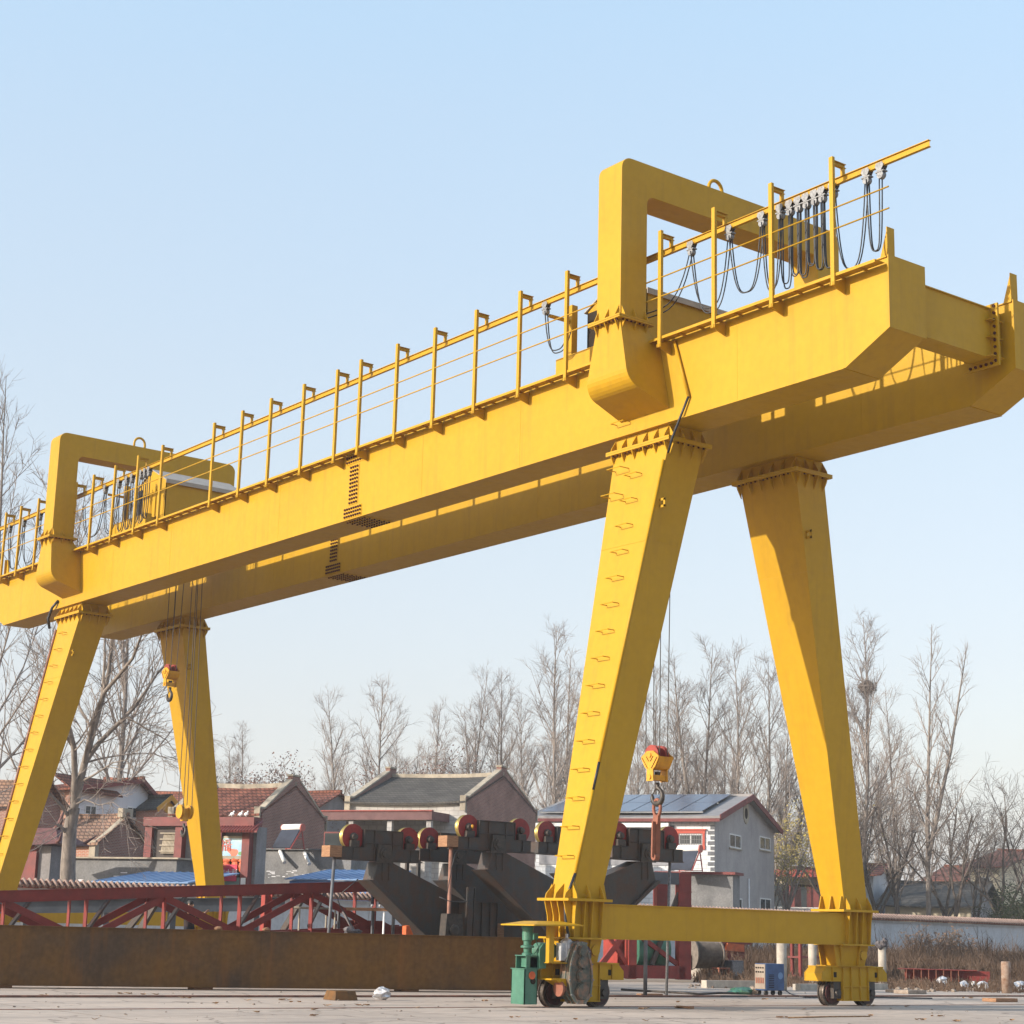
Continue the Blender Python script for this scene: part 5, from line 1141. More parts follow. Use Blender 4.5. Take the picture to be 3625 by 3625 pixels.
# ------------------------------------------------------------------ houses
U = Vector((-.5, .8660254, 0)); V = Vector((.8660254, .5, 0)); RZ = R(-60)
class House:
    def __init__(s, name, label, px, d, pl, pr, ye, yr, wall, gable, roof, over=.35, parapet=None, cat='house', zb=0.0, rw=.12, y0=3290, apex=.5, W=None, L=None):
        s.c = at(px, y0, d); s.c.z = 0
        s.L = L or along(s.c, U, pl); s.W = W or along(s.c, V, pr)
        s.ze = zat(s.c, ye); s.zr = zat(s.c + V * s.W * apex, yr)
        s.root = empty(name, s.c, label, cat, None, RZ)
        L_, W_, ze, zr = s.L, s.W, s.ze, s.zr; ya = W_ * apex
        b = MB(); pent = lambda x: [(x, 0, zb), (x, W_, zb), (x, W_, ze), (x, ya, zr), (x, 0, ze)]
        p0, p1 = pent(-L_), pent(0)
        b.add(p0 + p1, [(0, 1, 6, 5), (1, 2, 7, 6), (2, 3, 8, 7), (3, 4, 9, 8), (4, 0, 5, 9)]); b.cur = 1
        b.add(p0 + p1, [(4, 3, 2, 1, 0), (5, 6, 7, 8, 9)])
        s.wall = b.build('wall', [wall, gable], s.root, world=False)
        if roof:
            s.roof = None
            for (ya_, za, yb_, zb_) in ((0, ze, ya, zr), (W_, ze, ya, zr)):
                k = over / abs(yb_ - ya_); e = (ya_ - (yb_ - ya_) * k, za - (zb_ - za) * k)
                r = MB(); ox = 0 if parapet else over
                x0, x1 = -L_ - ox, ox
                n = 10
                # slightly sagging, uneven slope
                rr = random.Random(int(px))
                sag = [-.10 * math.sin(PI * i / n) + rr.uniform(-.012, .012) for i in range(n + 1)]
                for i in range(n):
                    xa, xb = x0 + (x1 - x0) * i / n, x0 + (x1 - x0) * (i + 1) / n
                    q = [(xa, e[0], e[1] + .02 + sag[i]), (xb, e[0], e[1] + .02 + sag[i + 1]), (xb, yb_, zb_ + .02 + sag[i + 1]), (xa, yb_, zb_ + .02 + sag[i])]
                    if ya_ > yb_: q = [q[1], q[0], q[3], q[2]]
                    r.hexa(q, [(p[0], p[1], p[2] + rw) for p in q])
                ro = r.build('roof', roof, s.root, world=False)
                if s.roof is None: s.roof = ro
            r = MB()
            for i in range(n):
                xa, xb = x0 + (x1 - x0) * i / n, x0 + (x1 - x0) * (i + 1) / n
                r.hexa([(xa, ya - .14, zr + .06 + sag[i]), (xb, ya - .14, zr + .06 + sag[i + 1]), (xb, ya + .14, zr + .06 + sag[i + 1]), (xa, ya + .14, zr + .06 + sag[i])],
                       [(xa, ya - .12, zr + .34 + sag[i]), (xb, ya - .12, zr + .34 + sag[i + 1]), (xb, ya + .12, zr + .34 + sag[i + 1]), (xa, ya + .12, zr + .34 + sag[i])])
            r.build('ridge', 'coping' if parapet else roof, s.root, world=False)
        if parapet:
            for x in (0, -L_):
                g = MB(); xo = x - .34 if x == 0 else x
                up = .30
                g.prism([(xo, -.25, ze - .1), (xo, ya, zr - .1), (xo, W_ + .25, ze - .1), (xo, W_ + .25, ze + up), (xo, W_ - .2, ze + up), (xo, ya + .45, zr + up + .1), (xo, ya + .45, zr + up + .35), (xo, ya - .45, zr + up + .35), (xo, ya - .45, zr + up + .1), (xo, .2, ze + up), (xo, -.25, ze + up)], (.34, 0, 0))
                g.build('parapet', gable, s.root, world=False)
                g = MB()
                pts = [(-.3, ze + up), (.22, ze + up), (ya - .5, zr + up + .1)], [(W_ + .3, ze + up), (W_ - .22, ze + up), (ya + .5, zr + up + .1)]
                for pl_ in pts:
                    for i in range(2): g.bar((xo + .17, pl_[i][0], pl_[i][1] + .03), (xo + .17, pl_[i + 1][0], pl_[i + 1][1] + .03), .42, .1)
                g.box(xo - .04, xo + .38, ya - .5, ya + .5, zr + up + .36, zr + up + .46)
                for yy in (-.27, W_ + .27): g.box(xo - .02, xo + .36, yy - .05, yy + .05, ze - .55, ze + up)
                g.build('coping', 'coping', s.root, world=False)
    def front(s, px): return -along(s.c, U, px)          # local x for a pixel column on the front face
    def gab(s, px): return along(s.c, V, px)
    def fz(s, px, y): return zat(s.c + U * (-s.front(px)), y)
    def gz(s, px, y): return zat(s.c + V * s.gab(px), y)
    def win(s, face, p0, p1, y0, y1, frame='white', pane='glass', mull=1, fw=.09, trim=None, bars=0):
        if face == 'front':
            a0, a1 = s.front(p0), s.front(p1); z1 = s.fz((p0 + p1) / 2, y0); z0 = s.fz((p0 + p1) / 2, y1)
        else:
            a0, a1 = s.gab(p0), s.gab(p1); z1 = s.gz((p0 + p1) / 2, y0); z0 = s.gz((p0 + p1) / 2, y1)
        a0, a1 = min(a0, a1), max(a0, a1)
        def B(m, u0, u1, w0, w1, d0, d1):
            if face == 'front': m.box(u0, u1, -d1, -d0, w0, w1)
            else: m.box(d0, d1, u0, u1, w0, w1)
        m = MB()
        for u0, u1, w0, w1 in ((a0, a1, z1 - fw, z1), (a0, a1, z0, z0 + fw), (a0, a0 + fw, z0 + fw, z1 - fw), (a1 - fw, a1, z0 + fw, z1 - fw)): B(m, u0, u1, w0, w1, .002, .05)
        for i in range(mull): u = a0 + (a1 - a0) * (i + 1) / (mull + 1); B(m, u - .035, u + .035, z0 + fw, z1 - fw, .002, .045)
        w = m.build('window', frame, s.root, world=False)
        m = MB(); B(m, a0 + fw, a1 - fw, z0 + fw, z1 - fw, .003, .012); m.build('pane', pane, w, world=False)
        if bars:
            m = MB()
            for i in range(bars): u = a0 + (a1 - a0) * (i + .5) / bars; B(m, u - .012, u + .012, z0, z1, .06, .085)
            for zz in (z0 + .1, (z0 + z1) / 2, z1 - .1): B(m, a0, a1, zz - .012, zz + .012, .06, .085)
            m.build('window_bars', 'galv', w, world=False)
        if trim:
            m = MB()
            for u0, u1, w0, w1 in ((a0 - .2, a1 + .2, z1 + .03, z1 + .26), (a0 - .2, a1 + .2, z0 - .30, z0 - .03), (a0 - .18, a0 - .02, z0 - .03, z1 + .03), (a1 + .02, a1 + .18, z0 - .03, z1 + .03)): B(m, u0, u1, w0, w1, .002, .10)
            B(m, a0 - .28, a1 + .28, z1 + .26, z1 + .34, .002, .16)
            m.build('window_trim', trim, w, world=False)
        else:
            m = MB(); B(m, a0 - .1, a1 + .1, z0 - .1, z0 - .01, .002, .12); m.build('sill', 'coping', w, world=False)
        return a0, a1, z0, z1
    def part(s, name, m): return m.build(name[0], name[1], s.root, world=False)

# brick house with red tiled roof right of the far leg
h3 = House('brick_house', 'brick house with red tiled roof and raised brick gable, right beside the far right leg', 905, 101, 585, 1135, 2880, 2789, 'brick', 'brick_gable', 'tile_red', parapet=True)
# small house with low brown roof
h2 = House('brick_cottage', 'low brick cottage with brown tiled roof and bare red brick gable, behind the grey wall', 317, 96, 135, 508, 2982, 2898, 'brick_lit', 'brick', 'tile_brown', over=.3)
m = MB(); 
for ya, yb in ((-.1, h2.W / 2), (h2.W + .1, h2.W / 2)): m.bar((.06, ya, h2.ze - .02), (.06, yb, h2.zr + .1), .3, .12)
m.box(-.1, .22, h2.W / 2 - .5, h2.W / 2 + .5, h2.zr + .06, h2.zr + .55); m.box(-.3, .1, -.2, .15, h2.ze - 1.2, h2.ze + .1); h2.part(('verge', 'coping'), m)
# two storey house behind it
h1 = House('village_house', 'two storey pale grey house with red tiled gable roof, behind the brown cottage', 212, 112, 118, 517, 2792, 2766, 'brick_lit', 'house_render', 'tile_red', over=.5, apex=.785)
h1.win('gable', 274, 316, 2850, 2886, frame='white', mull=1); h1.win('gable', 424, 466, 2856, 2898, frame='white', mull=1)
for k in (0, 1):
    m = MB()
    for i in range(16):
        z = h1.ze - .5 - i * .52; q = .55 if i % 2 else .35
        m.box(-.02, .035, -.03 if k == 0 else h1.W - q, q if k == 0 else h1.W + .03, z - .4, z)
    h1.part(('quoins', 'primer'), m)
for ya, yb in ((-.45, h1.W * .785), (h1.W + .45, h1.W * .785)):
    m = MB(); k = (h1.zr - h1.ze) / (h1.W * .785) if ya < 0 else (h1.zr - h1.ze) / (h1.W * .215)
    m.bar((.52, ya, h1.ze - .45 * k + .02), (.52, yb, h1.zr + .02), .06, .3); h1.part(('bargeboard', 'trim_red'), m)
h1.win('front', 150, 170, 2838, 2905, frame='white', mull=1)
# wing roof in front of the gable of the two-storey house
wz = h1.ze - .1
m = MB(); y0, y1 = -.5, h1.gab(385)
m.hexa([(.5, y0, wz - .1), (.5, y1, wz - .1), (-1.2, y1, wz + 1.0), (-1.2, y0, wz + 1.0)], [(.5, y0, wz + .02), (.5, y1, wz + .02), (-1.2, y1, wz + 1.12), (-1.2, y0, wz + 1.12)]); h1.part(('lower_roof', 'tile_red'), m)
# dark house at the very left edge
h0 = House('old_house', 'dark brown tiled house at the left edge beyond the ladder leg', 60, 100, -160, 190, 2835, 2775, 'brick', 'brick', 'tile_brown', over=.4)
# distant small gable with yellow trim
hy = House('shrine_house', 'small orange gabled house with yellow bargeboards, left of the far right leg', 523, 118, 500, 612, 2862, 2829, 'brick_lit', 'brick_lit', 'tile_dark', over=.25, L=7)
for ya, yb in ((-.25, hy.W / 2), (hy.W + .25, hy.W / 2)):
    m = MB(); m.bar((.27, ya, hy.ze - .1), (.27, yb, hy.zr + .12), .06, .32); hy.part(('bargeboard', 'yellow_box'), m)
m = MB(); m.prism([(.02, hy.W / 2 - 1, hy.ze + .1), (.02, hy.W / 2 - .5, hy.ze + .35), (.02, hy.W / 2, hy.ze + .5), (.02, hy.W / 2 + .5, hy.ze + .35), (.02, hy.W / 2 + 1, hy.ze + .1), (.02, hy.W / 2, hy.ze - .25)], (.04, 0, 0)); hy.part(('ornament', 'yellow_box'), m)
# far roof between brick house and dark-roofed house
h5 = House('distant_house', 'distant house with salmon tiled roof between the brick house and the dark roofed house', 1100, 132, 1040, 1240, 2856, 2812, 'house_render', 'grey_render', 'tile_red', over=.4, L=16)
# dark roofed house with red gutter and veranda
h4 = House('dark_roofed_house', 'dark tiled house with raised brick gables and a red veranda fascia, behind the upturned legs', 1640, 111, 1212, 1889, 2838, 2752, 'shaded_tile', 'brick_gable', 'tile_dark', parapet=True)
vz = zat(h4.c + U * h4.L * .5 - V * 2.4, 2897)
m = MB(); m.box(-h4.L - 1.6, -1.2, -2.6, -2.45, vz - .1, vz + .42); m.box(-1.35, -1.2, -2.45, 0, vz - .1, vz + .42); m.box(-h4.L - 1.6, -h4.L - 1.45, -2.45, 0, vz - .1, vz + .42); h4.part(('veranda_fascia', mat('fascia_tiles', (.15, .066, .064), .7, (.11, .046, .046), scale=2)), m)
m = MB(); m.box(-h4.L - 1.62, -1.18, -2.68, -2.4, vz + .42, vz + .50); h4.part(('fascia_cap', 'bright_red'), m)
m = MB(); m.box(-h4.L - 1.45, -1.36, -2.45, -.001, vz + .0, vz + .14); h4.part(('veranda_ceiling', 'cream'), m)
for k in range(4):
    x = -1.5 - k * (h4.L - .4) / 3; m = MB(); m.box(x - .16, x + .16, -2.4, -2.1, 0, vz); h4.part(('pillar', 'shaded_tile'), m)
for k in range(5):
    x = -3.4 - k * (h4.L - 1.4) / 5; m = MB(); m.box(x - 1.0, x + .6, -.08, -.003, vz - 2.3, vz - .7); w = m.build('window', 'trim_red', h4.root, world=False)
    m = MB(); m.box(x - .88, x + .48, -.10, -.081, vz - 2.2, vz - .8); m.build('pane', 'glass', w, world=False)
# two storey house with solar roof
h6 = House('solar_house', 'two storey house with solar panels, white tiled front and grey gable', 2530, 124, 1892, 2742, 2892, 2826, 'white_tile', 'gable_render', 'grey_roof', over=.55, y0=3290, rw=.16)
m = MB(); zf = h6.ze
m.box(-h6.L - .5, .55, -.62, -.5, zf - .36, zf - .14); h6.part(('eave_fascia', 'trim_red'), m)
for ya, yb in ((-.55, h6.W / 2), (h6.W + .55, h6.W / 2)):
    m = MB(); k = (h6.zr - h6.ze) / (h6.W / 2); m.bar((.58, ya, h6.ze - .55 * k + .05), (.58, yb, h6.zr + .08), .07, .42); h6.part(('bargeboard', 'trim_red'), m)
sl = Vector((0, h6.W / 2, h6.zr - h6.ze)).normalized(); up = Vector((0, -sl.z, sl.y)); hl = (h6.W / 2) / sl.y
n0 = int((h6.L - 1.2) / 1.75)
for i in range(n0):
    for j in range(2):
        m = MB(); o = Vector((-1.0 - i * 1.75, 0, h6.ze + .2)) + up * .14; q0 = o + sl * (.15 + j * (hl - .5) / 2); q1 = q0 + sl * ((hl - .5) / 2 - .12)
        m.hexa([q0 + Vector((-1.66, 0, 0)), q0, q1, q1 + Vector((-1.66, 0, 0))], [p + up * .05 for p in (q0 + Vector((-1.66, 0, 0)), q0, q1, q1 + Vector((-1.66, 0, 0)))])
        h6.part(('solar_panel', 'solar'), m)
m = MB()
for t in (.1, (hl - .5) / 2 + .06, hl - .35):
    o = Vector((-.85, 0, h6.ze + .2)) + sl * t + up * .12; m.bar(o, o + Vector((-n0 * 1.75 - .2, 0, 0)), .07, .1)
h6.part(('panel_rail', 'galv'), m)
x_bay = h6.front(2372)
m = MB(); m.box(-h6.L + .3, x_bay - .1, -.06, -.004, h6.ze - 3.4, h6.ze - .6); h6.part(('veranda_shade_panel', mat('veranda_shade', (.33, .32, .33), .9)), m)  # grey panel on the flat front paints the shade of a recessed veranda
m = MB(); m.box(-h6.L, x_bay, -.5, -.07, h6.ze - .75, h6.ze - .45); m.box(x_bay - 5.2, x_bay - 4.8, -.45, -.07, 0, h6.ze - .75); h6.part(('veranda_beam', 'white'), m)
for k in (0, 1):
    m = MB()
    for i in range(20):
        z = h6.ze - .6 - i * .36; q = .5 if i % 2 else .3
        if k == 0: m.box(-q, .02, -.03, .03, z - .26, z)
        else: m.box(x_bay, x_bay + q, -.03, -.003, z - .26, z)
    h6.part(('quoins', 'pole_grey'), m)
h6.win('front', 2403, 2487, 2952, 2992, frame='white', trim='window_red', mull=1, bars=14)
h6.win('gable', 2582, 2623, 2954, 3003, frame='white', mull=1); h6.win('gable', 2690, 2728, 2963, 3010, frame='white', mull=1)
h6.win('gable', 2604, 2626, 3180, 3222, frame='white', mull=0); h6.win('gable', 2690, 2728, 3180, 3225, frame='white', mull=1)
gy, gz = h6.W / 2, h6.gz(2642, 2880); m = MB(); m.lathe((0, gy, gz), (1, 0, 0), [(0, .78), (.06, .78), (.06, .5), (.03, .45)], 28); h6.part(('round_vent', 'coping'), m)
m = MB(); m.lathe((.03, gy, gz), (1, 0, 0), [(0, .4), (.012, .4)], 24); h6.part(('vent_shade', 'shade_black'), m)  # dark disc painted as the shade within the vent ring
m = MB(); m.tube([(.08, h6.gab(2648), .3), (.08, h6.gab(2648), h6.gz(2648, 3110))], .06, 8); h6.part(('downpipe', 'white'), m)
# low grey annex with red cap
def flat(name, label, px, d, pl, pr, ytop, wallm, cap=None, L=None, W=None, cat='outbuilding', capm='trim_red'):
    c = at(px, 3290, d); c.z = 0; L = L or along(c, U, pl); W = W or along(c, V, pr); z = zat(c, ytop)
    r = empty(name, c, label, cat, None, RZ); m = MB(); m.box(-L, 0, 0, W, 0, z); m.build('wall', wallm, r, world=False)
    if cap: m = MB(); m.box(-L - .2, .2, -.2, W + .2, z, z + cap); m.build('roof_cap', capm, r, world=False)
    return c, L, W, z, r
an = flat('annex', 'low weathered grey annex with red roof edge, before the solar house', 2595, 106, 2330, 2608, 3097, 'concrete', .16, W=1.5)
m = MB(); m.box(-3.4, -2.0, -.05, -.003, 1.4, 2.9); w = m.build('window', 'coping', an[4], world=False); m = MB(); m.box(-3.25, -2.15, -.06, -.051, 1.5, 2.8); m.build('pane', 'glass', w, world=False)

# concrete outbuildings behind the yard wall
o1 = flat('concrete_outbuilding', 'long weathered grey concrete outbuilding with flaking plaster, behind the wall left', 610, 88, 150, 640, 3042, 'concrete', .08, W=3.5, capm='coping')
o2 = flat('concrete_outbuilding', 'grey concrete outbuilding with two white spout pipes, under a solar water heater', 1232, 98, 880, 1260, 3010, 'concrete', .06, W=5, capm='concrete')
for px, y in ((1012, 3032), (1100, 3038)):
    x = -along(o2[0], U, px); z = zat(o2[0] - U * x, y); m = MB(); m.tube([(x - .5, -.08, z + .3), (x + .1, -.55, z - .35)], .11, 10); m.build('spout_pipe', 'white', o2[4], world=False)
m = MB(); rr = random.Random(2)
for i in range(26):
    x = -rr.uniform(.4, o2[1] - 1); z = o2[3] - 1.1 - rr.uniform(0, .45); s = rr.uniform(.04, .16); m.box(x - s, x + s, -.006, -.002, z - rr.uniform(.015, .05), z)
m.build('chalk_marks', 'house_render', o2[4], world=False)
m = MB()
for i in range(24):
    x = -rr.uniform(.4, o1[1] - 1); z = o1[3] - .5 - rr.uniform(0, 1.5); s = rr.uniform(.06, .25); m.box(x - s, x + s, -.006, -.002, z - rr.uniform(.02, .1), z)
m.build('chalk_marks', 'house_render', o1[4], world=False)
def lean(name, label, px, d, pl, y_hi, y_lo, W, wall=True):
    c = at(px, 3290, d); c.z = 0; L = along(c, U, pl); r = empty(name, c, label, 'shed', None, RZ); zl = zat(c, y_lo); zh = zat(c + V * W, y_hi)
    m = MB(); q = [(-L, -.2, zl), (.2, -.2, zl), (.2, W, zh), (-L, W, zh)]; m.hexa(q, [(a, b2, z + .05) for a, b2, z in q])
    for i in range(int(L / .45)): x = -L + .2 + i * .45; m.bar((x, -.2, zl + .06), (x, W, zh + .06), .05, .05)
    m.build('roof', 'blue_roof', r, world=False)
    m = MB(); m.box(-L + .2, 0, 0, .05, 0, zl - .05); m.add([(-L + .2, 0, zl - .06), (-L + .2, W, zl - .06), (-L + .2, W, zh - .05)], [(0, 1, 2)]); m.box(-L + .2, -L + .25, 0.06, W, 0, zl - .07); m.build('wall', 'blue_wall', r, world=False)
    return r
lean('blue_shed', 'lean-to shed with pale blue sheet roof below the left concrete outbuilding', 650, 81.0, 330, 3094, 3128, 4.2)
lean('blue_shed', 'lean-to shed with bright blue side and roof left of the upturned legs', 1300, 92, 1010, 3085, 3118, 4.5)

# red framed gatehouse with a painted tile panel
c = at(880, 3290, 91); c.z = 0; r = empty('gatehouse', c, 'red framed gatehouse with painted good luck panel, right of the far right leg', 'gatehouse', None, RZ)
gx = lambda px: -along(c, U, px)
gz_ = lambda px, y: zat(c - U * gx(px), y)
Lg2 = -gx(510)
m = MB(); m.box(-Lg2, 0, .3, 1.3, 0, gz_(880, 2925)); m.build('wall', 'grey_render', r, world=False)
m = MB(); m.box(-Lg2 - .2, .1, -.25, .6, gz_(880, 2925), gz_(880, 2893)); m.build('fascia', 'trim_red', r, world=False)
for px in (514, 622, 762, 862):
    x = gx(px); m = MB(); m.box(x - .22, x + .22, -.12, .34, 0, gz_(px, 2925)); m.build('pillar', 'trim_red', r, world=False)
za = gz_(800, 2958) + .42; m = MB(); xa, xb = gx(765), gx(885)
q = [(xa, -.7, za - .3), (xb + .6, -.7, za - .3), (xb + .2, .3, za + .2), (xa, .3, za + .2)]; m.hexa(q, [(a, b2, z + .08) for a, b2, z in q])
for i in range(14): x = xa + (xb + .4 - xa) * (i + .5) / 14; m.tube([(x, -.75, za - .25), (x, .3, za + .31)], .07, 6)
m.build('canopy_roof', 'trim_red', r, world=False)
x0, x1 = gx(770), gx(858); z0, z1 = gz_(815, 3030), gz_(815, 2968)
m = MB(); m.box(x0 - .12, x1 + .12, -.02, .295, z0 - .16, z1 + .12); fr = m.build('panel_frame', 'coping', r, world=False)
def mural():
    mt = mat('painted_tiles', (.16, .36, .58), .35, (.42, .58, .62), scale=.8, detail=4); nt = mt.node_tree; N = nt.nodes; L = nt.links
    src = N['Principled BSDF'].inputs['Base Color'].links[0].from_socket; geo = N.new('ShaderNodeNewGeometry'); n = N.new('ShaderNodeTexNoise'); n.inputs['Scale'].default_value = 1.4; n.inputs['Detail'].default_value = 6
    L.new(geo.outputs['Position'], n.inputs['Vector'])
    for th, colr, off in ((.58, (.10, .30, .12, 1), 3.1), (.63, (.60, .14, .08, 1), 9.7)):
        v = N.new('ShaderNodeVectorMath'); v.inputs[1].default_value = (off, off, off); L.new(geo.outputs['Position'], v.inputs[0]); n = N.new('ShaderNodeTexNoise'); n.inputs['Scale'].default_value = 1.3; n.inputs['Detail'].default_value = 6; L.new(v.outputs[0], n.inputs['Vector'])
        g = N.new('ShaderNodeMath'); g.operation = 'GREATER_THAN'; g.inputs[1].default_value = th; L.new(n.outputs['Fac'], g.inputs[0])
        mx = N.new('ShaderNodeMix'); mx.data_type = 'RGBA'; L.new(g.outputs[0], mx.inputs['Factor']); L.new(src, mx.inputs['A']); mx.inputs['B'].default_value = colr; src = mx.outputs['Result']
    L.new(src, N['Principled BSDF'].inputs['Base Color']); return mt
M['mural'] = mural()
m = MB(); m.box(x0, x1, -.035, -.021, z0, z1); m.build('tile_panel', 'mural', fr, world=False)
def text_mesh(body, size, name, m, parent, loc, rot):
    cu = bpy.data.curves.new(name, 'FONT'); cu.body = body; cu.size = size; cu.extrude = .01; cu.align_x = 'CENTER'; cu.align_y = 'CENTER'
    to = bpy.data.objects.new(name, cu); COL.objects.link(to); bpy.context.view_layer.update()
    me = bpy.data.meshes.new_from_object(to.evaluated_get(bpy.context.evaluated_depsgraph_get())); bpy.data.objects.remove(to); bpy.data.curves.remove(cu)
    o = bpy.data.objects.new(name, me); COL.objects.link(o); me.materials.clear(); me.materials.append(M[m]); o.parent = parent; o.location = loc; o.rotation_euler = rot; WM[o.name] = WM[parent.name]; return o
text_mesh('福', .66, 'lettering', 'window_red', fr, (gx(790), -.05, gz_(790, 2995)), (PI / 2, 0, 0))
zb0, zb1 = gz_(815, 3120), gz_(815, 3034)
m = MB(); m.box(x0 - .2, x1 + .2, .1, .298, zb0, zb1); m.build('porch_shade_panel', 'shade_black', r, world=False)  # solid dark box before the wall, painted as the porch's inner shade
for px in (792, 823, 850):
    x = gx(px); zc = gz_(px, 3068); m = MB(); m.blob((x, .05, zc), (.22, .1, .36), px, 10, 8, .2); m.blob((x, .05, zc + .33), (.26, .1, .14), px + 1, 10, 6, .2); m.build('lantern', 'orange', r, world=False)
x = gx(797); zc = gz_(797, 3090); m = MB(); m.box(x - 1.0, x + .62, -.04, -.02, zc - .42, zc + .42); bn = m.build('banner', mat('banner_cloth', (.62, .04, .10), .7), r, world=False)
text_mesh('大吉大利', .36, 'lettering', 'white', bn, (x - .05, -.05, zc), (PI / 2, 0, 0))
m = MB(); m.box(x0 - .1, x1 + .1, .05, .297, 0, gz_(815, 3106)); m.build('green_door', mat('green_glass', (.20, .30, .26), .3), r, world=False)
for px in (690, 862): x = gx(px); m = MB(); m.box(x - .14, x + .14, -.15, -.125, gz_(px, 3145), gz_(px, 3108)); m.build('door_couplet', 'white', r, world=False)
# open bay with bamboo rack
x0, x1 = gx(560), gx(618); zz0, zz1 = gz_(590, 3022), gz_(590, 2937)
m = MB(); m.box(gx(520), gx(622) , .1, .296, zz0 - .3, zz1); m.build('porch_shade_panel', mat('porch_shade', (.10, .085, .08), .9), r, world=False)  # solid box coloured as the shade of the open bay
m = MB()
for k in range(13): x = x0 + (x1 - x0) * k / 12; m.bar((x, -.0, zz0), (x + .12, .05, zz1 - .15), .06, .06)
for k in range(4): z = zz0 + (zz1 - zz0) * (k + .4) / 4; m.bar((x0 - .1, -.05, z), (x1 + .1, -.05, z), .05, .06)
m.build('bamboo_rack', 'coping', r, world=False)
for px, y in ((808, 2908), (838, 2923), (858, 2924)):
    x = gx(px); z = gz_(px, 2891); pgn = MB(); q = WM[r.name] @ Vector((x, -.1, z)); pgn.blob((q.x, q.y, q.z + .12), (.09, .17, .1), px, 8, 6, .1); pgn.blob((q.x, q.y - .16, q.z + .24), (.05, .06, .055), px + 2, 8, 6, .1); pgn.bar((q.x, q.y + .12, q.z + .12), (q.x, q.y + .3, q.z + .05), .07, .03)
    pgn.bar((q.x, q.y, q.z), (q.x, q.y, q.z + .06), .03, .05)
    tag(pgn.build('pigeon', 'pigeon'), 'white pigeon perched on the red gatehouse roof edge', 'pigeon', 'pigeons on the gatehouse roof')
# left pavilion gate with upturned roof
c = at(158, 3290, 86); c.z = 0; r = empty('pavilion_gate', c, 'small red pavilion gate with curled tile roof, beside the far left leg', 'gate', None, RZ); z = zat(c, 2995); L2 = along(c, U, 40)
m = MB(); m.box(-L2, 0, 0, 1.2, 0, z); m.build('wall', 'grey_render', r, world=False)
m = MB(); m.box(-L2, -.9, -.06, -.003, 0, zat(c, 3045)); m.box(-1.2, -.7, -.2, -.003, 0, z); m.build('pillar', 'trim_red', r, world=False)
m = MB(); q = [(-L2 - .4, -.7, z - .1), (.9, -.7, z + .1), (.9, 1.9, z + .1), (-L2 - .4, 1.9, z - .1)]; m.hexa(q, [(-L2, .5, z + .9), (-.2, .5, z + .9), (-.2, .7, z + .9), (-L2, .7, z + .9)])
m.tube([(.6, -.5, z + .12), (1.0, -.75, z + .25), (1.2, -.9, z + .6)], [.1, .08, .03], 6); m.tube([(-.2, .6, z + .9), (-.05, .6, z + 1.2), (.1, .6, z + 1.7)], [.16, .12, .04], 6); m.tube([(.6, 1.6, z + .12), (1.2, 1.9, z + .6)], [.1, .03], 6)
m.build('curled_roof', mat('maroon_tiles', (.14, .055, .05), .7, (.09, .035, .035), scale=4), r, world=False)
m = MB(); m.box(-2.6, -1.3, -.1, -.063, zat(c, 3040), zat(c, 2992)); m.build('tile_panel', 'mural', r, world=False)

# solar water heaters on the flat roofs
def heater(px, y, d, label, w=2.2, k=1.0):
    p = at(px, y, d); r = empty('solar_heater', p, label, 'water heater', 'solar water heaters', RZ - R(15)); r.scale = (k, k, k)
    m = MB(); m.lathe((-w * .5, 0, 0), (1, 0, 0), [(0, .25), (.03, .30), (w - .03, .30), (w, .25)], 24, True); m.build('tank', 'tank', r, world=False)
    m = MB(); m.lathe((w * .5 - .02, 0, 0), (1, 0, 0), [(0, .31), (.10, .31)], 24); m.lathe((-w * .5 - .06, 0, 0), (1, 0, 0), [(0, .31), (.08, .31)], 24); m.build('end_cap', mat('heater_red', (.45, .10, .07), .5), r, world=False)
    m = MB(); q = [(-w * .48, -.22, -.22), (w * .48, -.22, -.22), (w * .48, -1.25, -1.75), (-w * .48, -1.25, -1.75)]; m.hexa(q[::-1], [(a, b2 - .06, z + .04) for a, b2, z in q[::-1]])
    for i in range(24): x = -w * .46 + i * w * .92 / 23; m.tube([(x, -.28, -.2), (x, -1.3, -1.70)], .03, 5)
    m.build('collector', 'collector', r, world=False)
    m = MB()
    for x in (-w * .46, w * .5):
        m.bar((x, -.1, -.2), (x, -1.25, -1.78), .07, .09); m.bar((x, -.05, -.2), (x, .35, -1.78), .07, .09); m.bar((x, -.62, -.95), (x, .12, -.95), .06, .07)
    m.bar((-w * .46, .35, -1.72), (w * .5, .35, -1.72), .06, .06)
    m.build('stand', mat('heater_stand', (.38, .06, .05), .5), r, world=False)
    return r
heater(1037, 2930, 99.2, 'solar water heater with white tank on the grey outbuilding beside the brick gable', 2.2, .66)
heater(2436, 3005, 107.3, 'solar water heater with white tank before the red framed window of the solar house', 2.3, .74)

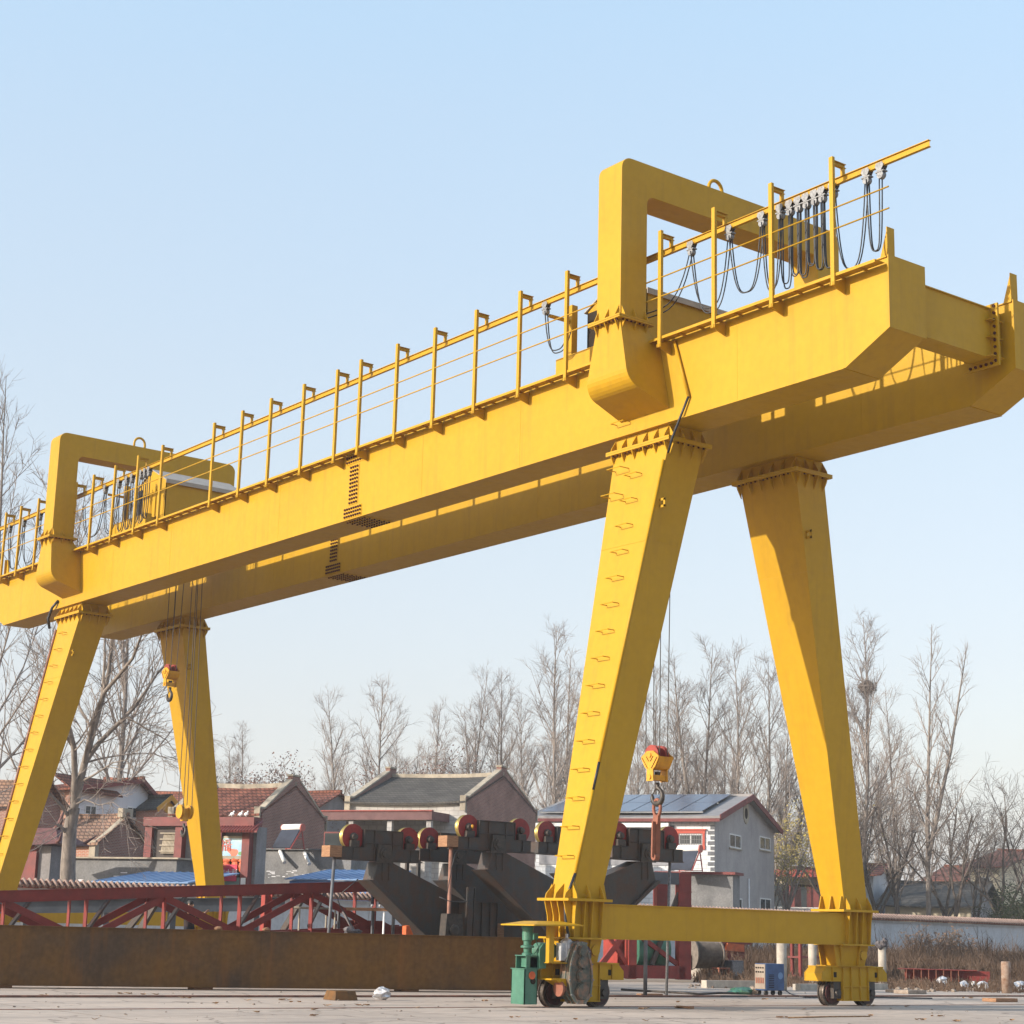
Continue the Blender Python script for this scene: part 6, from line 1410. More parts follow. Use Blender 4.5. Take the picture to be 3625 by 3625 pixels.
# houses on the right behind the trees
h7 = House('tiled_hall', 'low hall with dark curved tile roof behind the right trees', 3440, 150, 3135, 3530, 3205, 3132, 'cream', 'grey_render', 'tile_dark', over=.8)
h8 = House('cream_house', 'cream two storey house with red roof at the right edge', 3545, 165, 3440, 3760, 3068, 3015, 'cream', 'cream', 'tile_red', over=.9)
h8.win('front', 3462, 3512, 3105, 3155, frame='white', mull=1)
h9 = House('red_roofed_house', 'distant house with salmon roof between the right tree trunks', 3430, 185, 3290, 3560, 3118, 3072, 'house_render', 'cream', 'tile_red', over=.6)
h10 = House('white_house', 'white house with red roof just right of the crane leg', 3095, 158, 3040, 3150, 3092, 3065, 'white', 'house_render', 'tile_red', over=.9)
h11 = House('balcony_house', 'two storey house with red fascia and balcony behind the thicket', 2960, 150, 2745, 3060, 3095, 3080, 'cream', 'house_render', 'trim_red', over=.4)
zf = h11.ze; m = MB(); m.box(-h11.L, 0, -1.6, -.01, zf - .3, zf + .3); h11.part(('fascia', 'bright_red'), m)
m = MB(); m.box(-h11.L, 0, -1.5, -1.4, zf - 3.9, zf - 3.8); m.box(-h11.L, 0, -1.5, -1.4, zf - 2.9, zf - 2.8)
for i in range(60): x = -h11.L * i / 60; m.box(x, x + .06, -1.48, -1.42, zf - 3.8, zf - 2.9)
h11.part(('balustrade', 'white'), m)
m = MB(); m.box(-h11.L, 0, -1.6, -.01, zf - 4.1, zf - 3.9); h11.part(('balcony_floor', 'coping'), m)
for i in range(5): m = MB(); x = -h11.L * (i + .5) / 5; m.box(x - .9, x + .7, -.04, -.003, zf - 3.6, zf - .9); h11.part(('doorway', 'trim_red' if i % 2 else 'glass'), m)
# ------------------------------------------------------------------ trees
def rdir(rr, d, ang):
    d = d.normalized(); o = d.orthogonal().normalized(); o.rotate(Matrix.Rotation(rr.uniform(0, 2 * PI), 3, d)); return (d * math.cos(ang) + o * math.sin(ang)).normalized()
def limb(b, rr, p, d, L, r0, r1, segs, wob, up, n):
    pts = [p.copy()]; rs = [r0]; dirs = [d]
    for i in range(segs):
        d = (d + Vector((rr.uniform(-wob, wob), rr.uniform(-wob, wob), rr.uniform(-wob, wob) + up))).normalized()
        p = p + d * (L / segs); pts.append(p.copy()); rs.append(r0 + (r1 - r0) * (i + 1) / segs); dirs.append(d)
    b.tube(pts, rs, n, cap=False); return pts, rs, dirs
def pick(pts, dirs, t):
    k = len(pts) - 1; f = min(max(t, 0), .9999) * k; i = int(f); return pts[i].lerp(pts[i + 1], f - i), dirs[i + 1]
RMIN = .0078
def poplar(seed, H=20.0, nb=34, ns=8, nt=5, spread=1.0, two=False, dense=1.0):
    rr = random.Random(seed); t = MB(); c = MB()
    stems = [(Vector((0, 0, 0)), Vector((rr.uniform(-.03, .03), rr.uniform(-.03, .03), 1)), H, H * .0085)]
    out = []
    pts, rs, ds = limb(t, rr, *stems[0][:3], stems[0][3], .012, 10, .035, .03, 8); out.append((pts, rs, ds, H, .2))
    if two:
        p, d = pick(pts, ds, .30); q, rs2, ds2 = limb(t, rr, p, Vector((.22, .1, 1)).normalized(), H * .66, H * .008, .012, 8, .03, .06, 7); out.append((q, rs2, ds2, H * .66, .05))
    for (pts, rs, ds, h, lo) in out:
        for i in range(int(nb * h / H * dense)):
            f = lo + (.97 - lo) * (i + rr.random()) / (nb * h / H * dense); p, d = pick(pts, ds, f)
            L = (h * .30 * (1 - f) ** .75 + h * .035) * rr.uniform(.65, 1.25) * spread
            r = max(RMIN, .0042 * H * (1 - f) ** .9 * rr.uniform(.6, 1.1) + .012)
            a = R(rr.uniform(20, 44)); q, qr, qd = limb(c, rr, p, rdir(rr, Vector((0, 0, 1)), a), L, r, RMIN, 5, .09, .10, 4)
            for j in range(int(ns * min(1.4, .4 + L / 3))):
                g = rr.uniform(.12, .97); s, sd = pick(q, qd, g); l2 = L * rr.uniform(.18, .42) * (1.15 - g * .6) + .25
                q2, r2, d2 = limb(c, rr, s, rdir(rr, sd, R(rr.uniform(25, 50))), l2, max(RMIN, r * .42), RMIN * .8, 3, .12, .09, 3)
                for k in range(nt):
                    s2, sd2 = pick(q2, d2, rr.uniform(.15, 1)); limb(c, rr, s2, rdir(rr, sd2, R(rr.uniform(20, 50))), rr.uniform(.25, .75), RMIN * .9, RMIN * .6, 2, .15, .05, 3)
    return t, c
def broad(seed, H=10.0, levels=4, nl=4, fork=.3, ang=(25, 55), droop=.0, kids=(4, 6), leaf=None, nleaf=0, trunk_r=.02, twig=1.0, lsz=1.0):
    rr = random.Random(seed); t = MB(); c = MB(); tips = []
    pts, rs, ds = limb(t, rr, Vector((0, 0, 0)), Vector((rr.uniform(-.12, .12), rr.uniform(-.12, .12), 1)).normalized(), H * fork, H * trunk_r, H * trunk_r * .75, 4, .06, .05, 9)
    def rec(p, d, L, r, lv):
        b = t if lv == 1 else c
        q, qr, qd = limb(b, rr, p, d, L, r, max(RMIN, r * .35), 6 if lv < 3 else 3, .13 if lv < 3 else .2, .06 - droop * lv * .04, 7 if lv == 1 else (4 if lv == 2 else 3))
        if lv >= levels: tips.append(q[-1]); return
        nk = rr.randint(*kids) + (3 if lv == levels - 1 else (2 if lv == 1 else 0))
        for i in range(nk):
            f = .22 + .78 * (i + rr.random()) / nk; s, sd = pick(q, qd, f)
            rec(s, rdir(rr, sd, R(rr.uniform(*ang))), L * rr.uniform(.38, .62) * (1.15 - .35 * f) * (twig if lv == levels - 1 else 1), max(RMIN, r * .45 * (1.1 - .5 * f)), lv + 1)
    for i in range(nl):
        a = 2 * PI * (i + rr.uniform(-.2, .2)) / nl; tilt = R(rr.uniform(12, 42)); d = Vector((math.sin(tilt) * math.cos(a), math.sin(tilt) * math.sin(a), math.cos(tilt)))
        rec(pts[-1] - Vector((0, 0, rr.uniform(0, H * fork * .25))), d, H * rr.uniform(.5, .7), H * trunk_r * rr.uniform(.45, .7), 1)
    lf = MB()
    for i in range(nleaf):
        p = rr.choice(tips) + Vector((rr.uniform(-.35, .35), rr.uniform(-.35, .35), rr.uniform(-.3, .3))); s = rr.uniform(.05, .12) * lsz; a = Vector((rr.uniform(-1, 1), rr.uniform(-1, 1), rr.uniform(-1, 1))).normalized() * s; bb = a.orthogonal().normalized() * s * .6
        lf.add([p - a, p + bb, p + a, p - bb], [(0, 1, 2, 3)])
    return t, c, lf
PROTO = {}
def proto(key, made, H, bark, twig, leaf=None):
    r = empty('bare_tree', (0, 0, 0)); made[0].build('trunk', bark, r); made[1].build('crown', twig, r)
    if len(made) > 2 and made[2].f: made[2].build('foliage', leaf, r)
    PROTO[key] = [r, H, False]
proto('p0', poplar(1, nb=36, ns=8, nt=4), 20, 'bark', 'twig'); proto('p1', poplar(2, nb=34, ns=8, nt=4, spread=1.0), 20, 'bark', 'twig'); proto('p2', poplar(3, nb=42, ns=8, nt=4, spread=.85), 20, 'bark', 'twig'); proto('p3', poplar(4, two=True, spread=.9), 20, 'bark', 'twig')
proto('tall', poplar(9, H=24, nb=34, ns=8, nt=4, spread=1.05), 24, 'bark', 'twig'); proto('slim', poplar(6, two=True, nb=26, ns=6, nt=3, spread=.8), 20, 'bark', 'twig')
proto('b0', broad(11, H=10, levels=4, kids=(3, 5), trunk_r=.016), 10.5, 'bark_dark', 'twig_dark'); proto('b1', broad(12, H=10, levels=4, droop=.4, kids=(3, 5), ang=(30, 60), trunk_r=.016), 10.5, 'bark_dark', 'twig_dark'); proto('b2', broad(15, H=10, levels=4, nl=3, fork=.42, kids=(3, 5), trunk_r=.018), 10.5, 'bark_dark', 'twig_dark')
proto('leafy', broad(21, H=7, levels=4, nl=6, fork=.2, kids=(3, 5), nleaf=7000, lsz=.55), 7.5, 'bark_dark', 'twig_dark', mat('withered_leaf', (.21, .135, .11), .9, (.14, .09, .075)))
proto('locust', broad(31, H=9, levels=4, nl=4, fork=.35, kids=(3, 4), nleaf=2200, lsz=.7), 9.5, 'bark', 'twig', 'yellow_leaf')
proto('evergreen', broad(41, H=6, levels=4, nl=6, fork=.15, kids=(4, 5), nleaf=12000, lsz=.8), 6.5, 'bark_dark', 'twig_dark', 'green_leaf')
P_ = 3625 / 1932
rt = random.Random(99)
NEST = None
def tree(key, x, ytop, d, label, rz=None, cat='tree', grp=None, name='bare_tree'):
    global nest_tree
    pr = PROTO[key]; p = at(x * P_, 3290, d); p.z = 0; H = zat(p, ytop * P_); k = H / pr[1]
    o = pr[0] if not pr[2] else copy_tree(pr[0]); pr[2] = True
    o.name = name
    o.location = p; o.rotation_euler = (rt.uniform(-.05, .05), rt.uniform(-.05, .05), rt.uniform(0, 6.28) if rz is None else rz); w = 1.0 + rt.uniform(-.08, .12); o.scale = (k * w, k * w, k)
    tag(o, label, cat, grp or 'bare trees behind the yard')
    if 'bird nest' in label: nest_tree = o
    return p, H
ROW = 'slender bare poplar behind the houses, '
tree('tall', -22, 728, 97, 'tallest bare tree, reaching high at the left edge')
tree('p1', 62, 900, 112, 'bare tree behind the far portal column, left part')
tree('p2', 205, 905, 118, 'bare tree whose twigs show through the far portal frame')
tree('p0', 398, 1400, 140, ROW + 'just right of the far right leg'); tree('p3', 436, 1368, 145, ROW + 'second right of the far right leg')
tree('leafy', 500, 1432, 132, 'rounded tree with withered leaves above the brick house gable')
tree('p2', 600, 1425, 152, ROW + 'first one left of the dark roofed house'); tree('p0', 640, 1305, 150, ROW + 'second left of the dark roofed house'); tree('p1', 700, 1285, 152, ROW + 'above the left end of the dark roof')
tree('p3', 752, 1375, 165, ROW + 'behind the withered leafy tree on the left'); tree('leafy', 790, 1418, 140, 'broad tree with dark withered leaves behind the dark roofed house'); tree('p2', 822, 1330, 165, ROW + 'just right of the withered leafy tree')
tree('p0', 868, 1262, 155, ROW + 'tall one above the middle of the dark roof'); tree('p3', 905, 1322, 170, ROW + 'shorter one above the dark roof, right half'); tree('p1', 945, 1268, 155, ROW + 'above the right gable chimney of the dark roof')
tree('p2', 990, 1312, 165, ROW + 'between the right gable and the tallest poplar'); tree('p0', 1035, 1182, 150, ROW + 'tallest one left of the near left leg'); tree('p3', 1078, 1238, 156, ROW + 'beside the tallest, touching the near left leg'); tree('p1', 1135, 1300, 165, ROW + 'hidden behind the near left leg')
tree('p2', 1190, 1350, 172, ROW + 'just right of the near left leg'); tree('p0', 1228, 1262, 162, ROW + 'behind the ropes of the near hook'); tree('p1', 1272, 1292, 158, ROW + 'first right of the near hook'); tree('p3', 1312, 1215, 154, ROW + 'tall one right of the near hook'); tree('p2', 1352, 1330, 170, ROW + 'short one right of the near hook')
tree('p0', 1398, 1225, 153, ROW + 'above the solar house ridge'); tree('p1', 1446, 1235, 152, ROW + 'tall one left of the near right leg'); tree('p3', 1486, 1310, 158, ROW + 'close left of the near right leg'); tree('p2', 1540, 1330, 162, ROW + 'behind the near right leg')
pn, hn = tree('p2', 1619, 1150, 142, 'tall bare poplar with a bird nest right of the near right leg'); tree('p1', 1600, 1310, 152, 'bare poplar behind the nest tree on its left'); tree('p0', 1693, 1305, 150, 'wide bare poplar between nest tree and twin stemmed tree')
tree('slim', 1752, 1178, 141, 'twin stemmed slender bare tree at the right', rz=R(-53))
tree('locust', 1500, 1530, 143, 'locust tree with sparse yellow leaves left of the near right leg base', name='locust_tree'); tree('locust', 1560, 1500, 146, 'locust tree with yellow leaves behind the near right leg', name='locust_tree'); tree('locust', 1468, 1580, 144, 'small locust tree with yellow leaves beside the grey gable', name='locust_tree')
tree('b0', 1610, 1490, 141, 'dark branching tree right beside the near right leg'); tree('b1', 1655, 1470, 142, 'dark spreading tree below the nest tree'); tree('b2', 1692, 1500, 140, 'dark tree with thick bent trunk before the tiled hall', rz=1.0); 
tree('b1', 1785, 1480, 142, 'dark spreading tree right of the twin stemmed tree'); tree('b2', 1800, 1520, 140, 'thick dark trunk left of the cream house'); tree('b0', 1842, 1560, 146, 'slender dark tree before the cream house'); tree('b1', 1893, 1498, 141, 'dark dense tree at right, second from the edge'); tree('b0', 1938, 1505, 143, 'dark dense tree at the right edge')
tree('evergreen', 1928, 1662, 138, 'dark green evergreen bush above the wall at the right edge', name='evergreen_bush', cat='bush'); tree('evergreen', 1884, 1696, 139, 'low dark green bush left of the bigger evergreen', name='evergreen_bush', cat='bush')
bpy.context.view_layer.update()
tv = next(c for c in nest_tree.children if c.name.startswith('trunk')).data.vertices; mw = nest_tree.matrix_world
cs = [mw @ (sum((tv[i * 8 + j].co for j in range(8)), Vector()) / 8) for i in range(11)]; zq = zat(pn, 1290 * P_)
q = next(a.lerp(c, (zq - a.z) / (c.z - a.z)) for a, c in zip(cs, cs[1:]) if a.z <= zq <= c.z); b = MB(); b.blob(q, (.62, .62, .5), 8, 12, 8, .35)
rr = random.Random(8)
for i in range(120): d = Vector((rr.gauss(0, 1), rr.gauss(0, 1), rr.gauss(0, .6))).normalized(); e = rdir(rr, d, R(80)); b.tube([q + d * .55 - e * .4, q + d * .62 + e * .5], .02, 3, cap=False)
tag(b.build('bird_nest', 'twig_dark'), 'round bird nest high in the tall bare poplar', 'nest')

for i, (x, y, d_, k_) in enumerate(((555, 1475, 215, 'p1'), (620, 1440, 225, 'p3'), (672, 1420, 230, 'p2'), (730, 1425, 220, 'p0'), (800, 1405, 235, 'p1'), (848, 1400, 225, 'p3'), (925, 1390, 230, 'p2'), (968, 1400, 235, 'p0'), (1012, 1385, 225, 'p1'), (1055, 1375, 230, 'p2'), (1210, 1390, 230, 'p3'), (1250, 1380, 225, 'p1'), (1292, 1385, 235, 'p0'), (1333, 1375, 228, 'p2'), (1376, 1390, 232, 'p3'), (1420, 1380, 226, 'p1'), (1464, 1395, 230, 'p0'), (1660, 1420, 225, 'p1'), (1725, 1450, 230, 'p2'), (1865, 1590, 226, 'p0'))):
    tree(k_, x, y, d_, 'pale distant bare tree in the hazy belt behind the poplar row', grp='distant trees behind the poplars')

# the big spreading tree at left, limbs surveyed one by one
dT_ = 85
def bigtree():
    rr = random.Random(77); t = MB(); c = MB(); base = at(246, 3290, dT_); base.z = 0
    r = empty('bare_tree', base, 'large grey barked bare tree with spreading limbs between the far legs', 'tree', 'bare trees behind the yard')
    Pz = lambda x, y, dd=0: at(x, y, dT_ + dd)
    trunk = [base, Pz(240, 3080), Pz(248, 2930), Pz(262, 2860)]
    t.tube(trunk, [.42, .36, .31, .28], 10, cap=False)
    limbs = [([(262, 2860), (283, 2770), (300, 2700), (330, 2590), (360, 2480), (385, 2380), (400, 2230), (410, 2050), (415, 1850)], .22, (0, 0, .3, .6, .9, 1.2, 1.5, 1.6, 1.7)),
             ([(262, 2860), (265, 2760), (262, 2650), (240, 2560), (228, 2420), (225, 2250), (215, 2050), (190, 1900), (180, 1750)], .18, (0, -.2, -.5, -1, -1.4, -1.8, -2, -2.2, -2.4)),
             ([(285, 2760), (300, 2700), (350, 2630), (420, 2560), (470, 2510), (520, 2440), (560, 2380), (610, 2330)], .16, (0, .3, .5, .8, 1, 1.2, 1.5, 1.8)),
             ([(300, 2700), (330, 2550), (370, 2450), (430, 2380), (470, 2330), (500, 2250), (520, 2150), (550, 2050)], .13, (0, -.5, -1, -1.6, -2.2, -2.6, -3, -3.4)),
             ([(250, 2900), (215, 2850), (165, 2800), (130, 2780)], .11, (0, -.5, -1.2, -1.6)), ([(245, 2960), (215, 2925), (190, 2915)], .12, (0, -.4, -.8)),
             ([(262, 2650), (235, 2610), (210, 2600), (170, 2570), (140, 2500)], .09, (-.5, -.8, -1, -1.4, -2)), ([(240, 2560), (250, 2430), (270, 2300), (280, 2150), (300, 2000)], .10, (-1, -.6, 0, .5, 1)),
             ([(283, 2770), (330, 2745), (400, 2700), (450, 2690)], .07, (0, -.6, -1.4, -2)), ([(360, 2480), (370, 2350), (372, 2200), (350, 2000)], .09, (.9, 1.6, 2.4, 3)), ([(425, 2560), (450, 2540), (520, 2580), (590, 2620), (640, 2690)], .06, (.8, .6, .3, 0, -.4)),
             ([(330, 2590), (280, 2500), (262, 2400), (300, 2250)], .07, (.6, 1.5, 2.4, 3)), ([(265, 2850), (300, 2830), (350, 2850), (400, 2840), (440, 2870)], .05, (0, -.8, -1.4, -2, -2.6))]
    def rec(p, d, L, r_, lv, mx):
        q, qr, qd = limb(c, rr, p, d, L, r_, max(.009, r_ * .3), 5 if lv < 2 else 3, .16, .04, 5 if lv == 0 else 3)
        if lv >= mx: return
        for i in range(rr.randint(3, 4)):
            f = .15 + .85 * rr.random(); s, sd = pick(q, qd, f); rec(s, rdir(rr, sd, R(rr.uniform(25, 55))), L * rr.uniform(.35, .6), max(.009, r_ * .5), lv + 1, mx)
    for pts, r_, offs in limbs:
        q = [Pz(x, y, o) for (x, y), o in zip(pts, offs)]; k = len(q)
        t.tube(q, [r_ * (1 - .8 * i / (k - 1)) for i in range(k)], 8, cap=False)
        ds = [(q[min(i + 1, k - 1)] - q[max(i - 1, 0)]).normalized() for i in range(k)]
        n = int(5 + sum((q[i + 1] - q[i]).length for i in range(k - 1)) * 1.15)
        for i in range(n):
            f = .2 + .8 * rr.random() ** .8; s, sd = pick(q, ds, f); rec(s, rdir(rr, sd, R(rr.uniform(25, 60))), rr.uniform(1.2, 3.4) * (1.2 - .5 * f), max(.016, r_ * .3 * (1.1 - f)), 0, 2)
    t.build('trunk', 'bark', r); c.build('crown', 'twig', r)
bigtree()

# ------------------------------------------------------------------ dry weeds along the wall
b = MB(); rr = random.Random(55)
def weeds(n, x0, x1, hmul, dlo, dhi):
    for i in range(n):
        px = rr.uniform(x0, x1); dmax = (WA + dW * ((px + 300) / 3925 * LW)); d = rr.uniform(dlo, dhi)
        p = at(px, 3290, d); p.z = -.05
        s = (p - w_(0, 0, 0)).dot(nW)
        if s > -.4: continue
        big = rr.random() ** 3; h = (.55 + .8 * rr.random() + 1.2 * big * (rr.random() < .12)) * hmul
        for k in range(9):
            a = rr.uniform(0, 2 * PI); ln = rr.uniform(.1, .6); q = p + Vector((rr.uniform(-.3, .3), rr.uniform(-.3, .3), 0)); tip = q + Vector((math.cos(a) * ln * h, math.sin(a) * ln * h, h * rr.uniform(.5, 1.1)))
            w = rr.uniform(.012, .035); e = Vector((-.77 * w, .58 * w, 0)); mid = q.lerp(tip, .55) + Vector((0, 0, .12 * h))
            b.add([q - e, q + e, mid + e * .8, mid - e * .8], [(0, 1, 2, 3)]); b.add([mid - e * .8, mid + e * .8, tip], [(0, 1, 2)])
            for _ in range(2):
                f = mid.lerp(tip, rr.random()); g = f + Vector((rr.uniform(-.22, .22), rr.uniform(-.22, .22), rr.uniform(.0, .3))) * h; b.add([f - e * .4, f + e * .4, g], [(0, 1, 2)])
weeds(5200, 2900, 3800, 1.0, 72, 132); weeds(2200, 2480, 3000, 1.0, 73, 115); weeds(700, 2480, 3800, .35, 62, 74)
tag(b.build('dry_weeds', 'weed', loc=(0, 0, 0)), 'dense dry brown weeds growing along the yard wall at right', 'weeds', kind='stuff')
for i, (x, y, s, lab) in enumerate(((3255, 3300, 1.0, 'small dry shrub before the wall, left of the taller one'), (3335, 3270, 1.4, 'taller pointed dry shrub standing before the white wall'), (3400, 3320, .8, 'low dry shrub right of the pointed one'))):
    p = at(x, 3340, 104); p.z = 0; H = zat(p, y); t_, c_, l_ = broad(60 + i, H=H, levels=3, nl=5, fork=.15, kids=(4, 6), nleaf=500); r = empty('dry_shrub', p, lab, 'shrub', 'dry shrubs before the wall')
    M['dl%d' % i] = M['weed']; t_.build('stem', 'twig_dark', r, world=False); c_.build('crown', 'twig_dark', r, world=False); l_.build('foliage', 'weed', r, world=False)

# ------------------------------------------------------------------ people
def person(base, face, pose, label, jacket='jacket', trousers='jeans'):
    """skeleton of one body grown into one continuous skin"""
    r = empty('person', base, label, 'person', None, face)
    J = {'pelvis': ((0, 0, .93), .135), 'waist': ((0, .01, 1.08), .13), 'chest': ((0, .0, 1.28), .155), 'neck0': ((0, 0, 1.44), .075), 'neck1': ((0, -.01, 1.51), .055), 'chin': ((0, -.03, 1.56), .07), 'head': ((0, -.015, 1.63), .092), 'crown': ((0, 0, 1.70), .07),
         'shl': ((-.19, 0, 1.40), .075), 'shr': ((.19, 0, 1.40), .075), 'hipl': ((-.10, 0, .88), .10), 'hipr': ((.10, 0, .88), .10), 'kneel': ((-.11, -.01, .49), .065), 'kneer': ((.11, -.01, .49), .065), 'ankl': ((-.11, .02, .10), .045), 'ankr': ((.11, .02, .10), .045), 'toel': ((-.12, -.17, .04), .04), 'toer': ((.12, -.17, .04), .04),
         'ell': ((-.27, .02, 1.13), .048), 'elr': ((.27, .02, 1.13), .048), 'wrl': ((-.28, -.12, .92), .034), 'wrr': ((.28, -.12, .92), .034)}
    for k, v in pose.items(): J[k] = (v, J[k][1])
    E = [('pelvis', 'waist'), ('waist', 'chest'), ('chest', 'neck0'), ('neck0', 'neck1'), ('neck1', 'chin'), ('chin', 'head'), ('head', 'crown'), ('chest', 'shl'), ('chest', 'shr'), ('shl', 'ell'), ('shr', 'elr'), ('ell', 'wrl'), ('elr', 'wrr'), ('pelvis', 'hipl'), ('pelvis', 'hipr'), ('hipl', 'kneel'), ('hipr', 'kneer'), ('kneel', 'ankl'), ('kneer', 'ankr'), ('ankl', 'toel'), ('ankr', 'toer')]
    for s in 'lr':
        w = Vector(J['wr' + s][0]); d = (w - Vector(J['el' + s][0])).normalized(); sd = d.cross(Vector((0, 1, 0.3))).normalized(); J['palm' + s] = (tuple(w + d * .075), .032); E.append(('wr' + s, 'palm' + s))
        for i, (o, ln) in enumerate(((-.030, .065), (-.010, .078), (.010, .073), (.028, .06))):
            a = w + d * .11 + sd * o; J['f%s%d' % (s, i)] = (tuple(a), .011); J['g%s%d' % (s, i)] = (tuple(a + d * ln + Vector((0, 0, -.02))), .008); E += [('palm' + s, 'f%s%d' % (s, i)), ('f%s%d' % (s, i), 'g%s%d' % (s, i))]
        a = w + d * .05 - sd * .045; J['t' + s] = (tuple(a + d * .045 - sd * .015), .011); E.append(('palm' + s, 't' + s))
    names = list(J); me = bpy.data.meshes.new('body'); me.from_pydata([J[n][0] for n in names], [(names.index(a), names.index(c2)) for a, c2 in E], []); me.update()
    o = bpy.data.objects.new('body', me); COL.objects.link(o); o.modifiers.new('skin', 'SKIN'); 
    for i, n in enumerate(names): me.skin_vertices[0].data[i].radius = (J[n][1], J[n][1])
    me.skin_vertices[0].data[0].use_root = True
    o.modifiers.new('sub', 'SUBSURF').levels = 1; bpy.context.view_layer.update()
    m2 = bpy.data.meshes.new_from_object(o.evaluated_get(bpy.context.evaluated_depsgraph_get())); o.modifiers.clear(); o.data = m2
    m2.materials.clear()
    for k in ('skin', jacket, trousers, 'shoe'): m2.materials.append(M[k])
    zw = J['waist'][0][2] - .06
    hand = [Vector(J['palm' + s][0]) for s in 'lr']
    for p in m2.polygons:
        c = p.center; idx = 0
        if min((c - h).length for h in hand) < .13: idx = 0
        elif c.z > J['neck1'][0][2] - .01: idx = 0
        elif c.z > zw: idx = 1
        elif c.z > .10: idx = 2
        else: idx = 3
        p.material_index = idx; p.use_smooth = True
    o.parent = r
    h = MB(); hc = Vector(J['head'][0]); h.blob(hc + Vector((0, .025, .035)), (.098, .105, .10), 3, 14, 8, .03); hair = h.build('hair', 'hair', r, world=False)
    for s in (-1, 1): e = MB(); e.blob(hc + Vector((s * .034, -.088, .0)), (.013, .01, .009), 1, 8, 6, 0); e.build('eye', 'hair', r, world=False)
    e = MB(); e.blob(hc + Vector((0, -.10, -.025)), (.014, .02, .024), 1, 8, 6, 0); e.build('nose', 'skin', r, world=False)
    e = MB(); e.blob(hc + Vector((0, -.088, -.06)), (.024, .008, .007), 1, 8, 6, 0); e.build('mouth', 'coupling', r, world=False)
    for s in (-1, 1): e = MB(); e.blob(hc + Vector((s * .092, .0, -.01)), (.012, .025, .032), 1, 8, 6, 0); e.build('ear', 'skin', r, world=False)
    return r
p = at(668, 3300, 52.6); zt = zat(p, 3183) - 1.77
b = MB(); b.box(p.x - .6, p.x + .6, p.y - .45, p.y + .45, 0, zt); tag(b.build('work_bench', 'timber'), 'low timber working step under the worker behind the red truss', 'bench')
person(Vector((p.x, p.y, zt)), R(20), {'ell': (-.33, -.08, 1.2), 'wrl': (-.40, -.26, 1.32), 'elr': (.34, -.05, 1.22), 'wrr': (.42, -.2, 1.38), 'chin': (-.02, -.05, 1.55), 'head': (-.03, -.05, 1.62), 'crown': (-.03, -.03, 1.69)}, 'person in dark work clothes behind the red truss, arms raised at work')
person(PLANK + Vector((-.05, -.1, .045)), R(-35), {'kneer': (.13, -.05, .49)}, 'person in dark blue trousers standing on the plank, mostly hidden by the upturned leg')

# ------------------------------------------------------------------ light and sky
SD = Vector((1.0, -.23, -.379)).normalized()
sun = bpy.data.lights.new('sun', 'SUN'); sun.energy = 2.95; sun.angle = R(.55); sun.color = (1.0, .92, .80)
so = bpy.data.objects.new('sun', sun); COL.objects.link(so); so.rotation_euler = SD.to_track_quat('-Z', 'Y').to_euler(); so.location = (0, 0, 60)
w = bpy.data.worlds.new('World'); S.world = w; w.use_nodes = True; nt = w.node_tree
sky = nt.nodes.new('ShaderNodeTexSky'); sky.sky_type = 'NISHITA'; sky.sun_disc = False; sky.sun_elevation = R(20.3)
sky.sun_rotation = math.atan2(-SD.x, -SD.y)
sky.altitude = 50; sky.air_density = 1.3; sky.dust_density = 3.0; sky.ozone_density = 1.6
bgn = nt.nodes['Background']; bgn.inputs['Strength'].default_value = .145
thin = nt.nodes.new('ShaderNodeMix'); thin.data_type = 'RGBA'; thin.inputs['Factor'].default_value = .6   # winter veil, whiter towards the horizon
tcw = nt.nodes.new('ShaderNodeTexCoord'); spw = nt.nodes.new('ShaderNodeSeparateXYZ'); nt.links.new(tcw.outputs['Generated'], spw.inputs['Vector'])
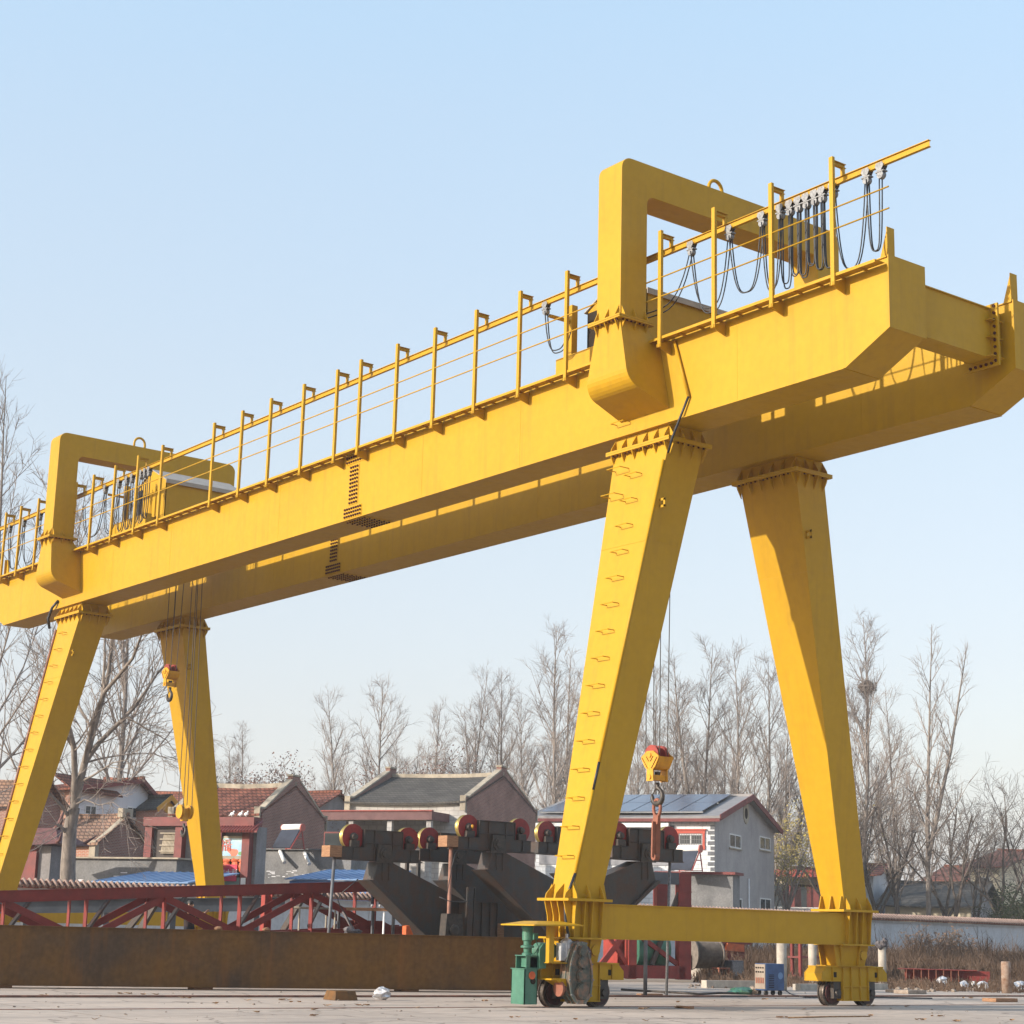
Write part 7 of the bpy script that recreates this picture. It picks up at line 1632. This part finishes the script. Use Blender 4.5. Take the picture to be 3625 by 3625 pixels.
nw = nt.nodes.new('ShaderNodeTexNoise'); nw.inputs['Scale'].default_value = 1.6; nw.inputs['Detail'].default_value = 5; mpw = nt.nodes.new('ShaderNodeMapping'); mpw.inputs['Scale'].default_value = (1, 1, 4); nt.links.new(tcw.outputs['Generated'], mpw.inputs['Vector']); nt.links.new(mpw.outputs['Vector'], nw.inputs['Vector'])
adw = nt.nodes.new('ShaderNodeMath'); adw.operation = 'MULTIPLY_ADD'; adw.inputs[1].default_value = .10; nt.links.new(nw.outputs['Fac'], adw.inputs[0]); nt.links.new(spw.outputs['Z'], adw.inputs[2])
rw = nt.nodes.new('ShaderNodeValToRGB'); el = rw.color_ramp.elements
el[0].position = .05; el[0].color = (.90, .89, .98, 1); el[1].position = .85; el[1].color = (.50, .74, 1.02, 1)
for ps, cl in ((.19, (.78, .765, .86, 1)), (.31, (.735, .785, .86, 1)), (.53, (.63, .84, 1.04, 1))):
    e = el.new(ps); e.color = cl
scw = nt.nodes.new('ShaderNodeVectorMath'); scw.operation = 'SCALE'; scw.inputs['Scale'].default_value = 3.25; nt.links.new(adw.outputs[0], rw.inputs['Fac']); nt.links.new(rw.outputs['Color'], scw.inputs[0]); nt.links.new(scw.outputs['Vector'], thin.inputs['B'])
nt.links.new(sky.outputs['Color'], thin.inputs['A']); nt.links.new(thin.outputs['Result'], bgn.inputs['Color'])
S.view_settings.view_transform = 'Standard'; S.view_settings.look = 'None'; S.view_settings.exposure = 1.1; S.view_settings.gamma = 1; S.view_settings.use_curve_mapping = False
S.render.engine = 'CYCLES'
S.cycles.max_bounces = 6

# winter haze over the village
b = MB(); b.box(-400, 420, -30, 470, -1.1, 45)
hz = tag(b.build('haze', mat('haze', (1, 1, 1)), loc=(0, 0, 0)), kind='stuff')
hm = hz.data.materials[0]; hn = hm.node_tree; [hn.nodes.remove(n) for n in list(hn.nodes) if n.type != 'OUTPUT_MATERIAL']
pv = hn.nodes.new('ShaderNodeVolumePrincipled'); pv.inputs['Color'].default_value = (.93, .94, .97, 1); pv.inputs['Density'].default_value = .00038; pv.inputs['Anisotropy'].default_value = .0
hn.links.new(pv.outputs['Volume'], [n for n in hn.nodes if n.type == 'OUTPUT_MATERIAL'][0].inputs['Volume'])
